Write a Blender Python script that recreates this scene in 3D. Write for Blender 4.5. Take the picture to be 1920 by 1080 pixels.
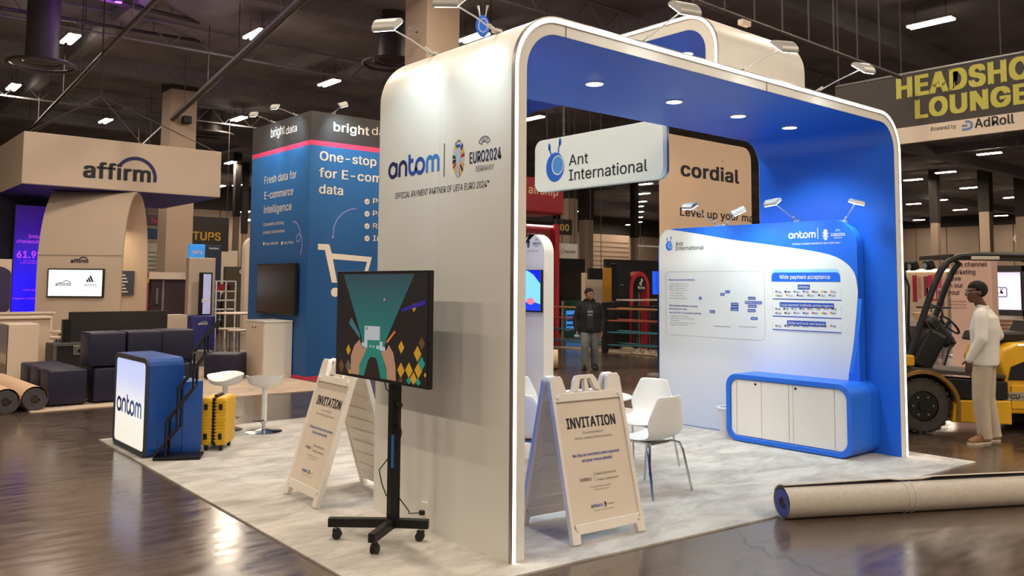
import bpy, bmesh, math, random
from mathutils import Vector, Matrix

for o in list(bpy.data.objects):
    bpy.data.objects.remove(o, do_unlink=True)
SC = bpy.context.scene
COL = SC.collection
R = math.radians
PI = math.pi
random.seed(7)

# ------------------------------------------------------------------ camera
CAMP = Vector((-3.5092, -4.1281, 1.75))
YAW, PITCH, ROLL, FPX, PPX, PPY = 0.8698, 0.0720, 0.0070, 1589.42, 954.9965, 417.6139
CF = Vector((math.cos(YAW) * math.cos(PITCH), math.sin(YAW) * math.cos(PITCH), math.sin(PITCH)))
_r = Vector((math.sin(YAW), -math.cos(YAW), 0))
_u = _r.cross(CF)
CR = _r * math.cos(ROLL) + _u * math.sin(ROLL)
CU = -_r * math.sin(ROLL) + _u * math.cos(ROLL)
cam_data = bpy.data.cameras.new('camera')
cam = bpy.data.objects.new('camera', cam_data)
COL.objects.link(cam)
cam.matrix_world = Matrix(((CR.x, CU.x, -CF.x, CAMP.x), (CR.y, CU.y, -CF.y, CAMP.y), (CR.z, CU.z, -CF.z, CAMP.z), (0, 0, 0, 1)))
cam_data.sensor_width = 36
cam_data.lens = FPX / 1920 * 36
cam_data.shift_x = (960 - PPX) / 1920
cam_data.shift_y = (PPY - 540) / 1920
cam_data.clip_end = 400
SC.camera = cam

# ------------------------------------------------------------------ world, exposure
SC.view_settings.view_transform = 'Standard'
SC.view_settings.look = 'None'
SC.view_settings.gamma = 1
SC.view_settings.use_curve_mapping = False
SC.view_settings.exposure = 0.0
W = bpy.data.worlds.new('hall_ambience')
SC.world = W
W.use_nodes = True
W.node_tree.nodes['Background'].inputs[0].default_value = (1.0, 0.83, 0.68, 1)
W.node_tree.nodes["Background"].inputs[1].default_value = 0.27

def lamp(kind, loc, aim, power, color, parent=None, **kw):
    d = bpy.data.lights.new(kind.lower() + '_lamp', kind)
    d.energy = power
    d.color = color
    for k, v in kw.items():
        setattr(d, k, v)
    o = bpy.data.objects.new(kind.lower() + '_lamp', d)
    COL.objects.link(o)
    q = (Vector(aim) - Vector(loc)).to_track_quat('-Z', 'Y')
    if parent is not None:
        m = Matrix.Translation(Vector(loc)) @ q.to_matrix().to_4x4()
        o.parent = parent
        o.matrix_local = WM(parent).inverted() @ m
    else:
        o.location = loc
        o.rotation_euler = q.to_euler()
    return o

# ------------------------------------------------------------------ rays from measured image points (used once, to find real positions)
def ray(x, y):
    return CF + CR * ((x - PPX) / FPX) - CU * ((y - PPY) / FPX)
def pX(x, y, X):
    d = ray(x, y)
    return CAMP + d * ((X - CAMP.x) / d.x)
def pY(x, y, Y):
    d = ray(x, y)
    return CAMP + d * ((Y - CAMP.y) / d.y)
def pZ(x, y, Z=0.0):
    d = ray(x, y)
    return CAMP + d * ((Z - CAMP.z) / d.z)
def pD(x, y, depth):
    return CAMP + ray(x, y) * depth

# ------------------------------------------------------------------ materials
MATS = {}
def lin(c):
    r = []
    for v in c[:3]:
        v /= 255.0
        r.append(v / 12.92 if v <= 0.04045 else ((v + 0.055) / 1.055) ** 2.4)
    return (*r, 1)
def mat(name, rgb, rough=0.55, metal=0.0, var=0.05, scale=6.0, emit=0.0, ecol=None, bump=0.0, bscale=60, spec=0.5, coat=0.0, alpha=1.0, trans=0.0):
    if name in MATS:
        return MATS[name]
    m = bpy.data.materials.new(name)
    m.use_nodes = True
    nt = m.node_tree
    b = nt.nodes['Principled BSDF']
    c = lin(rgb)
    b.inputs['Roughness'].default_value = rough
    b.inputs['Metallic'].default_value = metal
    b.inputs['Specular IOR Level'].default_value = spec
    b.inputs['Coat Weight'].default_value = coat
    b.inputs['Alpha'].default_value = alpha
    b.inputs['Transmission Weight'].default_value = trans
    tc = nt.nodes.new('ShaderNodeTexCoord')
    if var > 0:
        n = nt.nodes.new('ShaderNodeTexNoise')
        n.inputs['Scale'].default_value = scale
        n.inputs['Detail'].default_value = 3
        nt.links.new(tc.outputs['Object'], n.inputs['Vector'])
        r = nt.nodes.new('ShaderNodeValToRGB')
        r.color_ramp.elements[0].position = 0.3
        r.color_ramp.elements[1].position = 0.7
        r.color_ramp.elements[0].color = (c[0] * (1 - var), c[1] * (1 - var), c[2] * (1 - var), 1)
        r.color_ramp.elements[1].color = (min(1, c[0] * (1 + var)), min(1, c[1] * (1 + var)), min(1, c[2] * (1 + var)), 1)
        nt.links.new(n.outputs['Fac'], r.inputs['Fac'])
        nt.links.new(r.outputs['Color'], b.inputs['Base Color'])
    else:
        b.inputs['Base Color'].default_value = c
    if bump > 0:
        n2 = nt.nodes.new('ShaderNodeTexNoise')
        n2.inputs['Scale'].default_value = bscale
        nt.links.new(tc.outputs['Object'], n2.inputs['Vector'])
        bp = nt.nodes.new('ShaderNodeBump')
        bp.inputs['Strength'].default_value = bump
        bp.inputs['Distance'].default_value = 0.01
        nt.links.new(n2.outputs['Fac'], bp.inputs['Height'])
        nt.links.new(bp.outputs['Normal'], b.inputs['Normal'])
    if emit > 0:
        b.inputs['Emission Color'].default_value = lin(ecol or rgb)
        b.inputs['Emission Strength'].default_value = emit
    MATS[name] = m
    return m

def ramp_mat(name, stops, axis, lo, hi, rough=0.5, emit=0.0):
    """printed colour gradient along one object axis"""
    m = bpy.data.materials.new(name)
    m.use_nodes = True
    nt = m.node_tree
    b = nt.nodes['Principled BSDF']
    b.inputs['Roughness'].default_value = rough
    tc = nt.nodes.new('ShaderNodeTexCoord')
    sp = nt.nodes.new('ShaderNodeSeparateXYZ')
    nt.links.new(tc.outputs['Object'], sp.inputs[0])
    mr = nt.nodes.new('ShaderNodeMapRange')
    mr.inputs['From Min'].default_value = lo
    mr.inputs['From Max'].default_value = hi
    nt.links.new(sp.outputs['XYZ'.index(axis)], mr.inputs['Value'])
    r = nt.nodes.new('ShaderNodeValToRGB')
    while len(r.color_ramp.elements) < len(stops):
        r.color_ramp.elements.new(0.5)
    for e, (p, c) in zip(r.color_ramp.elements, stops):
        e.position = p
        e.color = lin(c)
    nt.links.new(mr.outputs[0], r.inputs['Fac'])
    nt.links.new(r.outputs['Color'], b.inputs['Base Color'])
    if emit > 0:
        nt.links.new(r.outputs['Color'], b.inputs['Emission Color'])
        b.inputs['Emission Strength'].default_value = emit
    MATS[name] = m
    return m

# ------------------------------------------------------------------ mesh collector
def WM(o):
    m = Matrix.Identity(4)
    while o is not None:
        m = Matrix.Translation(o.location) @ o.rotation_euler.to_matrix().to_4x4() @ m
        o = o.parent
    return m

class MB:
    def __init__(s):
        s.bm = bmesh.new()
        s.smooth = False
    def face(s, pts):
        vs = [s.bm.verts.new(Vector(p)) for p in pts]
        return s.bm.faces.new(vs)
    def box(s, a, b, bev=0.0, seg=2):
        a = Vector(a); b = Vector(b)
        c = (a + b) / 2
        return s.obox(c, (abs(b.x - a.x), abs(b.y - a.y), abs(b.z - a.z)), None, bev, seg)
    def obox(s, c, size, rot=None, bev=0.0, seg=2):
        m = Matrix.Translation(Vector(c)) @ (rot.to_4x4() if rot is not None else Matrix.Identity(4)) @ Matrix.Diagonal((size[0], size[1], size[2], 1))
        r = bmesh.ops.create_cube(s.bm, size=1, matrix=m)
        if bev > 0:
            es = set()
            for v in r['verts']:
                for e in v.link_edges:
                    es.add(e)
            bmesh.ops.bevel(s.bm, geom=list(es), offset=bev, segments=seg, affect='EDGES', profile=0.5)
        return s
    def tube(s, p, q, r, r2=None, n=12, cap=True):
        p = Vector(p); q = Vector(q)
        d = (q - p)
        if d.length < 1e-6:
            return s
        rot = d.to_track_quat('Z', 'Y').to_matrix()
        r2 = r if r2 is None else r2
        a = []; b = []
        for i in range(n):
            t = 2 * PI * i / n
            v = Vector((math.cos(t), math.sin(t), 0))
            a.append(s.bm.verts.new(p + rot @ (v * r)))
            b.append(s.bm.verts.new(q + rot @ (v * r2)))
        for i in range(n):
            j = (i + 1) % n
            s.bm.faces.new((a[i], a[j], b[j], b[i]))
        if cap:
            s.bm.faces.new(a[::-1]); s.bm.faces.new(b)
        return s
    def path(s, pts, r, n=8):
        pts = [Vector(p) for p in pts]
        rings = []
        for i, p in enumerate(pts):
            d = (pts[min(i + 1, len(pts) - 1)] - pts[max(i - 1, 0)]).normalized()
            if i == 0:
                rot = d.to_track_quat('Z', 'Y').to_matrix()
            else:
                z0 = rot.col[2]
                rot = (z0.rotation_difference(d)).to_matrix() @ rot
            rr = r[i] if isinstance(r, (list, tuple)) else r
            rings.append([s.bm.verts.new(p + rot @ (Vector((math.cos(2 * PI * k / n), math.sin(2 * PI * k / n), 0)) * rr)) for k in range(n)])
        for a, b in zip(rings, rings[1:]):
            for k in range(n):
                j = (k + 1) % n
                s.bm.faces.new((a[k], a[j], b[j], b[k]))
        s.bm.faces.new(rings[0][::-1]); s.bm.faces.new(rings[-1])
        return s
    def lathe(s, prof, c=(0, 0, 0), n=24, sx=1, sy=1):
        c = Vector(c)
        rings = []
        for r, z in prof:
            if r < 1e-5:
                rings.append([s.bm.verts.new(c + Vector((0, 0, z)))])
            else:
                rings.append([s.bm.verts.new(c + Vector((r * sx * math.cos(2 * PI * k / n), r * sy * math.sin(2 * PI * k / n), z))) for k in range(n)])
        for a, b in zip(rings, rings[1:]):
            for k in range(n):
                j = (k + 1) % n
                if len(a) == 1 and len(b) == 1:
                    break
                if len(a) == 1:
                    s.bm.faces.new((a[0], b[j], b[k]))
                elif len(b) == 1:
                    s.bm.faces.new((a[k], a[j], b[0]))
                else:
                    s.bm.faces.new((a[k], a[j], b[j], b[k]))
        if len(rings[0]) > 1:
            s.bm.faces.new(rings[0][::-1])
        if len(rings[-1]) > 1:
            s.bm.faces.new(rings[-1])
        return s
    def prism(s, poly, fn, h0, h1):
        """poly: 2-D points, fn(u, v, h) -> 3-D"""
        a = [s.bm.verts.new(Vector(fn(u, v, h0))) for u, v in poly]
        b = [s.bm.verts.new(Vector(fn(u, v, h1))) for u, v in poly]
        n = len(poly)
        s.bm.faces.new(a[::-1]); s.bm.faces.new(b)
        for i in range(n):
            j = (i + 1) % n
            s.bm.faces.new((a[i], a[j], b[j], b[i]))
        return s
    def band(s, outer, inner, fn, h0, h1, closed=False):
        """solid strip between two 2-D polylines of equal length, extruded"""
        A = [[s.bm.verts.new(Vector(fn(u, v, h))) for u, v in L] for L in (outer, inner) for h in (h0, h1)]
        oa, ob, ia, ib = A
        n = len(outer)
        rng = range(n if closed else n - 1)
        for i in rng:
            j = (i + 1) % n
            s.bm.faces.new((oa[i], oa[j], ob[j], ob[i]))
            s.bm.faces.new((ia[j], ia[i], ib[i], ib[j]))
            s.bm.faces.new((oa[j], oa[i], ia[i], ia[j]))
            s.bm.faces.new((ob[i], ob[j], ib[j], ib[i]))
        if not closed:
            for k in (0, n - 1):
                s.bm.faces.new((oa[k], ob[k], ib[k], ia[k]))
        return s
    def sphere(s, c, r, sx=1, sy=1, sz=1, u=16, v=10):
        m = Matrix.Translation(Vector(c)) @ Matrix.Diagonal((r * sx, r * sy, r * sz, 1))
        bmesh.ops.create_uvsphere(s.bm, u_segments=u, v_segments=v, radius=1, matrix=m)
        return s
    def torus(s, c, R1, r, rot=None, n=28, m=8, a0=0, a1=2 * PI, sy=1):
        rot = rot if rot is not None else Matrix.Identity(3)
        full = abs(a1 - a0 - 2 * PI) < 1e-4
        rings = []
        cnt = n if full else n + 1
        for i in range(cnt):
            t = a0 + (a1 - a0) * i / n
            d = Vector((math.cos(t), math.sin(t), 0))
            rings.append([s.bm.verts.new(Vector(c) + rot @ (Vector((d.x * R1, d.y * R1 * sy, 0)) + d * r * math.cos(2 * PI * k / m) + Vector((0, 0, r * math.sin(2 * PI * k / m))))) for k in range(m)])
        for i in range(cnt if full else cnt - 1):
            a = rings[i]; b = rings[(i + 1) % cnt]
            for k in range(m):
                j = (k + 1) % m
                s.bm.faces.new((a[k], b[k], b[j], a[j]))
        return s
    def build(s, name, material, parent=None, smooth=False, world=True, bevel=0.0, recalc=True, autosmooth=True):
        if recalc:
            bmesh.ops.recalc_face_normals(s.bm, faces=s.bm.faces[:])
        me = bpy.data.meshes.new(name)
        s.bm.to_mesh(me)
        s.bm.free()
        return link_mesh(me, name, material, parent, smooth, world, bevel)

def link_mesh(me, name, material, parent=None, smooth=False, world=True, bevel=0.0):
    if parent is not None and world:
        me.transform(WM(parent).inverted())
    if smooth:
        me.polygons.foreach_set('use_smooth', [True] * len(me.polygons))
        try:
            me.set_sharp_from_angle(angle=R(40))
        except Exception:
            pass
    me.materials.append(material)
    o = bpy.data.objects.new(name, me)
    COL.objects.link(o)
    if parent is not None:
        o.parent = parent
    if bevel > 0:
        b = o.modifiers.new('edge', 'BEVEL')
        b.width = bevel
        b.segments = 2
        b.limit_method = 'ANGLE'
    return o

def thing(name, label, cat, loc=(0, 0, 0), rz=0.0, group=None):
    o = bpy.data.objects.new(name, None)
    COL.objects.link(o)
    o.empty_display_size = 0.1
    o.location = loc
    o.rotation_euler = (0, 0, rz)
    o['label'] = label
    o['category'] = cat
    if group:
        o['group'] = group
    return o
def tag(o, label, cat, group=None):
    o['label'] = label
    o['category'] = cat
    if group:
        o['group'] = group
    return o
def struct(o):
    o['kind'] = 'structure'
    return o
def copy_tree(o, parent=None):
    c = o.copy()
    COL.objects.link(c)
    c.parent = parent
    for ch in list(o.children):
        copy_tree(ch, c)
    return c
def place(o, loc, rz, label, group=None):
    c = copy_tree(o)
    c.location = loc
    c.rotation_euler = (0, 0, rz)
    c['label'] = label
    if group:
        c['group'] = group
    return c

# ------------------------------------------------------------------ 2-D outlines
def arc(cx, cy, r, a0, a1, n=8, ry=None):
    ry = r if ry is None else ry
    return [(cx + r * math.cos(a0 + (a1 - a0) * i / n), cy + ry * math.sin(a0 + (a1 - a0) * i / n)) for i in range(n + 1)]
def rrect(x0, y0, x1, y1, r, n=6, corners=(1, 1, 1, 1)):
    """corners: bottom-left, bottom-right, top-right, top-left"""
    P = []
    for (cx, cy, a, k, sx, sy) in ((x0, y0, PI, 0, 1, 1), (x1, y0, 1.5 * PI, 1, -1, 1), (x1, y1, 0, 2, -1, -1), (x0, y1, 0.5 * PI, 3, 1, -1)):
        rr = r * corners[k]
        if rr <= 0:
            P.append((cx, cy))
        else:
            P += arc(cx + sx * rr, cy + sy * rr, rr, a, a + PI / 2, n)
    return P

def smooth_curve(pts, k=5):
    out = []
    for i in range(len(pts) - 1):
        p0 = pts[max(i - 1, 0)]; p1 = pts[i]; p2 = pts[i + 1]; p3 = pts[min(i + 2, len(pts) - 1)]
        for j in range(k):
            t = j / k
            out.append(tuple(0.5 * (2 * b + (c - a) * t + (2 * a - 5 * b + 4 * c - d) * t * t + (3 * b - a - 3 * c + d) * t ** 3) for a, b, c, d in zip(p0, p1, p2, p3)))
    out.append(tuple(pts[-1]))
    return out

# ------------------------------------------------------------------ flat print and lettering on a plane
def fX(X):                        # plane facing -X, u runs towards -Y
    return lambda u, v, h: (X - h, -u, v)
def fY(Y):                        # plane facing -Y, u runs towards +X
    return lambda u, v, h: (u, Y - h, v)
def fW(fn):                       # the same face written as (origin, right, up, normal)
    o = Vector(fn(0, 0, 0))
    return o, Vector(fn(1, 0, 0)) - o, Vector(fn(0, 1, 0)) - o, Vector(fn(0, 0, 1)) - o

class Flat:
    """flat print: polygons and strokes lying h above the plane fn"""
    def __init__(s, fn, h=0.002):
        s.fn = fn; s.h = h; s.bm = bmesh.new()
    def poly(s, pts):
        vs = [s.bm.verts.new(Vector(s.fn(u, v, s.h))) for u, v in pts]
        s.bm.faces.new(vs)
        return s
    def rect(s, u0, v0, u1, v1):
        return s.poly([(u0, v0), (u1, v0), (u1, v1), (u0, v1)])
    def ell(s, cu, cv, ru, rv=None, n=28, a0=0, a1=2 * PI):
        full = abs(a1 - a0 - 2 * PI) < 1e-4
        return s.poly(arc(cu, cv, ru, a0, a1, n, rv)[:n if full else n + 1])
    def stroke(s, pts, w, closed=False):
        s.h += 0.0002
        n = len(pts)
        L = []; Q = []
        for i in range(n):
            a = Vector(pts[(i - 1) % n] if (closed or i > 0) else pts[i])
            b = Vector(pts[(i + 1) % n] if (closed or i < n - 1) else pts[i])
            d = (b - a)
            d = d.normalized() if d.length > 1e-9 else Vector((1, 0))
            nn = Vector((-d.y, d.x))
            c = Vector(pts[i])
            L.append(s.bm.verts.new(Vector(s.fn(*(c + nn * w / 2), s.h))))
            Q.append(s.bm.verts.new(Vector(s.fn(*(c - nn * w / 2), s.h))))
        for i in range(n if closed else n - 1):
            j = (i + 1) % n
            s.bm.faces.new((L[i], Q[i], Q[j], L[j]))
        return s
    def build(s, name, material, parent, smooth=False):
        me = bpy.data.meshes.new(name)
        n = fW(s.fn)[3]
        s.bm.normal_update()
        for f in s.bm.faces:
            if f.normal.dot(n) < 0:
                f.normal_flip()
        s.bm.to_mesh(me)
        s.bm.free()
        return link_mesh(me, name, material, parent)

FONT = None
try:
    import os
    _p = os.path.join(bpy.utils.resource_path('LOCAL'), 'datafiles', 'fonts', 'Inter.woff2')
    if os.path.exists(_p):
        FONT = bpy.data.fonts.load(_p)
except Exception:
    FONT = None

def text_mesh(s, bold=0.0):
    cu = bpy.data.curves.new('lettering', 'FONT')
    cu.body = s
    cu.size = 1
    if FONT is not None:
        cu.font = FONT
    cu.space_character = 1.0 + bold * 1.1
    cu.resolution_u = 3
    cu.fill_mode = 'FRONT'
    ob = bpy.data.objects.new('lettering', cu)
    me = bpy.data.meshes.new_from_object(ob)
    bpy.data.objects.remove(ob)
    bpy.data.curves.remove(cu)
    return me

TCACHE = {}
def text(s, fn, u0, v0, u1, h, material, parent, bold=0.0, lift=0.002, v1=None, name='lettering', depth=0.0):
    """write s from (u0, v0) to (u1, v1 or v0) on plane fn; h = height of a capital letter"""
    key = (s, bold)
    if key not in TCACHE:
        me = text_mesh(s, bold)
        cap = text_mesh('H', bold)
        ch = max(v.co.y for v in cap.vertices)
        vs = [tuple(v.co) for v in me.vertices]; ps = [tuple(p.vertices) for p in me.polygons]
        if bold > 0:
            # a heavier weight: the same glyphs laid over each other a hair apart
            q = bold * 0.55
            V0, P0_ = vs, ps
            vs = []; ps = []
            for k, (dx, dy) in enumerate(((-q, -q * 0.5), (q, -q * 0.5), (-q, q * 0.5), (q, q * 0.5), (0, 0))):
                o_ = len(vs)
                vs += [(x + dx, y + dy, 0.00012 * k) for x, y, z in V0]
                ps += [tuple(i + o_ for i in p) for p in P0_]
        TCACHE[key] = (vs, ps, ch)
    V, P, ch = TCACHE[key]
    if not V:
        return None
    x0 = min(v[0] for v in V); x1 = max(v[0] for v in V)
    v1 = v0 if v1 is None else v1
    out = []
    for x, y, z in V:
        t = (x - x0) / (x1 - x0)
        out.append(Vector(fn(u0 + (u1 - u0) * t, v0 + (v1 - v0) * t + y / ch * h, lift + depth + z)))
    me = bpy.data.meshes.new(name)
    me.from_pydata(out, [], P)
    me.update()
    n = fW(fn)[3]
    if me.polygons and sum(p.normal.dot(n) for p in me.polygons) < 0:
        me.flip_normals()
    return link_mesh(me, name, material, parent)

# ------------------------------------------------------------------ common materials
white_lam = mat('white_laminate', (232, 229, 221), 0.42, var=0.02, scale=2)
white_pl = mat('white_plastic', (238, 236, 228), 0.38, var=0.02)
tan_lam = mat('cream_laminate', (222, 204, 184), 0.5, var=0.03, scale=2)
blue_lam = mat('royal_blue_laminate', (32, 108, 224), 0.42, var=0.04, scale=1.5)
blue_dk = mat('deep_blue_laminate', (22, 78, 160), 0.35, var=0.04)
black_m = mat('black_metal', (14, 13, 14), 0.45, metal=0.2, var=0.1)
black_p = mat('black_plastic', (18, 18, 20), 0.5, var=0.08)
chrome = mat('chrome', (200, 200, 200), 0.12, metal=1.0, var=0.02)
steel = mat('brushed_steel', (170, 168, 162), 0.3, metal=0.9, var=0.06)
navy_fab = mat('navy_leatherette', (22, 22, 50), 0.5, var=0.12, bump=0.15)
ink = mat('black_ink', (28, 26, 34), 0.6, var=0)
ink_grey = mat('grey_ink', (120, 114, 108), 0.6, var=0)
ink_navy = mat('navy_ink', (28, 38, 96), 0.6, var=0)
ink_blue = mat('blue_ink', (38, 80, 175), 0.6, var=0)
ink_sky = mat('sky_blue_ink', (58, 132, 214), 0.6, var=0)
ink_white = mat('white_ink', (240, 238, 232), 0.6, var=0)
led_m = mat('led_strip_light', (255, 255, 252), 0.5, var=0, emit=7.0, ecol=(255, 250, 240))
glow_w = mat('lamp_lens_light', (255, 255, 255), 0.4, var=0, emit=14.0, ecol=(255, 252, 244))
# ================================================================== the hall
def floor_mat():
    m = bpy.data.materials.new('polished_brown_concrete')
    m.use_nodes = True
    nt = m.node_tree
    b = nt.nodes['Principled BSDF']
    tc = nt.nodes.new('ShaderNodeTexCoord')
    n1 = nt.nodes.new('ShaderNodeTexNoise'); n1.inputs['Scale'].default_value = 0.35; n1.inputs['Detail'].default_value = 6; n1.inputs['Roughness'].default_value = 0.62
    n2 = nt.nodes.new('ShaderNodeTexNoise'); n2.inputs['Scale'].default_value = 5; n2.inputs['Detail'].default_value = 8
    mp = nt.nodes.new('ShaderNodeMapping')
    mp.inputs['Rotation'].default_value = (0, 0, 0.6)
    mp.inputs['Scale'].default_value = (0.6, 2.6, 1)
    nt.links.new(tc.outputs['Object'], mp.inputs['Vector'])
    nt.links.new(tc.outputs['Object'], n1.inputs['Vector'])
    nt.links.new(mp.outputs['Vector'], n2.inputs['Vector'])
    mx = nt.nodes.new('ShaderNodeMath'); mx.operation = 'MULTIPLY_ADD'
    mx.inputs[1].default_value = 0.45
    nt.links.new(n2.outputs['Fac'], mx.inputs[0])
    nt.links.new(n1.outputs['Fac'], mx.inputs[2])
    r = nt.nodes.new('ShaderNodeValToRGB')
    r.color_ramp.elements[0].position = 0.5; r.color_ramp.elements[0].color = lin((62, 50, 43))
    r.color_ramp.elements[1].position = 0.95; r.color_ramp.elements[1].color = lin((104, 88, 76))
    nt.links.new(mx.outputs[0], r.inputs['Fac'])
    # thin cracks
    vo = nt.nodes.new('ShaderNodeTexVoronoi'); vo.feature = 'DISTANCE_TO_EDGE'; vo.inputs['Scale'].default_value = 0.33
    n3 = nt.nodes.new('ShaderNodeTexNoise'); n3.inputs['Scale'].default_value = 1.3; n3.inputs['Detail'].default_value = 5
    nt.links.new(tc.outputs['Object'], n3.inputs['Vector'])
    ad = nt.nodes.new('ShaderNodeVectorMath'); ad.operation = 'MULTIPLY_ADD'
    ad.inputs[1].default_value = (1.2, 1.2, 0)
    nt.links.new(n3.outputs['Color'], ad.inputs[0]); nt.links.new(tc.outputs['Object'], ad.inputs[2])
    nt.links.new(ad.outputs[0], vo.inputs['Vector'])
    lt = nt.nodes.new('ShaderNodeMath'); lt.operation = 'LESS_THAN'; lt.inputs[1].default_value = 0.0022
    nt.links.new(vo.outputs['Distance'], lt.inputs[0])
    mc = nt.nodes.new('ShaderNodeMix'); mc.data_type = 'RGBA'
    mc.inputs[7].default_value = lin((52, 42, 36))
    nt.links.new(lt.outputs[0], mc.inputs[0]); nt.links.new(r.outputs['Color'], mc.inputs[6])
    nt.links.new(mc.outputs[2], b.inputs['Base Color'])
    rr = nt.nodes.new('ShaderNodeMapRange')
    rr.inputs['From Min'].default_value = 0.35; rr.inputs['From Max'].default_value = 0.7
    rr.inputs['To Min'].default_value = 0.13; rr.inputs['To Max'].default_value = 0.24
    nt.links.new(n2.outputs['Fac'], rr.inputs['Value'])
    nt.links.new(rr.outputs[0], b.inputs['Roughness'])
    bp = nt.nodes.new('ShaderNodeBump'); bp.inputs['Strength'].default_value = 0.018; bp.inputs['Distance'].default_value = 0.02
    nt.links.new(n2.outputs['Fac'], bp.inputs['Height']); nt.links.new(bp.outputs['Normal'], b.inputs['Normal'])
    b.inputs['Specular IOR Level'].default_value = 0.7
    return m

XM, YM, ZC = 92.0, 62.0, 9.4
struct(MB().box((-30, -30, -0.3), (XM + 1, YM + 1, 0)).build('floor', floor_mat()))
ceil_dark = mat('dark_painted_ceiling', (132, 128, 134), 0.9, var=0.35, scale=0.5)
struct(MB().box((-30, -30, ZC), (XM + 1, YM + 1, ZC + 0.3)).build('ceiling', ceil_dark))
hallwall = mat('beige_hall_wall', (146, 127, 110), 0.8, var=0.06, scale=0.4)
hallupper = mat('dark_upper_wall', (52, 46, 42), 0.85, var=0.1)
w1 = struct(MB().box((XM, -30, 0), (XM + 0.4, YM, ZC)).build('wall_right', hallupper))
w2 = struct(MB().box((-30, YM, 0), (XM, YM + 0.4, ZC)).build('wall_back', hallupper))
# beige lower wall panels with recessed joints
k = 0
for i in range(26):
    y0 = -24 + i * 3.3
    MB().box((XM - 0.12, y0 + 0.04, 0), (XM - 0.002, y0 + 3.26, 8.2)).build('wall_panel', hallwall, w1)
for i in range(35):
    x0 = -24 + i * 3.3
    MB().box((x0 + 0.04, YM - 0.12, 0), (x0 + 3.26, YM - 0.002, 7.4)).build('wall_panel', hallwall, w2)
# deep beams under the ceiling
beam_m = mat('dark_steel_beam', (134, 130, 136), 0.7, var=0.15)
n = 1
for y in (7.5, 16.0, 26.5, 38.0, 50.0):
    struct(MB().box((-30, y, ZC - 0.55), (XM, y + 0.45, ZC)).build('trim_%d' % n, beam_m)); n += 1
for x in (-6.0, 3.0, 14.5, 28.0, 44.0):
    struct(MB().box((x, -30, ZC - 0.4), (x + 0.35, YM, ZC)).build('trim_%d' % n, beam_m)); n += 1
# open truss joists
for i, y in enumerate((3.0, 11.5, 21.0, 32.0)):
    b = MB()
    for z in (ZC - 0.75, ZC - 0.1):
        b.tube((-20, y, z), (50, y, z), 0.035, n=6)
    x = -20
    while x < 50:
        b.tube((x, y, ZC - 0.1), (x + 0.6, y, ZC - 0.75), 0.018, n=5, cap=False)
        b.tube((x + 0.6, y, ZC - 0.75), (x + 1.2, y, ZC - 0.1), 0.018, n=5, cap=False)
        x += 1.2
    tag(b.build('ceiling_truss', beam_m), ['dark open web truss nearest the camera under the ceiling', 'dark open web truss over the middle of the booth row', 'dark open web truss above the blue tower', 'farthest dark open web truss near the back wall'][i], 'truss', 'ceiling trusses')
pipe_m = mat('painted_pipe', (62, 55, 56), 0.55, var=0.1)
def pipe(a, b, r, label, name='ceiling_pipe', m=pipe_m, hang=True):
    t = thing(name, label, 'pipe', a, 0, 'pipes under the ceiling')
    MB().tube(a, b, r, n=10).build('tube', m, t, smooth=True)
    if hang:
        d = Vector(b) - Vector(a)
        for k in range(1, 8):
            p = Vector(a) + d * (k / 8)
            if p.z < ZC - 0.1:
                MB().tube(p, (p.x, p.y, ZC), 0.012, n=5).build('hanger_rod', m, t)
    return t
pipe(pD(0, 15, 20), pD(480, 95, 30), 0.05, 'thin grey purple pipe crossing the ceiling at upper left')
pipe(pD(330, -40, 14), pD(40, 260, 38), 0.05, 'long diagonal pipe running back from top left of picture')
pipe(pD(640, -70, 15), pD(240, 300, 42), 0.10, 'wide dark duct pipe running back beside the left column', 'ceiling_duct')
pipe(pD(1300, 0, 11), pD(1690, 145, 13.8), 0.03, 'thin rail running down to the yellow lettered banner')
pipe(pD(1290, -20, 15), pD(1920, -40, 21), 0.12, 'round duct crossing the ceiling at top right', 'ceiling_duct')
t = thing('violet_spotlight', 'violet stage spotlight hung under the ceiling at upper left', 'spotlight', pD(222, 4, 21))
c = pD(222, 4, 21)
MB().tube(c, c + Vector((0.0, 0.0, 0.28)), 0.09, 0.11, n=16).build('lamp_can', mat('lamp_can_black', (24, 22, 26), 0.5), t, smooth=True)
MB().tube(c + Vector((0, 0, -0.004)), c + Vector((0, 0, 0.006)), 0.085, n=16).build('lamp_glass', mat('violet_glass_light', (150, 70, 255), 0.4, var=0, emit=6.0), t)
MB().tube(c + Vector((0, 0, 0.28)), (c.x, c.y, ZC), 0.012, n=5).build('hanger_rod', pipe_m, t)
lamp('POINT', c + Vector((0.1, -0.1, -0.15)), c, 55, (0.45, 0.12, 1.0), t, shadow_soft_size=0.08)
pipe(pD(150, -12, 20), pD(400, 48, 26), 0.06, 'thin pipe lit violet at the upper left of the ceiling')
# round diffusers
for i, (x, y, d, r) in enumerate(((78, 122, 21, 0.75), (395, 252, 38, 1.0), (735, 120, 24, 0.8))):
    c = pD(x, y, d)
    t = thing('air_diffuser', ['large round air diffuser ring at upper left of ceiling', 'round air diffuser ring behind the cream column', 'round air diffuser behind the lettered column CB43'][i], 'diffuser', c, 0, 'round air diffusers')
    MB().torus(c, r, 0.05).build('outer_ring', pipe_m, t, smooth=True)
    MB().torus(c + Vector((0, 0, 0.08)), r * 0.62, 0.035).build('inner_ring', pipe_m, t, smooth=True)
    MB().tube(c + Vector((0, 0, 0.1)), (c.x, c.y, ZC - 0.002), r * 0.5, n=20).build('duct_collar', pipe_m, t, smooth=True)
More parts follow.
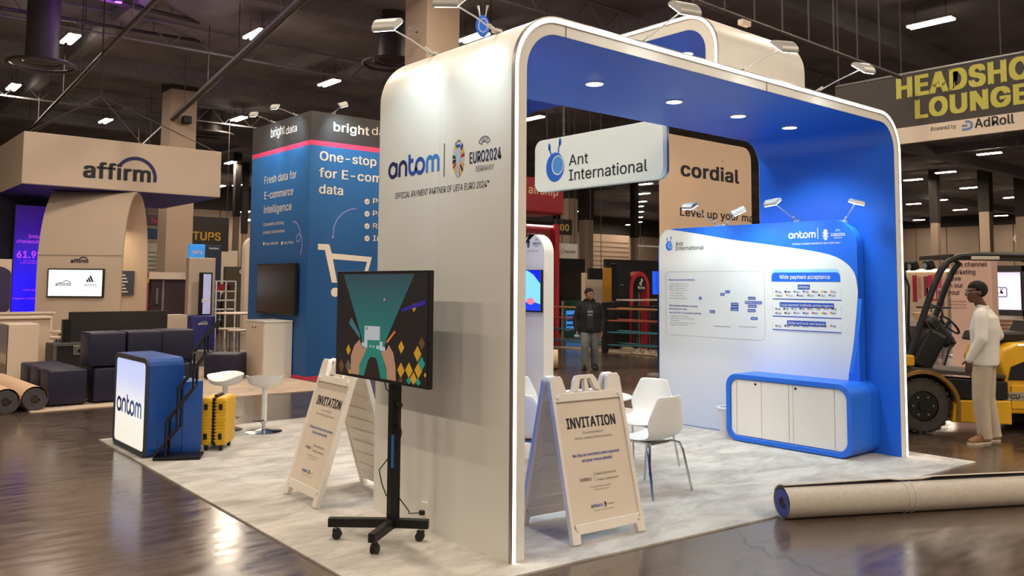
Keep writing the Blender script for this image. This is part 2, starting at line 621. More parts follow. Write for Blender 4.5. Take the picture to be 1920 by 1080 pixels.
# columns
col_m = mat('beige_column_paint', (172, 150, 130), 0.7, var=0.04, scale=0.8)
def column(x, y, w, label, topz=ZC, txt=None, rz=0.0, tu=None):
    t = thing('hall_column', label, 'column', (x, y, 0), rz)
    MB().box((-w / 2, -w / 2, 0), (w / 2, w / 2, topz)).build('shaft', col_m, t, world=False, bevel=0.02)
    if topz < ZC:
        MB().box((-w / 2 - 0.03, -w / 2 - 0.03, topz), (w / 2 + 0.03, w / 2 + 0.03, ZC)).build('dark_head', hallupper, t, world=False)
    return t
# CB43: the face to the camera is in plane Y; edges at px 760..860
c43 = pD(810, 100, 20.5)
t = column(c43.x, c43.y, 0.95, 'tall beige column lettered CB43 behind the large white arch')
text('CB43', fY(c43.y - 0.475), pY(764, 70, c43.y - 0.475).x, pY(764, 68, c43.y - 0.475).z, pY(790, 60, c43.y - 0.475).x, 0.2, ink_grey, t, bold=0.02, v1=pY(790, 60, c43.y - 0.475).z)
cl = pD(333, 300, 31)
t = column(cl.x, cl.y, 0.95, 'beige column behind the cream header sign, black box hung on it', topz=8.7)
sp_ = MB(); q = pY(350, 225, cl.y - 0.6)
sp_.box((q.x - 0.16, cl.y - 0.72, q.z - 0.14), (q.x + 0.16, cl.y - 0.475, q.z + 0.14), bev=0.04)
sp_.build('black_speaker', black_p, t)
for (px, wpx, d, top, lab) in ((1757, 18, 55, 412, 'beige hall column left of the forklift roof'), (1853, 25, 55, 391, 'beige hall column with faded letters above the forklift'), (1920, 22, 56, 400, 'beige hall column at the right edge of picture'),
                               (1099, 27, 46, 412, 'beige hall column right of the double zero sign'), (1067, 32, 44, 372, 'beige hall column carrying the double zero sign'), (439, 13, 50, 410, 'distant beige column right of the startups sign'),
                               (1190, 14, 58, 445, 'farthest beige column above the black cabinets'), (455, 11, 54, 442, 'distant beige column behind the white arch frame')):
    c = pD(px, 533, d)
    tz = CAMP.z + (533 - top) / FPX * d
    column(c.x, c.y, wpx * d / FPX * 0.72, lab, topz=tz)

# ------------------------------------------------------------------ high bay lamps
house_m = mat('lamp_housing', (150, 146, 140), 0.5, metal=0.3)
tube_m = mat('lamp_tube_light', (255, 255, 250), 0.4, var=0, emit=30.0, ecol=(255, 240, 214))
WARM = (1.0, 0.84, 0.67)
def highbay(z, L=1.2, wide=0.36):
    t = thing('high_bay_lamp', 'twin tube high bay ceiling lamp, lit', 'ceiling lamp', (0, 0, 0))
    MB().box((-wide / 2, -L / 2, 0.05), (wide / 2, L / 2, 0.11)).build('housing', house_m, t, world=False, bevel=0.01)
    for s in (-1, 1):
        MB().box((s * wide * 0.28 - 0.05, -L / 2 + 0.02, 0.0), (s * wide * 0.28 + 0.05, L / 2 - 0.02, 0.05)).build('lamp_tube', tube_m, t, world=False, bevel=0.01)
    MB().tube((0, -L / 3, 0.11), (0, -L / 3, ZC - z), 0.008, n=5).build('hanger_cable', black_m, t, world=False)
    MB().tube((0, L / 3, 0.11), (0, L / 3, ZC - z), 0.008, n=5).build('hanger_cable', black_m, t, world=False)
    return t
ZL = 8.8
HALL_W = 290
LAMPS = [(132, 75, 'above the cream header, upper left'), (480, 66, 'left of the column lettered CB43'), (617, 157, 'above the blue tower'), (198, 228, 'just above the cream header sign'),
         (448, 224, 'between cream column and blue tower'), (25, 165, 'at the left picture edge'), (432, 306, 'small and far, left of the blue tower'), (445, 348, 'tiny and far, beside the left column top'),
         (1745, 45, 'above the yellow lettered banner'), (1855, 289, 'below the lettered banner, nearest of the far right ones'), (1773, 324, 'second row below the lettered banner'), (1712, 338, 'beside the white arch post'),
         (1817, 353, 'middle of the far right cluster'), (1762, 376, 'widest of the far cluster, below the arch height'), (1713, 383, 'thin one close to the white arch post'), (1800, 394, 'above the forklift roof'),
         (1897, 371, 'far right above the beige wall'), (1877, 405, 'far right against the beige wall'), (1723, 413, 'lowest one beside the white arch post'),
         (1000, 223, 'seen under the arch, left of the hanging chain'), (1210, 346, 'first of the line under the hanging white sign'), (1206, 364, 'second of the line under the hanging white sign'), (1201, 379, 'third of the line under the hanging white sign'),
         (1196, 388, 'fourth of the line under the hanging white sign'), (1197, 398, 'fifth of the line under the hanging white sign'), (1196, 408, 'sixth of the line under the hanging white sign'), (1182, 422, 'last of the line, lowest and leftmost'), (1195, 417, 'next to last of the line, half hidden'),
         (888, 72, 'right of the column lettered CB43'), (1086, 397, 'tiny one above the double zero sign'), (414, 350, 'tiny one at top right of the cream header'), (460, 398, 'round lamp left of the blue tower'), (462, 414, 'lower round lamp left of the blue tower')]
hb0 = None
for i, (x, y, lab) in enumerate(LAMPS):
    p = pZ(x, y, ZL)
    depth = (p - CAMP).dot(CF)
    while p.x > XM - 3 or p.y > YM - 3:
        depth -= 1.0
        p = pD(x, y, depth)
    if hb0 is None:
        hb0 = highbay(ZL)
        o = hb0
    else:
        o = copy_tree(hb0)
    o.location = p
    for c_ in o.children:
        if c_.name.startswith('hanger_cable'):
            c_.scale = (1, 1, (ZC - p.z) / (ZC - ZL))
    o['label'] = 'lit twin tube ceiling lamp ' + lab
    o['group'] = 'high bay ceiling lamps'
# the light those lamps give (one area lamp under each near fixture and unseen rows added over the camera's side to light the hall)
def hall_light(p, e, size=1.4):
    lamp('AREA', (p.x, p.y, p.z - 0.06), (p.x, p.y, 0), e, WARM, shape='RECTANGLE', size=0.4, size_y=size)
for i, (x, y, lab) in enumerate(LAMPS):
    p = pZ(x, y, ZL)
    d_ = (p - CAMP).dot(CF)
    while p.x > XM - 3 or p.y > YM - 3:
        d_ -= 1.0
        p = pD(x, y, d_)
    if i < 23 or i % 2:
        hall_light(p, HALL_W if i < 8 else 330)
for (x, y) in ((-12, -11), (-12, -4), (-12, 3), (-12, 10), (-6, -11), (-6, -4), (-6, 3), (-6, 10), (0, -11), (-0.5, -6), (0, 3), (0.5, 10),
               (6, -11), (9.5, -5), (6, 3), (6, 9), (12, -11), (14.5, -2.5), (11.5, 2.5), (19, -9)):
    o = copy_tree(hb0)
    o.location = (x, y, ZL + 0.3)
    o['label'] = 'twin tube ceiling lamp added overhead to light the hall, outside the picture'
    o['group'] = 'high bay ceiling lamps'
    hall_light(Vector((x, y, ZL + 0.3)), HALL_W)
# ================================================================== the white booth
def carpet_mat(name, c0, c1, rot=0.2):
    m = bpy.data.materials.new(name)
    m.use_nodes = True
    nt = m.node_tree
    b = nt.nodes['Principled BSDF']
    b.inputs['Roughness'].default_value = 0.95
    b.inputs['Specular IOR Level'].default_value = 0.1
    b.inputs['Sheen Weight'].default_value = 0.3
    tc = nt.nodes.new('ShaderNodeTexCoord')
    mp = nt.nodes.new('ShaderNodeMapping')
    mp.inputs['Rotation'].default_value = (0, 0, rot)
    mp.inputs['Scale'].default_value = (1.3, 2.6, 1)
    n1 = nt.nodes.new('ShaderNodeTexNoise'); n1.inputs['Scale'].default_value = 1.5; n1.inputs['Detail'].default_value = 9; n1.inputs['Roughness'].default_value = 0.7; n1.inputs['Distortion'].default_value = 0.5
    n2 = nt.nodes.new('ShaderNodeTexNoise'); n2.inputs['Scale'].default_value = 140
    nt.links.new(tc.outputs['Object'], mp.inputs['Vector'])
    nt.links.new(mp.outputs['Vector'], n1.inputs['Vector'])
    nt.links.new(tc.outputs['Object'], n2.inputs['Vector'])
    r = nt.nodes.new('ShaderNodeValToRGB')
    r.color_ramp.elements[0].position = 0.36; r.color_ramp.elements[0].color = lin(c0)
    r.color_ramp.elements[1].position = 0.6; r.color_ramp.elements[1].color = lin(c1)
    nt.links.new(n1.outputs['Fac'], r.inputs['Fac'])
    nt.links.new(r.outputs['Color'], b.inputs['Base Color'])
    bp = nt.nodes.new('ShaderNodeBump'); bp.inputs['Strength'].default_value = 0.5; bp.inputs['Distance'].default_value = 0.006
    nt.links.new(n2.outputs['Fac'], bp.inputs['Height']); nt.links.new(bp.outputs['Normal'], b.inputs['Normal'])
    return m
carpet_m = carpet_mat('pale_grey_carpet', (156, 150, 142), (202, 197, 188))
CP = [(-0.93, -0.12), (0.3, -0.22), (2.2, -0.42), (5.62, -0.56), (5.62, 6.07), (-0.83, 6.03)]
b = MB()
b.prism(CP, lambda u, v, h: (u, v, h), 0.0, 0.012)
tag(b.build('booth_carpet', carpet_m), 'pale grey mottled carpet under the white and blue booth', 'carpet')
tape = mat('carpet_edge_tape', (70, 62, 56), 0.6)

WB, DB, HB, RB = 5.36, 1.63, 3.56, 0.40

def arch(name, label, fn, Wd, D, H, t, Rr, z0, z1, ledp, face_w=0.0):
    """inverted U; fn(u, v, h): u along the front, v up, h negative going back. z0, z1: leg feet"""
    th = thing(name, label, 'booth arch', fn(0, z0, 0))
    def loop(o):
        r = max(Rr - o, 0.02)
        P = [(o, z0)] + arc(Rr, H - Rr, r, PI, PI / 2, 12) + arc(Wd - Rr, H - Rr, r, PI / 2, 0, 12) + [(Wd - o, z1)]
        return P
    MB().band(loop(0), loop(t - 0.003), fn, 0, -D).build('outer_shell', white_lam, th, smooth=True)
    MB().band(loop(t - 0.0029), loop(t), fn, -0.004, -D + 0.004).build('blue_lining', blue_lam, th, smooth=True)
    MB().band(loop(0.006), loop(0.034), fn, 0.0, 0.012).build('led_strip', led_m, th, smooth=True)
    MB().band(loop(-0.004), loop(0.006), fn, -0.012, 0.014).build('led_channel', steel, th, smooth=True)
    MB().band(loop(0.034), loop(0.040), fn, -0.012, 0.010).build('inner_led_channel', white_lam, th, smooth=True)
    return th, loop

a1, l1 = arch('entrance_arch', 'large white arch with rounded corners, blue inside, lit white edge strip', fY(0), WB, DB, HB, 0.12, RB, 0.012, 0.012, 0)
fA2 = lambda u, v, h: (3.70 - h, 1.08 + u, v)
a2, l2 = arch('upper_arch', 'second taller white arch with lit edge, rising behind and above the first', fA2, 5.12, 1.66, 4.64, 0.16, 0.42, 3.562, 0.0, 0)
spot_m = mat('downlight_glass_light', (255, 255, 252), 0.4, var=0, emit=26.0, ecol=(255, 252, 244))
COOL = (0.68, 0.90, 1.0)
def downlight(p, parent, e=66):
    b = MB(); b.torus(p, 0.075, 0.008)
    r = b.build('downlight', white_pl, parent, smooth=True)
    MB().tube(p + Vector((0, 0, -0.004)), p + Vector((0, 0, 0.004)), 0.070, n=24).build('downlight_glass', spot_m, r)
    lamp('SPOT', p + Vector((0, 0, -0.02)), p + Vector((0, 0, -2)), e, COOL, parent, spot_size=R(125), spot_blend=0.6, shadow_soft_size=0.07)
for x in (0.62, 1.57, 2.62, 3.62, 4.55):
    downlight(Vector((x, 0.79, HB - 0.125)), a1)
for y in (2.05, 3.05, 4.05, 5.05):
    downlight(Vector((4.43, y, 4.64 - 0.165)), a2)
q = pZ(1404, 50, 4.64)
MB().box((q.x - 0.14, q.y - 0.02, 4.64), (q.x + 0.02, q.y + 0.05, 4.70), bev=0.006).build('roof_bracket', tan_lam, a2)
# panel seams on the rims
for x in (0.47, 2.9):
    MB().box((x - 0.003, -0.004, HB - 0.12), (x + 0.003, 0.002, HB - 0.036)).build('panel_seam', ink_grey, a1)
# thin recessed seams of the outer side wall: three boards
for y in (0.81,):
    MB().box((-0.001, y - 0.0012, 0.02), (0.002, y + 0.0012, 3.1)).build('panel_seam', mat('faint_seam_line', (212, 204, 190), 0.7, var=0), a1)

# ------------------------------------------------------------------ emblems and lettering used again and again
def antom(fn, u0, v0, w, parent, cols=None, slant=0.0, lift=0.002):
    """the lowercase word antom drawn with round strokes; w = total width"""
    s = w / 5.55
    cols = cols or (ink_navy, ink_navy, ink_blue, ink_blue, ink_sky)
    T = lambda pts: [(u0 + x * s, v0 + y * s + slant * x * s) for x, y in pts]
    sw = 0.235 * s
    r = 0.42
    def A(cx): return arc(cx, 0.5, r, 0, 2 * PI, 24)[:-1]
    f = Flat(fn, lift); f.stroke(T(A(0.5)), sw, True); f.stroke(T([(0.92, 0.92), (0.92, 0.08)]), sw); f.build('letter_a', cols[0], parent)
    f = Flat(fn, lift); f.stroke(T([(1.26, 0.02)] + arc(1.63, 0.55, 0.37, PI, 0, 12) + [(2.0, 0.02)]), sw); f.build('letter_n', cols[1], parent)
    f = Flat(fn, lift); f.stroke(T([(2.36, 1.3), (2.36, 0.45)] + arc(2.72, 0.45, 0.36, PI, 1.75 * PI, 10) + [(3.12, 0.45)]), sw)
    f.stroke(T([(2.36, 0.9), (2.78, 0.9)]), sw); f.build('letter_t', cols[2], parent)
    f = Flat(fn, lift); f.stroke(T(A(3.5)), sw, True); f.build('letter_o', cols[3], parent)
    f = Flat(fn, lift); f.stroke(T([(4.24, 0.02)] + arc(4.53, 0.63, 0.29, PI, 0, 10) + [(4.82, 0.02)]), sw)
    f.stroke(T([(4.82, 0.02)] + arc(5.11, 0.63, 0.29, PI, 0, 10) + [(5.4, 0.02)]), sw); f.build('letter_m', cols[4], parent)

RAY = [(196, 40, 44), (240, 180, 40), (28, 40, 96), (190, 190, 190), (30, 110, 80), (200, 46, 50), (30, 34, 84), (238, 176, 44), (190, 194, 198), (24, 92, 70), (30, 30, 34), (206, 52, 48), (240, 190, 50), (196, 198, 202), (34, 60, 140), (210, 60, 60), (240, 180, 50), (30, 30, 40), (232, 150, 60), (200, 202, 204)]
def cup_emblem(fn, cu, cv, h, parent, mono=None, slant=0.0, lift=0.002):
    """oval of coloured rays around a silver cup"""
    rv = h / 2; ru = h * 0.265
    T = lambda u, v: (cu + u, cv + v + slant * u)
    n = len(RAY) if h > 0.15 else 10
    for i in range(n):
        a0 = 2 * PI * i / n + 0.05; a1_ = 2 * PI * (i + 1) / n - 0.02
        c = RAY[i % len(RAY)]
        m = mono or mat('emblem_ray_%d' % (i % len(RAY)), c, 0.6, var=0)
        if mono:
            a1_ = a0 + (a1_ - a0) * 0.62
        f = Flat(fn, lift)
        P = [T(ru * math.cos(a), rv * math.sin(a)) for a in [a0 + (a1_ - a0) * k / 4 for k in range(5)]]
        P += [T(ru * 0.42 * math.cos(a), rv * 0.5 * math.sin(a)) for a in [a1_ - (a1_ - a0) * k / 4 for k in range(5)]]
        f.poly(P); f.build('emblem_ray', m, parent)
    prof = [(0.16, -0.98), (0.10, -0.6), (0.2, -0.2), (0.34, 0.1), (0.36, 0.35), (0.22, 0.55), (0.3, 0.82), (0, 0.9)]
    P = [T(ru * x * 1.3, rv * y) for x, y in prof] + [T(-ru * x * 1.3, rv * y) for x, y in prof[::-1][1:]]
    Flat(fn, lift + 0.001).poly(P).build('emblem_cup', mono or mat('emblem_silver', (188, 200, 222), 0.5, var=0), parent)
    if not mono:
        Flat(fn, lift + 0.002).rect(*T(-ru * 0.33, rv * 0.58), *T(ru * 0.33, rv * 0.74)).build('emblem_band', ink_blue, parent)

def ant_logo(fn, cu, cv, r, parent, lift=0.002, slant=0.0, cols=None):
    """blue round body with an inner ring and two feelers; r = body radius"""
    c0, c1 = cols or (mat('logo_blue', (38, 108, 226), 0.5, var=0), mat('logo_light_blue', (78, 156, 240), 0.5, var=0))
    T = lambda pts: [(cu + x * r, cv + y * r + slant * x * r) for x, y in pts]
    Flat(fn, lift).poly(T(arc(0, 0, 1.0, 0, 2 * PI, 36, 1.13)[:-1])).build('logo_body', c0, parent)
    Flat(fn, lift + 0.001).poly(T(arc(0.3, 0.12, 0.66, 0, 2 * PI, 30, 0.76)[:-1])).build('logo_ring', ink_white, parent)
    Flat(fn, lift + 0.002).poly(T(arc(0.31, 0.13, 0.58, 0, 2 * PI, 30, 0.67)[:-1])).build('logo_disc', c1, parent)
    f = Flat(fn, lift)
    f.stroke(T([(-0.42, 1.0), (-0.56, 1.3), (-0.62, 1.6)]), r * 0.13)
    f.poly(T(arc(-0.64, 1.62, 0.14, 0, 2 * PI, 14, 0.3)[:-1]))
    f.stroke(T([(0.34, 1.0), (0.4, 1.4), (0.52, 1.85)]), r * 0.13)
    f.poly(T(arc(0.55, 1.9, 0.14, 0, 2 * PI, 14, 0.3)[:-1]))
    f.build('logo_feelers', c0, parent)

def euro_words(fn, u0, v0, u1, h, parent, m1=None, m2=None, bold=0.02, lift=0.002):
    m1 = m1 or ink_navy; m2 = m2 or ink_grey
    text('EURO2024', fn, u0, v0, u1, h, m1, parent, bold=bold, lift=lift)
    w = u1 - u0
    text('GERMANY', fn, u0 + w * 0.2, v0 - h * 0.85, u1 - w * 0.22, h * 0.5, m2, parent, lift=lift)
    cx = (u0 + u1) / 2 - w * 0.02; cy = v0 + h * 1.35; rr = w * 0.21
    f = Flat(fn, lift)
    f.stroke([(cx + rr * math.cos(a), cy + rr * 0.95 * math.sin(a)) for a in [R(150) - R(120) * k / 10 for k in range(11)]], rr * 0.07)
    f.stroke([(cx + rr * 0.5 * math.cos(a), cy + rr * 0.48 * math.sin(a)) for a in [R(150) - R(120) * k / 10 for k in range(11)]], rr * 0.07)
    f.stroke([(cx + rr * math.cos(R(150)), cy + rr * 0.95 * 0.5), (cx + rr * 0.5 * math.cos(R(150)), cy + rr * 0.24)], rr * 0.07)
    f.stroke([(cx + rr * math.cos(R(30)), cy + rr * 0.95 * 0.5), (cx + rr * 0.5 * math.cos(R(30)), cy + rr * 0.24)], rr * 0.07)
    f.build('arched_badge', m1, parent)
    text('UEFA', fn, cx - rr * 0.55, cy + rr * 0.5, cx + rr * 0.55, rr * 0.3, m1, parent, lift=lift)

# left outer wall print (plane X = 0); u = -y
f0 = fX(0)
U = lambda x, y, X=0: (-pX(x, y, X).y, pX(x, y, X).z)
ua, va = U(729, 336); ub, vb = U(825, 322)
antom(f0, ua, va + 0.0, ub - ua, a1, slant=(vb - va) / (ub - ua) * 0.0 + 0.0, lift=0.003)
u_, v_ = U(833, 331); u2_, v2_ = U(833, 269)
Flat(f0, 0.003).rect(u_ - 0.006, v_, u_ + 0.006, v2_).build('divider_line', ink_grey, a1)
uc, vc = U(860, 297)
ut, vt = U(860, 262); ubb, vbb = U(860, 332)
cup_emblem(f0, uc, (vt + vbb) / 2, (vt - vbb), a1)
ua, va = U(881, 303); ub, vb = U(940, 295)
euro_words(f0, ua, (va + vb) / 2 - 0.01, ub, 0.075, a1, bold=0.03, lift=0.003)
ua, va = U(741, 374); ub, vb = U(918, 349)
text('OFFICIAL PAYMENT PARTNER OF UEFA EURO 2024\u2122', f0, ua, (va + vb) / 2, ub, 0.045, ink, a1, bold=0.0, lift=0.003)
# wall socket with plate
q = pX(797, 957, 0)
MB().box((-0.012, q.y - 0.035, q.z - 0.06), (0, q.y + 0.035, q.z + 0.06), bev=0.004).build('socket_plate', white_pl, a1)

# ------------------------------------------------------------------ hanging sign
XS = 3.8
pts = [pX(1003, 264, XS), pX(1003, 363, XS), pX(1243, 245, XS), pX(1243, 332, XS)]
uL, uR = -pts[0].y, -pts[2].y
zT, zB = 3.60, 2.93
sg = thing('hanging_sign', 'white rounded sign with blue emblem hung by a chain inside the arch', 'sign', (XS, -(uL + uR) / 2, zB))
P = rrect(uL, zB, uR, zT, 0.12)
MB().prism(P, fX(XS), 0, -0.07).build('sign_panel', mat('sign_added_glow', (222, 230, 226), 0.45, var=0, emit=0.16, ecol=(190, 225, 235)), sg, bevel=0.006)  # faint cool emission added to brighten the panel
MB().prism(rrect(uL - 0.004, zB - 0.004, uR + 0.004, zT + 0.004, 0.12), fX(XS), -0.07, -0.10).build('sign_back', steel, sg)
fs = fX(XS)
US = lambda x, y: U(x, y, XS)
cu, cv = US(1041, 312)
ant_logo(fs, cu, cv - 0.01, 0.165, sg, lift=0.004)
a_, b_ = US(1067, 312), US(1103, 304)
text('Ant', fs, a_[0], (a_[1] + b_[1]) / 2, b_[0], 0.13, ink, sg, bold=0.008, lift=0.004)
a_, b_ = US(1067, 338), US(1214, 318)
text('International', fs, a_[0], (a_[1] + b_[1]) / 2 - 0.01, b_[0], 0.135, ink, sg, bold=0.008, lift=0.004)
# chains up to the soffit of the upper arch
def chain(parent, x, y, z0, z1, name='chain'):
    b = MB(); z = z0; k = 0
    while z < z1:
        rot = Matrix.Rotation(PI / 2, 3, 'X') if k % 2 == 0 else Matrix.Rotation(PI / 2, 3, 'Y')
        b.torus((x, y, z + 0.02), 0.013, 0.0035, rot, n=8, m=4)
        z += 0.024; k += 1
    o = b.build(name, steel, parent)
    o['kind'] = 'stuff'
    return o
cy_ = pX(1055, 255, XS + 0.04).y
chain(sg, XS + 0.06, cy_, zT, 4.47)
chain(sg, XS + 0.06, -uR + 0.35, zT, 4.47)

# ------------------------------------------------------------------ information wall at the right, facing -X
XI = 5.08
ui0, ui1 = -pX(1235, 600, XI).y, -pX(1610, 600, XI).y
HI = 2.47
iw = thing('information_wall', 'white and blue printed display wall with rounded top, right side of booth', 'display wall', (XI, -(ui0 + ui1) / 2, 0.012))
MB().prism(rrect(ui0, 0.012, ui1, HI, 0.28, 10, (0, 0, 1, 1)), fX(XI), 0, -0.13).build('wall_panel', blue_lam, iw, bevel=0.004)
fi = fX(XI)
UI = lambda x, y: U(x, y, XI)
# white print area with sweeping edge
curve = [UI(1236, 470), UI(1237, 448), UI(1243, 438), UI(1254, 431), UI(1300, 437), UI(1364, 448), UI(1444, 459), UI(1520, 470), UI(1560, 479), UI(1585, 492), UI(1602, 512), UI(1608, 540), UI(1608, 560), UI(1605, 600), UI(1600, 650), UI(1592, 700)]
low = UI(1580, 800)
P = [(ui0 + 0.012, 0.02)] + [(max(u, ui0 + 0.012), v) for u, v in smooth_curve(curve)] + [(low[0], 0.02)]
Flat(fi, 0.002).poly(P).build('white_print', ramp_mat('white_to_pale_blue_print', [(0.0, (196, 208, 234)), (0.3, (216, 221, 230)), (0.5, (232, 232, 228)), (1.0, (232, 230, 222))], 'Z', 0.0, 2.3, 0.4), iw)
# lighter blue lane along the sweep
lane = [UI(1608, 560), UI(1605, 600), UI(1600, 650), UI(1592, 700)]
P = [(a + 0.004, b) for a, b in lane] + [(a + 0.05, b) for a, b in lane[::-1]]
Flat(fi, 0.0025).poly(P).build('pale_blue_lane', mat('bright_blue_print', (44, 124, 240), 0.4, var=0), iw)
cu, cv = UI(1255, 461)
ant_logo(fi, cu, cv, 0.055, iw, lift=0.004)
a_ = UI(1267, 461); b_ = UI(1281, 459)
text('Ant', fi, a_[0], a_[1], b_[0], 0.05, ink, iw, bold=0.01, lift=0.004)
a_ = UI(1267, 470); b_ = UI(1320, 467)
text('International', fi, a_[0], (a_[1] + b_[1]) / 2, b_[0], 0.05, ink, iw, bold=0.01, lift=0.004)
a_ = UI(1479, 447); b_ = UI(1530, 446)
antom(fi, a_[0], (a_[1] + b_[1]) / 2, b_[0] - a_[0], iw, cols=(ink_white,) * 5, lift=0.004)
a_ = UI(1534, 448); Flat(fi, 0.004).rect(a_[0] - 0.004, a_[1], a_[0] + 0.002, a_[1] + 0.12).build('divider_line', ink_white, iw)
a_ = UI(1548, 440); cup_emblem(fi, a_[0], a_[1], 0.125, iw, mono=ink_white, lift=0.004)
a_ = UI(1559, 443); b_ = UI(1585, 441)
euro_words(fi, a_[0], a_[1], b_[0], 0.032, iw, ink_white, ink_white, bold=0.03, lift=0.004)
a_ = UI(1486, 459); b_ = UI(1577, 457)
text('OFFICIAL PAYMENT PARTNER OF UEFA EURO 2024\u2122', fi, a_[0], (a_[1] + b_[1]) / 2, b_[0], 0.018, ink_white, iw, bold=0.03, lift=0.004)
# left framed map box
a_ = UI(1249, 627); b_ = UI(1435, 628); c_ = UI(1435, 508)
fr = Flat(fi, 0.003); fr.stroke(rrect(a_[0], a_[1], b_[0], c_[1], 0.06), 0.006, True)
fr.build('map_frame', mat('frame_line_ink', (190, 192, 190), 0.6, var=0), iw)
def lines(rows, x0, m, h=0.014, bold=0.0):
    for (y, x1, s) in rows:
        p0 = UI(x0, y); p1 = UI(x1, y)
        text(s, fi, p0[0], p0[1], p1[0], h, m, iw, bold=bold, lift=0.004)
lines([(526, 1303, 'Global acquiring and settlement')], 1254, ink_blue, 0.02, 0.02)
lines([(533, 1289, 'Local acquiring licences'), (537, 1291, 'Regional settlement hubs'), (541, 1286, 'Multi currency payout'), (545, 1291, 'Single technical contract'), (550, 1283, 'One integration'), (555, 1282, 'Fast onboarding'), (560, 1287, 'Reporting and control')], 1256, ink_grey, 0.012)
lines([(574, 1308, 'Wide payment methods coverage'), (580, 1289, 'global and local cards,'), (587, 1315, 'and over 250+ local payment methods')], 1255, ink_blue, 0.02, 0.02)
lines([(593, 1291, 'Digital wallets and banks'), (597, 1302, 'Instalments and mobile payments'), (601, 1273, 'Card schemes'), (605, 1303, 'All via one integration and contract'), (609, 1289, 'Regional coverage')], 1258, ink_grey, 0.012)
def pill(x0, x1, y, s, h=0.034, m=None):
    p0 = UI(x0, y); p1 = UI(x1, y)
    Flat(fi, 0.004).poly(rrect(p0[0], p0[1] - h / 2, p1[0], p0[1] + h / 2, 0.008, 3)).build('blue_tab', m or ink_blue, iw)
    text(s, fi, p0[0] + 0.012, p0[1] - h * 0.25, p1[0] - 0.012, h * 0.5, ink_white, iw, bold=0.01, lift=0.005)
for x0, x1, y, s in ((1360, 1369, 547, 'EU'), (1351, 1359, 552, 'UK'), (1311, 1316, 559, 'US'), (1403, 1417, 559, 'Japan'), (1397, 1429, 567, 'Mainland China'), (1403, 1419, 574, 'Philippines'), (1402, 1417, 582, 'Malaysia'),
                     (1371, 1385, 570, 'Thailand'), (1371, 1385, 575, 'Vietnam'), (1370, 1385, 580, 'Singapore'), (1331, 1341, 584, 'Brazil'), (1408, 1421, 597, 'Australia')):
    pill(x0, x1, y, s)
lines([(612, 1370, 'Acquiring and settlement')], 1338, ink, 0.014)
lines([(613, 1419, 'Local payment methods')], 1386, ink, 0.014)
# right column: payment acceptance
_a = UI(1448, 520); _b = UI(1574, 512); _c = UI(1448, 506)
Flat(fi, 0.0025).poly(rrect(_a[0], _a[1], _b[0], _c[1] + 0.005, 0.04, 6, (0, 0, 1, 1))).build('cyan_bar', mat('pale_cyan_print', (160, 214, 240), 0.5, var=0), iw)
p0 = UI(1447, 528); p1 = UI(1576, 529); pt = UI(1447, 512)
Flat(fi, 0.004).poly(rrect(p0[0], p0[1] - 0.0, p1[0], pt[1] + 0.005, 0.05, 6, (0, 0, 1, 1))).build('blue_title_bar', blue_lam, iw)
a_ = UI(1462, 523); b_ = UI(1557, 523)
text('Wide payment acceptance', fi, a_[0], (a_[1] + b_[1]) / 2, b_[0], 0.045, ink_white, iw, bold=0.025, lift=0.006)
def block(yt, yb, x0, x1, s, tab):
    A = UI(1449, yb); B = UI(1578, yb); T_ = UI(1449, yt)
    g = Flat(fi, 0.003); g.stroke([(A[0], T_[1]), (A[0], A[1]), (B[0], A[1]), (B[0], T_[1])], 0.006); g.build('box_line', MATS['frame_line_ink'], iw)
    g = Flat(fi, 0.0035); g.rect(A[0], A[1] - 0.008, B[0], A[1] + 0.003); g.build('box_base_line', ink_blue, iw)
    pill(x0, x1, tab, s, 0.055)
block(540, 560, 1496, 1519, 'eWallets', 538)
block(572, 592, 1462, 1564, 'Local payment methods across regions', 571)
block(604, 617, 1476, 1549, 'Global and local card brands', 605)
cols = [ink_navy, ink_grey, mat('logo_yellow', (236, 190, 40), 0.6, var=0), ink_grey, ink_blue, mat('logo_orange', (226, 130, 50), 0.6, var=0), ink, mat('logo_red', (206, 54, 50), 0.6, var=0)]
random.seed(3)
def logo_row(y, words):
    n = len(words)
    for i, s in enumerate(words):
        x = 1454 + i * (120 / n)
        p0 = UI(x, y + 2); p1 = UI(x + 78 / n, y + 2)
        m = cols[(i * 3 + int(y)) % len(cols)]
        Flat(fi, 0.004).ell(p0[0] + 0.012, p0[1] + 0.014, 0.012, n=10).build('brand_mark', m, iw)
        text(s, fi, p0[0] + 0.03, p0[1], max(p1[0], p0[0] + 0.06), 0.022, cols[(i * 5 + 2 + int(y)) % 2 * 4], iw, bold=0.01, lift=0.004)
logo_row(547, ['Alipay', 'AlipayHK', 'Kakao', 'GCash', 'Dana', 'TrueMoney', 'Kpay'])
logo_row(554, ['Bpi', 'Touch', 'Rabbit', 'Boost', 'Toss', 'Naver'])
logo_row(579, ['PayNow', 'UPI', 'P24', 'iDEAL', 'EPS', 'Blik', 'Pix', 'giro'])
logo_row(587, ['OXXO', 'SEPA', 'FPX', 'BPI', 'BCA', 'Pay', 'Klar'])
logo_row(611, ['VISA', 'MC', 'AMEX', 'Diners', 'JCB', 'Elo', 'UnionPay'])
lines([(621, 1578, 'All brand names and logos are trademarks of their respective owners and used for reference')], 1450, ink_grey, 0.010)

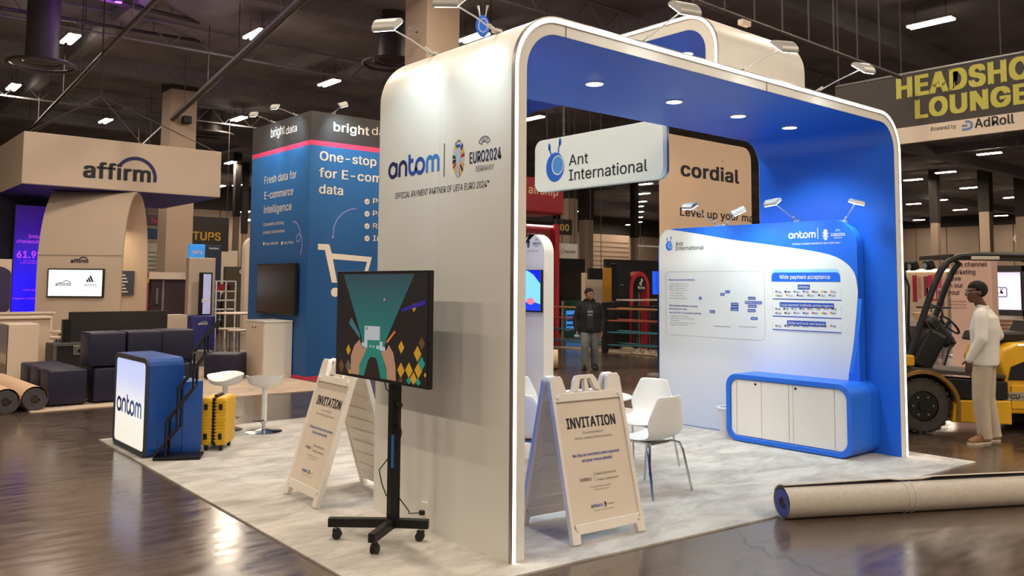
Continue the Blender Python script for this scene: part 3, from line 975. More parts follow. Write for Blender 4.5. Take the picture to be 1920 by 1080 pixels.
# ------------------------------------------------------------------ the tower with the upright screen, far left inside
XT = 5.2
ut0, ut1 = -5.90, -pX(1020, 560, XT).y
tw = thing('screen_tower', 'white rounded display tower with a blue screen, seen at the arch post', 'display wall', (XT, 5.7, 0.012))
MB().prism(rrect(ut0, 0.012, ut1, 2.52, 0.3, 10, (0, 0, 1, 1)), fX(XT), 0, -0.2).build('tower_body', white_lam, tw, bevel=0.004)
ft = fX(XT)
UT = lambda x, y: U(x, y, XT)
s0 = UT(980, 584); s1 = UT(1018.5, 584); s2 = UT(1018.5, 506)
MB().prism([(s0[0], s0[1]), (s1[0], s0[1]), (s1[0], s2[1]), (s0[0], s2[1])], ft, 0, 0.05).build('screen_body', black_p, tw, bevel=0.005)
scr = mat('screen_sky_light', (120, 190, 240), 0.3, var=0, emit=1.0, ecol=(120, 195, 245))
Flat(ft, 0.052).rect(s0[0] + 0.01, s1[1] + 0.01, s1[0] - 0.01, s2[1] - 0.01).build('screen_picture', scr, tw)
d_ = s1[0] - 0.01; t_ = s2[1] - 0.01; b_ = s1[1] + 0.01
Flat(ft, 0.053).poly([(d_, t_), (d_, t_ - 0.2), (d_ - 0.16, t_ - 0.06), (d_ - 0.3, t_)]).build('screen_corner', mat('screen_blue_light', (20, 30, 220), 0.3, var=0, emit=1.0), tw)
Flat(ft, 0.053).poly([(s0[0] + 0.02, b_), (d_, b_), (d_, b_ + 0.1), (d_ - 0.15, b_ + 0.13), (s0[0] + 0.02, b_ + 0.12)]).build('screen_wave', mat('screen_wave_light', (30, 60, 210), 0.3, var=0, emit=0.9), tw)
Flat(ft, 0.054).ell(d_ - 0.22, b_ + 0.14, 0.09, 0.05).build('screen_pink_spot', mat('screen_pink_light', (232, 120, 130), 0.3, var=0, emit=0.8), tw)
a_ = UT(991, 456); cup_emblem(ft, a_[0], a_[1], 0.15, tw, mono=ink, lift=0.004)
a_ = UT(999, 459); b_ = UT(1014, 459); euro_words(ft, a_[0], a_[1], b_[0], 0.04, tw, lift=0.004)
a_ = UT(989, 472); b_ = UT(1010, 472); text('UEFA EURO 2024', ft, a_[0], a_[1], b_[0], 0.022, ink_grey, tw, lift=0.004)

# ------------------------------------------------------------------ low cabinet in front of the information wall
XC = 4.66
cab = thing('storage_cabinet', 'low white cabinet with rounded blue surround under the information wall', 'cabinet', (XC, 1.0, 0.012))
c0, c1, cz0, cz1, cr = -1.72, -0.22, 0.02, 0.76, 0.14
fc = fX(XC)
def cl(o):
    return rrect(c0 + o, cz0 + o, c1 - o, cz1 - o, cr - o * 0.5, 8)
MB().band(cl(0), cl(0.055), fc, 0, -0.412, closed=True).build('blue_surround', blue_lam, cab, smooth=True, bevel=0.006)
MB().prism(cl(0.05), fc, -0.04, -0.405).build('carcass', white_lam, cab)
P = [(-0.41, cz0)] + arc(c1 - cr, cz0 + cr, cr, -PI / 2, 0, 8) + arc(c1 - cr, cz1 - cr, cr, 0, PI / 2, 8) + [(-0.41, cz1)]
MB().prism(P, fc, -0.412, -0.575).build('rear_end_box', blue_lam, cab, smooth=True)
dz0, dz1 = cz0 + 0.062, cz1 - 0.062
xs = [c0 + 0.062, -1.60 + 0.01, -1.27, -0.935, -0.885, -0.415, c1 - 0.062]
P = arc(c0 + 0.062 + 0.08, dz1 - 0.08, 0.08, PI, PI / 2, 6) + [(xs[1], dz1), (xs[1], dz0)] + arc(c0 + 0.142, dz0 + 0.08, 0.08, 1.5 * PI, PI, 6)
MB().prism(P, fc, -0.045, -0.02).build('end_panel', white_lam, cab)
P = [(xs[5] + 0.004, dz1)] + arc(c1 - 0.142, dz1 - 0.08, 0.08, PI / 2, 0, 6) + arc(c1 - 0.142, dz0 + 0.08, 0.08, 0, -PI / 2, 6) + [(xs[5] + 0.004, dz0)]
MB().prism(P, fc, -0.045, -0.02).build('end_panel', white_lam, cab)
doors = []
for k, (x0, x1) in enumerate(((xs[1] + 0.004, xs[2] - 0.003), (xs[2] + 0.003, xs[3] - 0.003), (xs[3] + 0.003, xs[4] - 0.002), (xs[4] + 0.002, xs[5] - 0.002))):
    d = MB().prism([(x0, dz0), (x1, dz0), (x1, dz1), (x0, dz1)], fc, -0.045, -0.018).build('door' if k != 2 else 'centre_strip', white_lam, cab, bevel=0.002)
    doors.append(d)
for d, (u, v) in ((doors[0], (xs[2] - 0.07, dz1 - 0.035)), (doors[3], (xs[4] + 0.035, dz1 - 0.035))):
    MB().tube((XC + 0.02, -u, v), (XC + 0.008, -u, v), 0.012, n=14).build('lock', black_m, d)

# waste bin behind the cabinet
wb = thing('waste_bin', 'small white waste bin half hidden behind the cabinet', 'bin', (4.90, 1.86, 0.012))
MB().lathe([(0.09, 0), (0.115, 0.30), (0.125, 0.30), (0.125, 0.325), (0.105, 0.325), (0.085, 0.02), (0, 0.02)]).build('bucket', mat('pale_plastic', (216, 214, 222), 0.5), wb, smooth=True, world=False)
MB().torus((0, 0, 0.32), 0.12, 0.012).build('rim', white_pl, wb, smooth=True, world=False)
# ================================================================== arm spotlights
head_m = mat('lamp_head_silver', (196, 194, 188), 0.35, metal=0.3)
def arm_light(base, head, aim, label, power, size=0.14, spot=95, group='arm spotlights on the booth', soft=0.06):
    base = Vector(base); head = Vector(head); aim = Vector(aim)
    t = thing('arm_spotlight', label, 'spotlight', base, 0, group)
    d = (head - base); dh = Vector((d.x, d.y, 0)).normalized()
    b = MB(); b.box(base + Vector((-0.03, -0.03, -0.005)), base + Vector((0.03, 0.03, 0.02)), bev=0.006)
    b.tube(base, base + d * 0.18 + Vector((0, 0, 0.02)), 0.013, 0.009)
    b.build('clamp', head_m, t, smooth=False)
    MB().path([base + d * 0.12, base + d * 0.5 + Vector((0, 0, 0.01)), head - dh * size * 0.2], 0.0055, 8).build('arm', head_m, t, smooth=True)
    side = Vector((-dh.y, dh.x, 0))
    down = (aim - head).normalized()
    # wedge shaped head: half round back, flat lit face below
    n = down
    fwd = (dh - n * dh.dot(n)).normalized()
    sd = n.cross(fwd)
    rot = Matrix((sd, fwd, n)).transposed()
    b = MB()
    W_ = size * 0.55; L_ = size * 0.5
    prof = arc(0, 0, 1, 0, PI, 10)
    top = [(u * L_, -v * size * 0.32) for u, v in prof]
    b.prism(top, lambda u, v, h: head + rot @ Vector((h, u, v)), -W_, W_)
    b.build('lamp_head', head_m, t, smooth=True)
    MB().obox(head + n * 0.004, (W_ * 1.8, L_ * 1.8, 0.006), rot).build('lamp_lens', glow_w, t)
    lamp('SPOT', head + n * 0.03, aim, power, COOL, t, spot_size=R(spot), spot_blend=0.9, shadow_soft_size=soft)
    return t
SP = 19
arm_light((0.20, 1.20, 3.52), pX(727, 50, -0.42), (0.0, 1.12, 2.9), 'far arm spotlight with its head out over the printed side wall', SP, 0.16)
arm_light((0.20, 0.42, 3.52), pX(845, 4, -0.42), (0.0, 0.42, 2.9), 'arm spotlight on the side wall nearest the front corner, cut by picture top', SP, 0.16)
arm_light((1.29, 0.04, 3.56), pY(1283, 20, -0.45), (1.3, 0.0, 3.1), 'arm spotlight on the front roof edge nearest the left corner', 4.5, 0.17)
arm_light((2.56, 0.04, 3.56), pY(1470, 90, -0.45), (2.6, 0.0, 3.1), 'middle arm spotlight on the front roof edge, against the tan side', 4.5, 0.16)
arm_light((3.75, 0.04, 3.56), pY(1618, 130, -0.45), (3.8, 0.0, 3.1), 'arm spotlight on the front roof edge nearest the lettered banner', 4.5, 0.16)
arm_light((5.14, 2.14, 2.47), pX(1294, 388, 4.63), (5.0, 2.2, 1.95), 'left arm spotlight on the information wall', 17, 0.14, 110)
arm_light((5.14, 2.04, 2.47), pX(1384, 398, 4.63), (5.0, 1.45, 1.95), 'second arm spotlight on the information wall, lens glaring at the viewer', 17, 0.14, 110)
arm_light((5.14, 1.07, 2.47), pX(1449, 381, 4.63), (5.0, 1.0, 1.95), 'arm spotlight above the white lettering of the information wall', 17, 0.14, 110)
arm_light((5.14, 0.52, 2.44), (5.0, 0.30, 2.62), (5.0, 0.5, 2.0), 'folded arm spotlight at the right shoulder of the information wall', 10, 0.12, 110)

# small round emblem hung behind the roof
c = pD(905, 46, 10.4)
em = thing('emblem_sign', 'small round blue emblem with two feelers above the side wall edge', 'sign', (c.x, c.y, c.z - 0.1))
fe = lambda u, v, h: (c.x - CR.y * 0 + 0.66 * u * 1 - 0.75 * h, c.y - 0.75 * u - 0.66 * h, c.z + v)
MB().prism(arc(0, -0.02, 0.082, 0, 2 * PI, 28, 0.13)[:-1], fe, -0.03, 0.03).build('disc', blue_lam, em)
for s in (-1, 1):
    MB().path([fe(s * 0.035, 0.1, 0), fe(s * 0.045, 0.17, 0), fe(s * 0.06, 0.235, 0)], [0.008, 0.010, 0.017], 8).build('feeler', head_m, em, smooth=True)
f = Flat(fe, 0.032); f.stroke(arc(0.012, -0.02, 0.055, 0, 2 * PI, 28, 0.085)[:-1], 0.007, True); f.build('white_ring', ink_white, em)
MB().tube(c + Vector((0, 0, 0.12)), (c.x, c.y, ZC - 0.4), 0.004, n=5).build('hanging_wire', black_m, em)

# ================================================================== screen on a wheeled stand
tv = thing('screen_stand', 'black wheeled stand with large tilted screen showing green artwork', 'screen', (-0.3, 0.88, 0.012))
B0 = Vector((-0.3, 0.88, 0.012))
def leg_end(x, y):
    e = pZ(x, y, 0.10)
    return Vector((e.x, e.y, 0))
zf = 0.012
ends = [Vector((-0.63, 1.17, 0)), Vector((-0.60, 0.66, 0)), Vector((-0.13, 0.70, 0))]
castm = mat('caster_rubber', (24, 23, 24), 0.6)
for e in ends:
    p0 = Vector((B0.x, B0.y, 0.125)); p1 = Vector((e.x, e.y, 0.125))
    d = p1 - p0
    rot = Matrix.Rotation(math.atan2(d.y, d.x), 3, 'Z')
    lg = MB().obox((p0 + p1) / 2, (d.length, 0.05, 0.06), rot, bev=0.004).build('base_leg', black_m, tv)
    q = p1 - d.normalized() * 0.05
    MB().tube((q.x, q.y, 0.095), (q.x, q.y, 0.07), 0.012).build('caster_stem', steel, lg)
    b = MB()
    for s in (-1, 1):
        b.tube(Vector((q.x, q.y, zf + 0.03)) + rot @ Vector((-0.01, s * 0.009, 0)), Vector((q.x, q.y, zf + 0.03)) + rot @ Vector((-0.01, s * 0.024, 0)), 0.03, n=18)
    b.obox(Vector((q.x, q.y, zf + 0.055)) + rot @ Vector((-0.005, 0, 0)), (0.05, 0.034, 0.03), rot, bev=0.006)
    b.build('caster_wheel', castm, lg)
MB().box((B0.x - 0.035, B0.y - 0.03, 0.09), (B0.x + 0.035, B0.y + 0.03, 1.45), bev=0.004).build('pole', black_m, tv)
MB().box((B0.x - 0.028, B0.y - 0.042, 0.50), (B0.x - 0.036, B0.y - 0.02, 0.72)).build('blue_sticker', mat('blue_sticker', (30, 110, 190), 0.5, var=0), tv)
MB().tube((B0.x, B0.y - 0.03, 0.92), (B0.x, B0.y - 0.07, 0.92), 0.018).build('height_knob', black_p, tv)
MB().tube((B0.x, B0.y - 0.03, 0.77), (B0.x, B0.y - 0.06, 0.77), 0.014).build('height_knob', black_p, tv)
XV = -0.37
q00 = pX(631, 703.5, XV); q01 = pX(631, 512.5, XV); q10 = pX(806, 729.3, XV); q11 = pX(803, 502.5, XV)
print('TV corners', q00, q01, q10, q11)
ty0, ty1 = (q10.y + q11.y) / 2, (q00.y + q01.y) / 2
tz0, tz1 = (q00.z + q10.z) / 2, (q01.z + q11.z) / 2
MB().box((XV, ty0, tz0), (XV + 0.035, ty1, tz1), bev=0.004).build('screen_body', black_p, tv)
MB().box((XV + 0.035, ty0 + 0.3, tz0 + 0.12), (XV + 0.05, ty1 - 0.3, tz1 - 0.12)).build('wall_mount', black_m, tv)
fv = fX(XV)
SW, SH = ty1 - ty0, tz1 - tz0
def S(a, b_):
    return (-ty1 + a * SW, tz0 + b_ * SH)
def scrmat(n, c, e=0.35):
    return mat(n, c, 0.25, var=0, emit=e)
def SPoly(name, m, pts, h=0.003):
    Flat(fv, h).poly([S(*p) for p in pts]).build(name, m, tv)
SPoly('screen_picture', scrmat('screen_dark_light', (34, 30, 32), 0.25), [(0.012, 0.02), (0.988, 0.02), (0.988, 0.982), (0.012, 0.982)], 0.002)
SPoly('picture_beam', ramp_mat('screen_beam_light', [(0, (30, 112, 108)), (0.35, (34, 122, 112)), (0.75, (44, 96, 104)), (1, (50, 74, 86))], 'Z', tz0 - 0.012, tz1 - 0.012, 0.25, emit=0.35), [(0.32, 0.36), (0.57, 0.36), (0.86, 0.97), (0.08, 0.97)])
SPoly('picture_hand', scrmat('screen_skin_light', (176, 136, 112)), [(0.19, 0.03), (0.19, 0.2), (0.23, 0.3), (0.29, 0.36), (0.31, 0.3), (0.37, 0.28), (0.33, 0.2), (0.29, 0.12), (0.29, 0.03)], 0.004)
SPoly('picture_hand', MATS['screen_skin_light'], [(0.53, 0.27), (0.59, 0.29), (0.61, 0.34), (0.66, 0.27), (0.685, 0.15), (0.69, 0.03), (0.60, 0.03), (0.59, 0.12), (0.56, 0.2)], 0.004)
SPoly('picture_device', scrmat('screen_teal_light', (38, 130, 120)), [(0.27, 0.03), (0.30, 0.14), (0.36, 0.26), (0.34, 0.33), (0.3, 0.36), (0.58, 0.36), (0.56, 0.3), (0.54, 0.26), (0.57, 0.16), (0.61, 0.03)], 0.0035)
SPoly('picture_road', scrmat('screen_road_light', (44, 34, 34), 0.2), [(0.345, 0.03), (0.39, 0.18), (0.42, 0.21), (0.47, 0.21), (0.49, 0.18), (0.53, 0.03)], 0.0045)
SPoly('picture_card', scrmat('screen_card_light', (176, 186, 196), 0.45), [(0.345, 0.36), (0.515, 0.37), (0.515, 0.495), (0.345, 0.49)], 0.005)
SPoly('picture_chip', scrmat('screen_chip_light', (120, 140, 150)), [(0.36, 0.455), (0.385, 0.455), (0.385, 0.48), (0.36, 0.48)], 0.006)
for x, y, w, h in ((0.315, 0.3, 0.03, 0.035), (0.345, 0.29, 0.035, 0.08), (0.405, 0.3, 0.018, 0.016), (0.44, 0.3, 0.018, 0.016), (0.48, 0.29, 0.03, 0.03), (0.515, 0.28, 0.03, 0.08), (0.54, 0.28, 0.035, 0.035)):
    SPoly('picture_car', MATS['screen_card_light'], [(x, y), (x + w, y), (x + w, y + h), (x, y + h)], 0.0055)
gold = scrmat('screen_gold_light', (196, 150, 44)); teal2 = scrmat('screen_aqua_light', (40, 140, 130)); umb = scrmat('screen_umber_light', (96, 72, 40)); gry = scrmat('screen_grey_light', (96, 90, 86))
for cx, cy, r, m in ((0.16, 0.25, 0.045, gold), (0.08, 0.09, 0.06, umb), (0.16, 0.1, 0.055, gry), (0.18, 0.04, 0.03, gold), (0.86, 0.68, 0.035, gold), (0.74, 0.33, 0.05, gold), (0.9, 0.29, 0.06, gold), (0.94, 0.38, 0.05, umb),
                     (0.74, 0.13, 0.06, gold), (0.82, 0.14, 0.06, gold), (0.91, 0.15, 0.06, gold), (0.865, 0.07, 0.055, gold), (0.94, 0.21, 0.055, teal2), (0.82, 0.045, 0.04, teal2), (0.91, 0.045, 0.04, teal2), (0.74, 0.04, 0.035, umb), (0.975, 0.12, 0.02, gold)):
    yy = cy - r * 1.5
    SPoly('picture_diamond', m, [(cx - r * 0.62, cy), (cx, max(cy - r * 1.15, 0.022)), (min(cx + r * 0.62, 0.987), cy), (cx, cy + r * 1.15)], 0.0045)
SPoly('picture_glow', scrmat('screen_steel_light', (60, 110, 130)), [(0.16, 0.5), (0.19, 0.56), (0.29, 0.42), (0.3, 0.36), (0.24, 0.42)], 0.005)
SPoly('picture_pen', scrmat('screen_amber_light', (214, 120, 50)), [(0.58, 0.36), (0.67, 0.47), (0.68, 0.455), (0.6, 0.355)], 0.005)
SPoly('picture_violet_streak', scrmat('screen_violet_light', (50, 36, 150)), [(0.73, 0.66), (0.97, 0.75), (0.97, 0.71), (0.75, 0.64)], 0.005)
SPoly('picture_dot', scrmat('screen_peach_light', (230, 160, 140)), [(0.55, 0.73), (0.565, 0.73), (0.565, 0.75), (0.55, 0.75)], 0.005)
# cable from the screen, along the pole and across to the wall socket
so = pX(797, 960, 0)
pts = [(XV + 0.04, 0.98, 1.10), (-0.34, 0.93, 1.02), (-0.31, 0.91, 0.99)]
MB().path(pts, 0.004, 6).build('cable', black_p, tv, smooth=True)
MB().path([(-0.3, 0.845, 0.92), (-0.31, 0.80, 0.80), (-0.3, 0.79, 0.74), (-0.3, 0.82, 0.66), (-0.3, 0.845, 0.62)], 0.004, 6).build('cable', black_p, tv, smooth=True)
MB().path([(-0.33, 0.90, 0.56), (-0.36, 0.97, 0.47), (-0.35, 0.95, 0.38), (-0.335, 0.91, 0.30)], 0.004, 6).build('cable', black_p, tv, smooth=True)
MB().path([(-0.28, 0.845, 0.30), (-0.22, 0.8, 0.20), (-0.12, so.y + 0.03, 0.14), (-0.05, so.y + 0.01, so.z), (-0.02, so.y, so.z)], 0.004, 6).build('cable', black_p, tv, smooth=True)
MB().box((-0.045, so.y - 0.016, so.z - 0.016), (-0.0125, so.y + 0.016, so.z + 0.016), bev=0.004).build('plug', black_p, tv)

# ================================================================== folding sign boards
frame_m = mat('moulded_white_plastic', (236, 228, 216), 0.42, var=0.02, bump=0.05, bscale=30)
insert_m = mat('printed_sign_insert', (226, 212, 194), 0.6, var=0.02)
def sign_board(label, loc, rz, spread=0.30, wd=0.62):
    t = thing('sign_board', label, 'sign', loc, rz, 'folding invitation sign boards')
    H_ = 1.085
    ang = math.atan2(spread, H_)
    L_ = H_ / math.cos(ang)
    def fnF(s):
        # s = -1 front leaf, +1 back leaf ; h outward
        return lambda u, v, h: (u, s * (spread - v * math.sin(ang)) + s * (0.02 + h * math.cos(ang)), v * math.cos(ang) + h * math.sin(ang))
    hw = wd / 2
    for s, nm in ((-1, 'front_leaf'), (1, 'back_leaf')):
        fn = fnF(s)
        b = MB()
        # side rails, feet, rails
        for e in (-1, 1):
            b.prism([(e * hw, 0), (e * (hw - 0.065), 0), (e * (hw - 0.075), 0.075), (e * (hw - 0.03), 0.10), (e * (hw - 0.03), 0.955), (e * (hw - 0.06), 0.995), (e * (hw - 0.14), 0.995), (e * (hw - 0.115), L_ - 0.02), (e * (hw - 0.10), L_), (e * (hw - 0.02), L_), (e * hw, L_ - 0.03)][::e], fn, -0.02, 0.022)
        b.prism([(-hw + 0.07, 0.06), (hw - 0.07, 0.06), (hw - 0.03, 0.13), (-hw + 0.03, 0.13)], fn, -0.02, 0.022)
        b.prism([(-hw + 0.02, 0.94), (hw - 0.02, 0.94), (hw - 0.06, 1.0), (-hw + 0.06, 1.0)], fn, -0.02, 0.024)
        lf = b.build(nm, frame_m, t, world=False, bevel=0.005)
        # carrying handle with two openings
        b = MB()
        o = [(-0.135, 0.995), (-0.10, L_ - 0.03), (-0.075, L_), (0.075, L_), (0.10, L_ - 0.03), (0.135, 0.995)]
        if s == -1:
            b.prism([(-0.135, 0.995), (-0.10, L_ - 0.03), (-0.075, L_), (-0.045, L_ - 0.025), (-0.075, 1.015)], fn, -0.018, 0.02)
            b.prism([(0.135, 0.995), (0.10, L_ - 0.03), (0.075, L_), (0.045, L_ - 0.025), (0.075, 1.015)][::-1], fn, -0.018, 0.02)
            b.prism([(-0.075, L_), (0.075, L_), (0.05, L_ - 0.03), (-0.05, L_ - 0.03)][::-1], fn, -0.018, 0.02)
            b.prism([(-0.022, 0.995), (0.022, 0.995), (0.014, L_ - 0.03), (-0.014, L_ - 0.03)], fn, -0.018, 0.02)
            b.build('handle', frame_m, lf, world=False, bevel=0.004)
            P = [(-hw + 0.032, 0.132), (hw - 0.032, 0.132), (hw - 0.032, 0.94), (-hw + 0.032, 0.94)]
            ins = MB().prism(P, fn, -0.006, 0.006).build('print_insert', insert_m, t, world=False)
            for e in (-1, 1):
                for vv in (0.095, 0.97):
                    p = Vector(fn(e * (hw - 0.05), vv, 0.02)); p2 = Vector(fn(e * (hw - 0.05), vv, 0.034))
                    MB().tube(p, p2, 0.011, n=10).build('knob', frame_m, lf, world=False)
        else:
            P = [(-hw + 0.032, 0.132), (hw - 0.032, 0.132), (hw - 0.032, 0.94), (-hw + 0.032, 0.94)]
            b = MB(); b.prism(P, fn, -0.014, 0.004)
            b.build('moulded_back', frame_m, t, world=False)
            for k in range(7):
                v = 0.19 + k * 0.105
                b = MB()
                b.prism([(-hw + 0.07, v), (hw - 0.07, v), (hw - 0.09, v + 0.02), (-hw + 0.09, v + 0.02)], fn, -0.024, -0.012)
                b.build('rib', frame_m, lf, world=False)
    M4 = Matrix.Translation(Vector(loc)) @ Matrix.Rotation(rz, 4, 'Z')
    fl = fnF(-1)
    fn = lambda u, v, h: M4 @ Vector(fl(u, v, h))
    def tx(s, cx, w, v, h, m, bold=0.0):
        text(s, fn, cx - w / 2, v, cx + w / 2, h, m, ins_ref, bold=bold, lift=0.0085)
    ins_ref = t
    tx('INVITATION', 0.0, 0.45, 0.755, 0.07, ink, 0.045)
    tx('You are invited to', 0.0, 0.19, 0.71, 0.017, ink_grey)
    tx('Antom product sharing sessions', 0.0, 0.34, 0.675, 0.017, ink_grey)
    tx('We help our merchants collect payments', 0.0, 0.43, 0.56, 0.020, ink_blue, 0.02)
    tx('and grow revenue globally!', 0.0, 0.28, 0.522, 0.020, ink_blue, 0.02)
    tx('SCHEDULE', -0.13, 0.10, 0.395, 0.020, ink, 0.01)
    Flat(fn, 0.0085).rect(-0.052, 0.385, -0.05, 0.455).build('divider_line', ink_grey, t)
    tx('18 March, 13:30 And 15:30', 0.055, 0.19, 0.425, 0.014, ink_grey, 0.01)
    tx('19 March, 11:00 And 15:30', 0.065, 0.20, 0.385, 0.014, ink_grey, 0.01)
    tx('*A goodie gift will be presented', -0.01, 0.20, 0.345, 0.010, ink_grey)
    tx('*First come first serve', 0.0, 0.14, 0.325, 0.010, ink_grey)
    antom(fn, -0.12, 0.215, 0.10, t, lift=0.0085)
    Flat(fn, 0.0085).rect(-0.012, 0.21, -0.010, 0.24).build('divider_line', ink_grey, t)
    cup_emblem(fn, 0.01, 0.225, 0.038, t, mono=ink, lift=0.0085)
    text('EURO2024', fn, 0.03, 0.22, 0.09, 0.009, ink, t, lift=0.0085)
    tx('OFFICIAL PAYMENT PARTNER', -0.01, 0.18, 0.19, 0.007, ink_grey)
    return t
sign_board('white folding INVITATION sign board inside the arch opening, facing the camera', (0.90, 0.275, 0.012), math.atan2(-0.06, 0.63), 0.28, 0.655)
sign_board('white folding INVITATION sign board at the left, partly behind the wheeled screen', (0.04, 2.2, 0.012), R(-93), 0.33)

# ================================================================== chairs and table
shell_m = mat('white_chair_shell', (236, 236, 230), 0.3, var=0.01)
def shell_chair(label, loc, rz):
    t = thing('shell_chair', label, 'chair', loc, rz, 'white shell chairs round the table')
    # faces +y. one continuous shell: seat front at y=+.24, back rising at y=-.2
    prof = [(0.25, 0.425, 0.215), (0.22, 0.445, 0.235), (0.12, 0.450, 0.245), (0.0, 0.440, 0.240), (-0.10, 0.438, 0.215), (-0.165, 0.455, 0.195), (-0.205, 0.50, 0.205), (-0.225, 0.56, 0.225), (-0.24, 0.62, 0.222), (-0.255, 0.70, 0.19), (-0.27, 0.78, 0.155), (-0.275, 0.82, 0.138)]
    b = MB(); bm = b.bm
    rows = []
    NX = 10
    for (y, z, w) in prof:
        row = []
        for i in range(NX + 1):
            u = -1 + 2 * i / NX
            back = max(0, min(1, (z - 0.45) / 0.15))
            curl = u * u
            row.append(bm.verts.new((u * w * 1.1, y + curl * 0.055 * back, z + (1 - back) * curl * 0.02 - back * curl * 0.0)))
        rows.append(row)
    for a, c in zip(rows, rows[1:]):
        for i in range(NX):
            bm.faces.new((a[i], a[i + 1], c[i + 1], c[i]))
    o = b.build('shell', shell_m, t, smooth=True, world=False)
    m = o.modifiers.new('thick', 'SOLIDIFY'); m.thickness = 0.009; m.offset = 0
    m = o.modifiers.new('soft', 'SUBSURF'); m.levels = 1; m.render_levels = 1
    for sx in (-1, 1):
        for (y0, y1) in ((0.16, 0.255), (-0.13, -0.255)):
            MB().path([(sx * 0.05, y0 * 0.8, 0.418), (sx * 0.16, y0, 0.418), (sx * 0.215, y0 + (y1 - y0) * 0.25, 0.40), (sx * 0.232, y0 + (y1 - y0) * 0.45, 0.34), (sx * 0.262, y1, 0.004)], 0.0105, 8).build('leg', chrome, t, smooth=True, world=False)
    MB().box((-0.12, -0.13, 0.405), (0.12, 0.15, 0.425), bev=0.005).build('under_frame', chrome, t, world=False)
    return t
ch = shell_chair('white shell chair with its back to the camera, in front of the table', (2.13, 0.70, 0.012), R(2))
place(ch, (2.80, 1.36, 0.012), R(97), 'white shell chair facing left, half hidden behind the nearest chair')
place(ch, (1.40, 1.38, 0.012), R(-72), 'white shell chair seen between arch post and sign board, back to the left')
place(ch, (1.98, 2.08, 0.012), R(172), 'farthest white shell chair, only its top seen behind the sign board')
tb = thing('round_table', 'round white table half hidden behind the front sign board', 'table', (2.14, 1.38, 0.012))
MB().lathe([(0, 0.70), (0.33, 0.70), (0.37, 0.712), (0.37, 0.722), (0.36, 0.728), (0, 0.728)], n=40).build('table_top', shell_m, tb, smooth=True, world=False)
MB().lathe([(0.03, 0.03), (0.028, 0.68), (0.09, 0.70)], n=20).build('pedestal', chrome, tb, smooth=True, world=False)
MB().lathe([(0, 0), (0.24, 0), (0.24, 0.01), (0.05, 0.03), (0.03, 0.05)], n=32).build('foot_plate', chrome, tb, smooth=True, world=False)

# ================================================================== reception counter with light box
ct = thing('reception_counter', 'blue reception counter with glowing white antom light box front', 'counter', (-0.76, 5.18, 0.012))
fk = fX(-0.76)
u0, u1, zt = -5.72, -4.63, 0.985
MB().prism(rrect(u0, 0.012, u1, zt, 0.085, 8), fk, 0, -0.34).build('counter_body', blue_dk, ct, smooth=True, bevel=0.004)
MB().prism(rrect(u0 + 0.05, 0.012, -4.63, 0.735, 0.05, 6, (1, 1, 0, 0)), fk, -0.342, -0.54).build('rear_shelf_unit', blue_dk, ct, bevel=0.004)
MB().band(rrect(u0, 0.012, u1, zt, 0.085, 8), rrect(u0 + 0.045, 0.065, u1 - 0.05, zt - 0.05, 0.05, 8), fk, 0.001, 0.022, closed=True).build('dark_front_frame', mat('dark_slate_frame', (58, 62, 72), 0.5), ct, bevel=0.003)
lb = ramp_mat('lightbox_panel_light', [(0, (236, 234, 220)), (0.45, (240, 240, 236)), (0.75, (196, 208, 250)), (1, (186, 200, 250))], 'Z', 0.0, 0.97, 0.4, emit=0.75)
MB().prism(rrect(u0 + 0.047, 0.067, u1 - 0.052, zt - 0.052, 0.048, 8), fk, 0.001, 0.012).build('light_box', lb, ct)
a_ = U(221, 778, -0.76); b_ = U(272, 790, -0.76)
antom(fk, -5.62, 0.375, 0.84, ct, cols=(mat('lit_navy_ink', (52, 56, 130), 0.6, var=0), mat('lit_navy_ink2', (60, 72, 150), 0.6, var=0), mat('lit_blue_ink', (84, 112, 190), 0.6, var=0), mat('lit_blue_ink2', (96, 130, 205), 0.6, var=0), mat('lit_sky_ink', (108, 150, 220), 0.6, var=0)), lift=0.014)

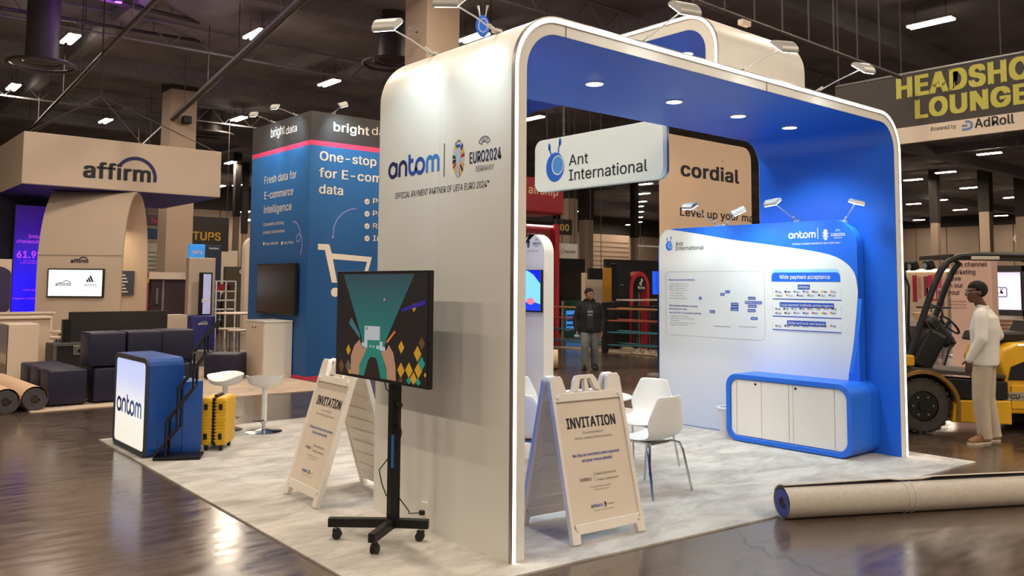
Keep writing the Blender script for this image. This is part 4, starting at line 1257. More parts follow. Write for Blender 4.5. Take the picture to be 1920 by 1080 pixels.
# brochure rack
BR0 = Vector((-0.74, 4.47, 0.012)); e_ = Vector((0.88, -0.47, 0)).normalized(); w_ = Vector((0.47, 0.88, 0)).normalized()
rk = thing('brochure_rack', 'black zigzag folding brochure rack in front of the blue counter', 'brochure rack', BR0)
def RP(s, z, w): return BR0 + e_ * s + w_ * w + Vector((0, 0, z))
MB().obox(RP(0.21, 0.02, 0.12), (0.44, 0.26, 0.03), Matrix.Rotation(math.atan2(e_.y, e_.x), 3, 'Z'), bev=0.006).build('base_plate', black_m, rk)
clear = mat('clear_acrylic_shelf', (96, 118, 158), 0.12, var=0.05, alpha=0.8)
paper = mat('brochure_paper', (206, 196, 180), 0.5, var=0.1)
TR = [(0.0, 0.05), (0.10, 0.375), (0.20, 0.70), (0.31, 1.03)]
WD = 0.23
for k, (s, z) in enumerate(TR):
    ds, dz = (0.20, 0.25) if k == 0 else (0.24, 0.32)
    b = MB()
    for w in (0, WD):
        b.tube(RP(s, z, w), RP(s + ds, z + dz, w), 0.013, n=6)
    b.tube(RP(s, z, 0), RP(s, z, WD), 0.013, n=6)
    b.tube(RP(s + ds, z + dz, 0), RP(s + ds, z + dz, WD), 0.013, n=6)
    fr_ = b.build('shelf_frame', black_m, rk)
    for w in (0.008, ):
        b = MB()
        P4 = [RP(s + 0.01, z + 0.012, w), RP(s + 0.01, z + 0.012, WD - w), RP(s + ds * 0.95, z + dz * 0.95, WD - w), RP(s + ds * 0.95, z + dz * 0.95, w)]
        b.face(P4); o = b.build('acrylic_shelf', clear, fr_)
    if k in (0, 3):
        o = MB()
        P4 = [RP(s + 0.01, z + 0.03, 0.015), RP(s + 0.01, z + 0.03, WD - 0.015), RP(s + ds * 0.9, z + 0.02 + dz * 0.9, WD - 0.015), RP(s + ds * 0.9, z + 0.02 + dz * 0.9, 0.015)]
        nv = (P4[1] - P4[0]).cross(P4[3] - P4[0]).normalized() * 0.008
        P8 = P4 + [p + nv for p in P4]
        for q in ((0, 1, 2, 3), (4, 5, 6, 7), (0, 1, 5, 4), (1, 2, 6, 5), (2, 3, 7, 6), (3, 0, 4, 7)):
            o.face([P8[i] for i in q])
        tag(o.build('brochure_stack', paper), ['stack of white brochures in the lowest shelf of the zigzag rack', '', '', 'stack of pale brochures in the top shelf of the zigzag rack'][k], 'brochures')
    for w in (0, WD):
        if k < 3:
            s2, z2 = TR[k + 1]
            b = MB()
            b.tube(RP(s + ds, z + dz, w), RP(s2 + 0.24 * 0.95 if False else s + ds, z2 + (s + ds - s2) / 0.24 * 0.32, w), 0.011, n=6)
            b.tube(RP(s2, z2, w), RP(s2, z + (s2 - s) / ds * dz, w), 0.011, n=6)
            b.tube(RP(s2, z + (s2 - s) / ds * dz, w), RP(s + ds, z + dz, w), 0.011, n=6)
            b.build('link_bar', black_m, fr_)
MB().tube(RP(0.10, 0.03, 0.02), RP(0.10, 0.2, 0.02), 0.013, n=6).build('upright', black_m, rk)
MB().tube(RP(0.10, 0.03, WD), RP(0.10, 0.2, WD), 0.013, n=6).build('upright', black_m, rk)

# yellow suitcase
yel = mat('yellow_suitcase_shell', (222, 172, 30), 0.4, var=0.03)
sc = thing('suitcase', 'yellow ribbed cabin suitcase with black zip standing beside blue counter', 'suitcase', (-0.005, 4.745, 0.012), R(-38))
def shell_half(x0, x1):
    b = MB(); b.box((x0, -0.18, 0.055), (x1, 0.18, 0.545), bev=0.03, seg=4)
    o = b.build('shell_half', yel, sc, world=False, smooth=True)
    for k in range(13):
        z = 0.10 + k * 0.033
        MB().box((x0 - 0.0, -0.184, z), (x1, 0.184, z + 0.012), bev=0.003, seg=1).build('rib', yel, o, world=False)
    return o
s1_ = shell_half(-0.13, -0.012); s2_ = shell_half(0.012, 0.13)
MB().box((-0.0125, -0.178, 0.06), (0.0125, 0.178, 0.54), bev=0.004).build('zip_band', black_p, sc, world=False)
MB().box((-0.02, -0.10, 0.545), (0.02, 0.10, 0.565), bev=0.006).build('carry_handle', black_p, sc, world=False)
for x in (-0.075, 0.075):
    for z in (0.12, 0.42):
        MB().box((x - 0.018, -0.190, z), (x + 0.018, -0.182, z + 0.06), bev=0.006).build('side_foot', black_p, sc, world=False)
    for y in (-0.14, 0.14):
        b = MB(); b.box((x - 0.02, y - 0.02, 0.035), (x + 0.02, y + 0.02, 0.07), bev=0.006); b.tube((x - 0.014, y, 0.024), (x - 0.004, y, 0.024), 0.024, n=16); b.tube((x + 0.004, y, 0.024), (x + 0.014, y, 0.024), 0.024, n=16)
        b.build('wheel', castm, sc, world=False)

# bar stools
def bar_stool(label, loc, rz, h=0.66):
    t = thing('bar_stool', label, 'stool', loc, rz, 'white bar stools by the counter')
    b = MB(); bm = b.bm
    NR, NA = 6, 28
    def top(x, y):
        return h - 0.045 + 0.9 * x * x * 0.9 + (max(0, -y - 0.02) / 0.17) ** 2 * 0.06 - max(0, y) ** 2 * 0.8
    ring_t = []; ring_b = []
    for i in range(1, NR + 1):
        q = i / NR; rt_ = []; rb_ = []
        for k in range(NA):
            a = 2 * PI * k / NA
            x = 0.215 * q * math.cos(a); y = 0.19 * q * math.sin(a)
            rt_.append(bm.verts.new((x, y, top(x, y))))
            if i < NR:
                rb_.append(bm.verts.new((x, y, top(x, y) * 0.35 + (h - 0.05) * 0.65 - 0.085 * math.sqrt(1 - q * q) - 0.012)))
        ring_t.append(rt_)
        if i < NR: ring_b.append(rb_)
    ring_b.append(ring_t[-1])
    for rr_ in (ring_t, ring_b):
        for a_, c_ in zip(rr_, rr_[1:]):
            for k in range(NA):
                bm.faces.new((a_[k], a_[(k + 1) % NA], c_[(k + 1) % NA], c_[k]))
        bm.faces.new(rr_[0])
    b.build('seat', shell_m, t, smooth=True, world=False)
    MB().lathe([(0.09, h - 0.10), (0.045, h - 0.12), (0.03, h - 0.15), (0.03, 0.12)], n=20).build('pedestal', shell_m, t, smooth=True, world=False)
    MB().lathe([(0.035, 0.10), (0.035, 0.13)], n=20).build('lower_collar', chrome, t, smooth=True, world=False)
    MB().tube((0, 0, 0.03), (0, 0, 0.12), 0.022, n=16).build('gas_lift', chrome, t, smooth=True, world=False)
    MB().lathe([(0, 0), (0.21, 0), (0.21, 0.008), (0.1, 0.018), (0.028, 0.035)], n=40).build('base_disc', chrome, t, smooth=True, world=False)
    MB().path([(0.0, -0.03, 0.14), (-0.06, -0.12, 0.14), (-0.13, -0.10, 0.14), (-0.15, 0.0, 0.14)], 0.008, 8).build('foot_rest', chrome, t, smooth=True, world=False)
    return t
st = bar_stool('white bar stool on chrome disc standing clear at the carpet edge', (0.78, 5.36, 0.012), R(-30))
st2 = place(st, (0.46, 5.74, 0.012), R(-50) + PI, 'white bar stool with tilted seat behind the yellow suitcase')
# ================================================================== background, left: the cream booth
cream = mat('cream_board', (212, 192, 172), 0.6, var=0.03, scale=1)
violet_lit = mat('violet_lit_perforated_board', (52, 40, 120), 0.6, var=0.2, scale=9)  # violet light on the underside is put into the board colour
hs = pD(45, 245, 18.5)
YH = hs.y
xr = pY(416, 282, YH).x; zt_ = hs.z; zb_ = pY(45, 344, YH).z
yb_ = pZ(310, 391, zb_).y
hd = thing('header_sign', 'large cream hanging header box lettered affirm with violet underside', 'sign', ((hs.x + xr) / 2, YH, zb_))
MB().box((hs.x, YH, zb_), (xr, yb_, zt_)).build('header_box', cream, hd, bevel=0.02)
MB().box((hs.x + 0.02, YH + 0.02, zb_ - 0.012), (xr - 0.02, yb_ - 0.02, zb_)).build('violet_underside', violet_lit, hd)
# recessed dots of the underside
b = MB()
for i in range(24):
    for j in range(14):
        x = hs.x + 0.15 + i * (xr - hs.x - 0.3) / 23; y = YH + 0.15 + j * (yb_ - YH - 0.3) / 13
        b.box((x - 0.012, y - 0.012, zb_ - 0.02), (x + 0.012, y + 0.012, zb_ - 0.011))
o = b.build('underside_dots', mat('violet_dots', (96, 66, 190), 0.5), hd); o['kind'] = 'stuff'
fh = fY(YH)
def V2(x, y, Y): p = pY(x, y, Y); return (p.x, p.z)
def affirm(fn, u0, v0, u1, parent, m1=ink, m2=ink_navy, lift=0.01):
    w = u1 - u0
    text('affirm', fn, u0, v0, u0 + w * 0.92, w * 0.215, m1, parent, bold=0.055, lift=lift)
    f = Flat(fn, lift)
    cx = u0 + w * 0.71
    f.stroke([(cx + w * 0.27 * math.cos(a), v0 + w * 0.06 + w * 0.27 * math.sin(a)) for a in [R(148) - R(160) * k / 20 for k in range(21)]], w * 0.05)
    f.build('logo_arc', m2, parent)
a_ = V2(155, 334, YH); b_ = V2(293, 340, YH)
affirm(fh, a_[0], (a_[1] + b_[1]) / 2 - 0.0, b_[0], hd)
apex = pD(189, 180, 19.6)
for (x, y) in ((hs.x + 0.1, YH + 0.1), (xr - 0.1, YH + 0.1), (hs.x + 0.1, yb_ - 0.1), (xr - 0.1, yb_ - 0.1)):
    MB().tube((x, y, zt_), apex, 0.012, n=5).build('hanging_wire', pipe_m, hd)
MB().tube(apex, (apex.x, apex.y, ZC), 0.018, n=5).build('hanging_wire', pipe_m, hd)

# the ribbon arch: a folded sheet standing like an upside-down U, turned a little to the right
AR = R(-38)
exr = Vector((math.cos(AR), math.sin(AR), 0)); eyr = Vector((-math.sin(AR), math.cos(AR), 0))
P0 = pD(65, 585, 19.0); P0.z = 0.0
WR, DR, zR = 1.88, 1.53, 3.86
rb = thing('ribbon_arch', 'cream ribbon shaped arch with white screen under the affirm header', 'arch', P0 + Vector((0, 0, 0.012)))
fr2 = lambda u, v, h: P0 + exr * u + Vector((0, 0, v)) - eyr * h
dy = DR / 2
zr0 = 1.9
Ol = [(0, 0.012)] + [(dy - dy * math.cos(a), zr0 + (zR - zr0) * math.sin(a)) for a in [PI * k / 24 for k in range(25)]] + [(DR, 0.012)]
Il = [(0.05, 0.012)] + [(dy - (dy - 0.05) * math.cos(a), zr0 + (zR - zr0 - 0.05) * math.sin(a)) for a in [PI * k / 24 for k in range(25)]] + [(DR - 0.05, 0.012)]
MB().band(Ol, Il, lambda u, v, h: fr2(h, v, -u), 0, WR).build('ribbon', cream, rb, smooth=True)
def VRb(x, y): return ((x - 65) / FPX * 19.0, 1.75 + (531 - y) / FPX * 19.0)
a_ = VRb(88, 562); b_ = VRb(192, 508)
MB().prism([(a_[0], a_[1]), (b_[0], a_[1]), (b_[0], b_[1]), (a_[0], b_[1])], fr2, 0, 0.07).build('screen_body', black_p, rb, bevel=0.01)
Flat(fr2, 0.072).rect(a_[0] + 0.03, a_[1] + 0.03, b_[0] - 0.03, b_[1] - 0.03).build('white_picture', mat('screen_white_light', (232, 240, 244), 0.3, var=0, emit=0.8), rb)
u0 = a_[0] + (b_[0] - a_[0]) * 0.15
affirm(fr2, u0, a_[1] + (b_[1] - a_[1]) * 0.4, u0 + (b_[0] - a_[0]) * 0.28, rb, mat('pale_ink', (140, 160, 200), 0.5, var=0), MATS['pale_ink'], 0.075)
uu = a_[0] + (b_[0] - a_[0]) * 0.66; vv = a_[1] + (b_[1] - a_[1]) * 0.4; w = (b_[0] - a_[0]) * 0.22
text('adidas', fr2, uu, vv, uu + w, w * 0.22, mat('mid_grey_ink', (130, 136, 140), 0.5, var=0), rb, lift=0.075)
f = Flat(fr2, 0.075)
for k in range(3):
    x = uu + w * (0.22 + k * 0.2); hh = w * (0.2 + 0.16 * k)
    f.poly([(x, vv + w * 0.32), (x + w * 0.15, vv + w * 0.32), (x + w * 0.15 - hh * 0.45, vv + w * 0.32 + hh), (x - hh * 0.45, vv + w * 0.32 + hh)])
f.build('three_stripe_mark', ink, rb)
a_ = VRb(127, 497); b_ = VRb(160, 497)
affirm(fr2, a_[0], a_[1], b_[0], rb, lift=0.003)
a_ = VRb(65, 483)
Flat(fr2, 0.002).rect(0.01, a_[1] - 0.006, WR - 0.01, a_[1] + 0.006).build('seam', ink_grey, rb)
fin = lambda u, v, h: fr2(u, v, h - (DR - 0.05))
uu0, uu1, vv0, vv1 = WR - 0.85, WR - 0.02 - 0.42, 1.42, 2.0
MB().prism([(WR - 1.3, vv0), (WR - 0.30, vv0), (WR - 0.30, vv1), (WR - 1.3, vv1)], fin, 0, 0.06).build('inner_screen', mat('slate_screen', (66, 72, 86), 0.3, var=0.05, emit=0.1), rb)
f = Flat(fin, 0.065)
for k in range(6):
    f.rect(WR - 0.8, vv0 + 0.06 + k * 0.08, WR - 0.42 - 0.1 * ((k * 7) % 3) / 3, vv0 + 0.09 + k * 0.08)
f.build('screen_lines', ink_white, rb)
lamp('AREA', fr2(WR / 2, 2.9, -dy), fr2(WR / 2, 0, -DR + 0.3), 16, (1.0, 0.78, 0.5), rb, size=0.8)

# violet LED wall and dark band behind
YL = YH + 2.6
lw = thing('led_wall', 'violet to blue glowing LED wall showing 61.9, left of the ribbon arch', 'screen', pY(40, 585, YL) * 1)
a_ = V2(18, 590, YL); b_ = V2(90, 386, YL); lw.location.z = 0
MB().box((a_[0], YL, 0), (b_[0], YL + 0.25, b_[1])).build('screen_body', black_p, lw)
ledm = ramp_mat('violet_blue_led_light', [(0, (26, 10, 250)), (0.35, (30, 14, 235)), (0.7, (48, 10, 150)), (1, (44, 24, 96))], 'Z', a_[1], b_[1], 0.4, emit=0.85)
Flat(fY(YL), 0.004).rect(a_[0] + 0.02, a_[1], b_[0], b_[1] - 0.02).build('led_picture', ledm, lw)
vio = mat('violet_text_light', (190, 70, 240), 0.5, var=0, emit=0.7)
for (x0, x1, y, hp, s, bo) in ((31, 83, 483, 12, '61.9%', 0.05), (53, 92, 446, 6, 'Industry', 0.02), (31, 92, 455, 6, 'checkout rate', 0.02), (44, 90, 490, 2.5, 'of merchants', 0), (37, 90, 494, 2.5, 'conversion uplift', 0), (43, 88, 545, 3, 'more approvals', 0), (24, 88, 561, 3, 'higher order value', 0)):
    A = V2(x0, y, YL); B = V2(x1, y, YL)
    text(s, fY(YL), A[0], A[1], B[0], hp / FPX * 21.5, vio, lw, bold=bo, lift=0.008)
dk = thing('dark_fascia', 'dark blue fascia with white triangle mark above the LED wall', 'sign', (lw.location.x, YL + 0.5, 0))
a_ = V2(2, 440, YL + 0.5); b_ = V2(100, 372, YL + 0.5)
MB().box((a_[0] - 1.5, YL + 0.5, 0), (b_[0], YL + 0.7, b_[1])).build('fascia_board', mat('dark_navy_board', (30, 32, 66), 0.6), dk)
fk2 = fY(YL + 0.5)
A = V2(31, 423, YL + 0.5); B = V2(61, 421, YL + 0.5); Cc = V2(61, 405, YL + 0.5)
Flat(fk2, 0.006).poly([A, B, Cc]).build('triangle_mark', ink_white, dk)
A = V2(42, 420, YL + 0.5); B = V2(110, 420, YL + 0.5)
text('BIGCOMMERCE', fk2, A[0], A[1], A[0] + (B[0] - A[0]) * 1.15, 0.09, mat('grey_text_ink', (150, 150, 156), 0.5, var=0), dk, bold=0.02, lift=0.01)

# cream round-printed board and counters at the left edge
YB = YH - 0.9
bo = thing('printed_board', 'cream board with dark violet round print at the left picture edge', 'board', (pY(10, 585, YB).x, YB, 0))
A = V2(-30, 588, YB); B = V2(23, 486, YB)
MB().box((A[0], YB, 0), (B[0], YB + 0.08, B[1])).build('board', cream, bo, bevel=0.01)
cpt = V2(-8, 545, YB)
P = [(min(cpt[0] + 0.40 * math.cos(a), B[0] - 0.005), max(cpt[1] + 0.50 * math.sin(a), A[1] - 0.2)) for a in [2 * PI * k / 40 for k in range(40)]]
Flat(fY(YB), 0.004).poly(P).build('round_print', mat('dark_violet_print', (52, 40, 84), 0.6, var=0), bo)

def boxthing(name, label, cat, x0, x1, y0, depth_y, z1, m, z0=0.0, bevel=0.01, group=None, rz=0.0, parts=None):
    cx = (x0 + x1) / 2
    t = thing(name, label, cat, (cx, y0 + depth_y / 2, z0), rz, group)
    MB().box((x0 - cx, -depth_y / 2, 0), (x1 - cx, depth_y / 2, z1 - z0)).build('body', m, t, world=False, bevel=bevel)
    return t
def wood_lines(t, x0, x1, y, z0, z1, n):
    pass
# long cream counter
yc_ = pZ(95, 740, 0).y
yq = 12.2
A = V2(-60, 597, yq); B = V2(95, 597, yq)
t = boxthing('service_counter', 'long cream counter behind the white cube at left', 'counter', A[0], B[0], yq, 0.6, B[1], cream)
MB().box((A[0] - (A[0] + B[0]) / 2 - 0.03, -0.34, B[1]), (B[0] - (A[0] + B[0]) / 2 + 0.03, 0.34, B[1] + 0.03), bev=0.006).build('counter_top', tan_lam, t, world=False)
for k in range(2):
    x = (B[0] - A[0]) / 2 - 0.5 - k * 0.62
    MB().box((x - 0.3, -0.315, 0.06), (x + 0.3, -0.30, B[1] - 0.05), bev=0.004).build('door', tan_lam, t, world=False)
yq2 = YH - 2.0
A = V2(-60, 588, yq2); B = V2(100, 588, yq2)
t = boxthing('rear_counter', 'cream rear counter with thin top under the violet wall', 'counter', A[0], B[0], yq2, 0.5, B[1], cream)
MB().box((A[0] - (A[0] + B[0]) / 2, -0.28, B[1]), (B[0] - (A[0] + B[0]) / 2 + 0.05, 0.28, B[1] + 0.03), bev=0.006).build('counter_top', tan_lam, t, world=False)
yw = 11.0
A = V2(11, 730, yw); B = V2(74, 607, yw)
t = boxthing('display_plinth', 'white square plinth behind the rolled carpets, dark photo on its side', 'plinth', A[0], B[0], yw, 0.7, B[1], tan_lam)
cxp = (A[0] + B[0]) / 2
MB().box((A[0] - cxp - 0.012, -0.33, 0.05), (A[0] - cxp - 0.001, 0.33, B[1] - 0.02)).build('photo_side', ramp_mat('dark_photo_print', [(0, (40, 30, 26)), (0.4, (80, 56, 44)), (0.5, (120, 100, 90)), (0.7, (48, 56, 76)), (1, (60, 76, 110))], 'Z', 0.05, 1.1, 0.4), t, world=False)
for k in range(4):
    MB().box((A[0] - cxp - 0.014, -0.28 + k * 0.15, 0.45), (A[0] - cxp - 0.011, -0.2 + k * 0.15, 0.6)).build('photo_detail', cream, t, world=False)

# carpet of the cream booth
carpet2 = carpet_mat('sand_carpet', (176, 152, 128), (214, 192, 168), 0.1)
tag(MB().prism([(-1.0, 8.62), (3.55, 8.50), (3.55, 24.5), (-6.0, 24.5), (-6.0, 10.5), (-1.0, 10.5)], lambda u, v, h: (u, v, h), 0.0, 0.01).build('sand_carpet', carpet2), 'sand coloured carpet beyond the dark aisle, under the cream booth', 'carpet')

# rolled carpets
def carpet_roll(label, a, b_, r, mo, mi, core=0.045, group=None, turns=4, flap=None):
    a = Vector(a); b_ = Vector(b_)
    t = thing('carpet_roll', label, 'carpet roll', (a.x, a.y, a.z - r), 0, group)
    MB().tube(a, b_, r, n=32, cap=False).build('outer_layer', mo, t, smooth=True)
    d = (b_ - a).normalized()
    side = d.cross(Vector((0, 0, 1))).normalized(); up = side.cross(d)
    for q, s in ((a, -1), (b_, 1)):
        # spiral winding seen on the end
        b = MB()
        pts = []
        n = turns * 24
        for i in range(n + 1):
            tt = i / n; rad = core + (r - 0.004 - (r - core) / turns * 0.41 - core) * tt + 0.0; an = 2 * PI * turns * tt
            pts.append(q + (side * math.cos(an) + up * math.sin(an)) * rad + d * s * -0.004)
        wv = (r - core) / turns * 0.78
        for i in range(n):
            for k in (0, 1):
                pass
        bmv = []
        for i, p in enumerate(pts):
            an = 2 * PI * turns * i / n
            rd = (side * math.cos(an) + up * math.sin(an))
            bmv.append((b.bm.verts.new(p - rd * wv / 2), b.bm.verts.new(p + rd * wv / 2), b.bm.verts.new(p + rd * wv / 2 - d * s * 0.15), b.bm.verts.new(p - rd * wv / 2 - d * s * 0.15)))
        for v0, v1 in zip(bmv, bmv[1:]):
            for i in range(4):
                j = (i + 1) % 4
                b.bm.faces.new((v0[i], v0[j], v1[j], v1[i]))
        b.build('spiral_end', mi, t, smooth=False)
        MB().tube(q - d * s * 0.012, q - d * s * 0.25, core * 0.95, n=20).build('core_hole', mat('dark_core_shadow_board', (60, 44, 34), 0.8), t)
    return t
backing = mat('tan_carpet_backing', (206, 176, 146), 0.9, var=0.08, scale=25, bump=0.2, bscale=90)
pile = mat('slate_carpet_pile', (84, 82, 88), 0.95, var=0.15, scale=60, bump=0.4, bscale=150)
e1 = pZ(32, 773, 0); e2 = pZ(69, 771, 0)
carpet_roll('left rolled carpet with grey spiral end, at the left picture edge', (-1.28, 8.72, 0.165), (-1.36, 10.9, 0.165), 0.165, backing, pile, 0.055, 'tan rolled carpets at left')
carpet_roll('right rolled carpet with grey spiral end, beside the navy cubes', (-0.93, 8.78, 0.165), (-1.0, 10.9, 0.165), 0.165, backing, pile, 0.055, 'tan rolled carpets at left')

# navy cubes
def cube_seat(label, x, y, z=0.01, s=0.5, rz=0.0, h=None):
    t = thing('cube_seat', label, 'ottoman', (x, y, z), rz, 'navy cube seats')
    h = h or s
    MB().box((-s / 2, -s / 2, 0.02), (s / 2, s / 2, h), bev=0.028, seg=3).build('cube_body', navy_fab, t, world=False, smooth=True)
    for sx in (-1, 1):
        for sy in (-1, 1):
            MB().tube((sx * (s / 2 - 0.06), sy * (s / 2 - 0.06), 0), (sx * (s / 2 - 0.06), sy * (s / 2 - 0.06), 0.03), 0.02, n=10).build('foot', black_p, t, world=False)
    return t
cube_seat('navy cube seat nearest the camera, beside the rolled carpets', -0.49, 9.22)
cube_seat('navy cube seat second in the row by the rolled carpets', -0.51, 9.80)
cube_seat('navy cube seat third in the row by the rolled carpets', -0.53, 10.37)
g = pZ(195, 757, 0)
cube_seat('navy cube seat on the floor under the tall pile', g.x + 0.1, g.y + 0.25)
cube_seat('navy cube seat on the floor behind the lit counter', g.x + 0.62, g.y + 0.2)
cube_seat('navy cube seat on top of the pile, left one', g.x + 0.02, g.y + 0.25, 0.512)
cube_seat('navy cube seat on top of the pile, middle one', g.x + 0.55, g.y + 0.3, 0.512)
cube_seat('navy cube seat on top of the pile, right one above the lit counter', g.x + 1.08, g.y + 0.45, 0.512)
cube_seat('navy cube seat on the floor below the right top one', g.x + 1.14, g.y + 0.35)
cube_seat('low navy bench cube standing alone before the white cabinet', 2.60, 11.08, 0.01, 0.60, R(-38), 0.45)

# flight case with the long black panel on it
fcase = thing('flight_case', 'black flight case with metal edges behind the navy cubes', 'flight case', (0.9, 11.3, 0))
cx0 = pY(104, 645, 11.2).x; cx1 = pY(330, 645, 11.2).x; cz1_ = pY(160, 645, 11.2).z
MB().box((cx0, 11.2, 0.12), (cx1, 11.9, cz1_), bev=0.01).build('case_body', black_p, fcase)
for (x, z) in ((cx0, 0.12), (cx1, 0.12)):
    MB().box((x - 0.02, 11.18, 0.12), (x + 0.02, 11.21, cz1_)).build('corner_profile', steel, fcase)
for z in (0.12, cz1_):
    MB().box((cx0 - 0.02, 11.175, z - 0.02), (cx1 + 0.02, 11.205, z + 0.02)).build('edge_profile', steel, fcase)
for x in (cx0 + 0.35, (cx0 + cx1) / 2, cx1 - 0.3):
    l = MB().box((x - 0.09, 11.17, cz1_ - 0.17), (x + 0.09, 11.2, cz1_ - 0.02), bev=0.008).build('latch_plate', steel, fcase)
    MB().tube((x, 11.165, cz1_ - 0.10), (x, 11.15, cz1_ - 0.10), 0.03, n=12).build('latch_knob', chrome, l)
for x in (cx0 + 0.1, cx1 - 0.1):
    for y in (11.3, 11.8):
        MB().tube((x - 0.02, y, 0.06), (x + 0.02, y, 0.06), 0.06, n=14).build('caster_wheel', castm, fcase)
px0 = pY(128, 640, 11.5).x; px1 = pY(312, 640, 11.5).x; pz1 = pY(200, 584, 11.5).z
bp_ = thing('display_board', 'long black display panel standing on the flight case', 'panel', ((px0 + px1) / 2, 11.5, cz1_ + 0.02))
MB().box((px0, 11.48, cz1_ + 0.02), (px1, 11.56, pz1), bev=0.008).build('panel_body', mat('matt_black_panel', (26, 22, 22), 0.6), bp_)
MB().box((px0 - 0.1, 11.46, cz1_ + 0.02), (px0 + 0.02, 11.58, cz1_ + 0.4), bev=0.008).build('end_bracket', black_m, bp_)

# small stools/tables left of the case
def pedestal_table(name, label, cat, x, y, h, r, group=None, m=None):
    t = thing(name, label, cat, (x, y, 0.0), 0, group)
    MB().lathe([(0, h - 0.04), (r * 0.93, h - 0.04), (r, h - 0.02), (r, h - 0.005), (r * 0.97, h), (0, h)], n=28).build('seat' if cat == 'stool' else 'table_top', m or tan_lam, t, world=False, smooth=True)
    MB().tube((0, 0, 0.02), (0, 0, h - 0.04), 0.03, n=12).build('pedestal', chrome, t, world=False, smooth=True)
    MB().lathe([(0, 0), (r * 0.75, 0), (r * 0.75, 0.012), (0.04, 0.03)], n=24).build('foot_plate', chrome, t, world=False, smooth=True)
    return t
q = pY(105, 631, 13.15); pedestal_table('round_stool', 'round pale stool top just left of the black panel, nearer one', 'stool', q.x, 13.15, q.z, 0.22, 'pale round stools at left')
q = pY(112, 620, 13.8); pedestal_table('round_stool', 'round pale stool top just left of the black panel, farther one', 'stool', q.x, 13.8, q.z, 0.22, 'pale round stools at left')
q = pD(447, 586, 21.5); pedestal_table('bar_table', 'tall round pale bar table right of the violet kiosk', 'table', q.x, q.y, q.z, 0.58)
q = pD(430, 615, 20.5); pedestal_table('round_stool', 'pale round stool left under the tall bar table', 'stool', q.x, q.y, q.z, 0.26, 'pale round stools by the bar table')
q = pD(448, 618, 19.5); pedestal_table('round_stool', 'pale round stool right under the tall bar table', 'stool', q.x, q.y, q.z, 0.25, 'pale round stools by the bar table')

# kiosk: tall cream panel, upright screen, violet box
YK = pD(378, 645, 21.5).y
kp = thing('display_board', 'tall narrow cream panel behind the upright kiosk screen', 'panel', (pY(378, 640, YK + 0.5).x, YK + 0.5, 0))
A = V2(350, 640, YK + 0.5); B = V2(405, 484, YK + 0.5)
MB().box((A[0], YK + 0.5, 0), (B[0], YK + 0.75, B[1])).build('panel_body', tan_lam, kp, bevel=0.02)
ks = thing('kiosk', 'violet kiosk box lettered affirm with an upright lit screen', 'kiosk', (pY(380, 640, YK).x, YK, 0))
A = V2(357, 640, YK); B = V2(402, 591, YK)
MB().box((A[0], YK - 0.1, 0.0), (B[0], YK + 0.45, B[1])).build('kiosk_box', mat('violet_laminate', (66, 66, 140), 0.5), ks, bevel=0.04)
fk3 = fY(YK - 0.1); A = V2(371, 609, YK - 0.1); B = V2(389, 609, YK - 0.1)
affirm(fk3, A[0], A[1], B[0], ks, ink_white, ink_white)
A = V2(376, 592, YK); B = V2(402, 511, YK)
MB().box((A[0], YK + 0.1, A[1]), (B[0], YK + 0.2, B[1]), bev=0.01).build('screen_body', black_p, ks)
Flat(fY(YK + 0.1), 0.004).rect(A[0] + 0.08, A[1] + 0.04, B[0] - 0.04, B[1] - 0.04).build('screen_picture', mat('screen_lilac_light', (176, 176, 214), 0.4, var=0.1, emit=0.5), ks)
text('rla', fY(YK + 0.1), A[0] + 0.05, A[1] + 0.33, B[0] - 0.06, 0.12, ink_white, ks, bold=0.03, lift=0.008)
# cream cupboard left of the panel
A = V2(314, 640, YK - 1); B = V2(352, 590, YK - 1)
t = boxthing('cupboard', 'cream cupboard between black panel and narrow cream panel', 'cupboard', A[0], B[0], YK - 1, 0.5, B[1], tan_lam)
MB().box((-(B[0] - A[0]) / 2 + 0.04, -0.265, 0.08), ((B[0] - A[0]) / 2 - 0.04, -0.25, B[1] - 0.06), bev=0.004).build('door', tan_lam, t, world=False)
t = boxthing('grey_box', 'low grey box on the sand carpet below the violet kiosk', 'box', pY(372, 680, YK - 4).x, pY(400, 680, YK - 4).x, YK - 4, 0.4, 0.32, mat('grey_plastic_box', (112, 108, 108), 0.6), bevel=0.02)

# booth structures behind: beam with dark doors
d_ = 30.0
def flatbox(name, label, cat, x0, y0, x1, y1, depth, m, thick=0.3, bottom=True, bevel=0.01, group=None, face_x=False):
    """upright board whose picture outline runs x0..x1, y0 (top)..y1; it stands at real depth, square to the booth grid"""
    c = pD((x0 + x1) / 2, 533, depth)
    if face_x:
        A = pX(x0, y0, c.x); B = pX(x1, y0, c.x); ztop = pX((x0 + x1) / 2, y0, c.x).z; zbot = 0 if bottom else pX((x0 + x1) / 2, y1, c.x).z
        t = thing(name, label, cat, (c.x, (A.y + B.y) / 2, zbot), 0, group)
        MB().box((c.x, min(A.y, B.y), zbot), (c.x + thick, max(A.y, B.y), ztop)).build('board', m, t, bevel=bevel)
        return t, fX(c.x), (lambda x, y: U(x, y, c.x))
    A = pY(x0, y0, c.y); B = pY(x1, y0, c.y); ztop = pY((x0 + x1) / 2, y0, c.y).z; zbot = 0 if bottom else pY((x0 + x1) / 2, y1, c.y).z
    t = thing(name, label, cat, ((A.x + B.x) / 2, c.y, zbot), 0, group)
    MB().box((A.x, c.y, zbot), (B.x, c.y + thick, ztop)).build('board', m, t, bevel=bevel)
    return t, fY(c.y), (lambda x, y: V2(x, y, c.y))
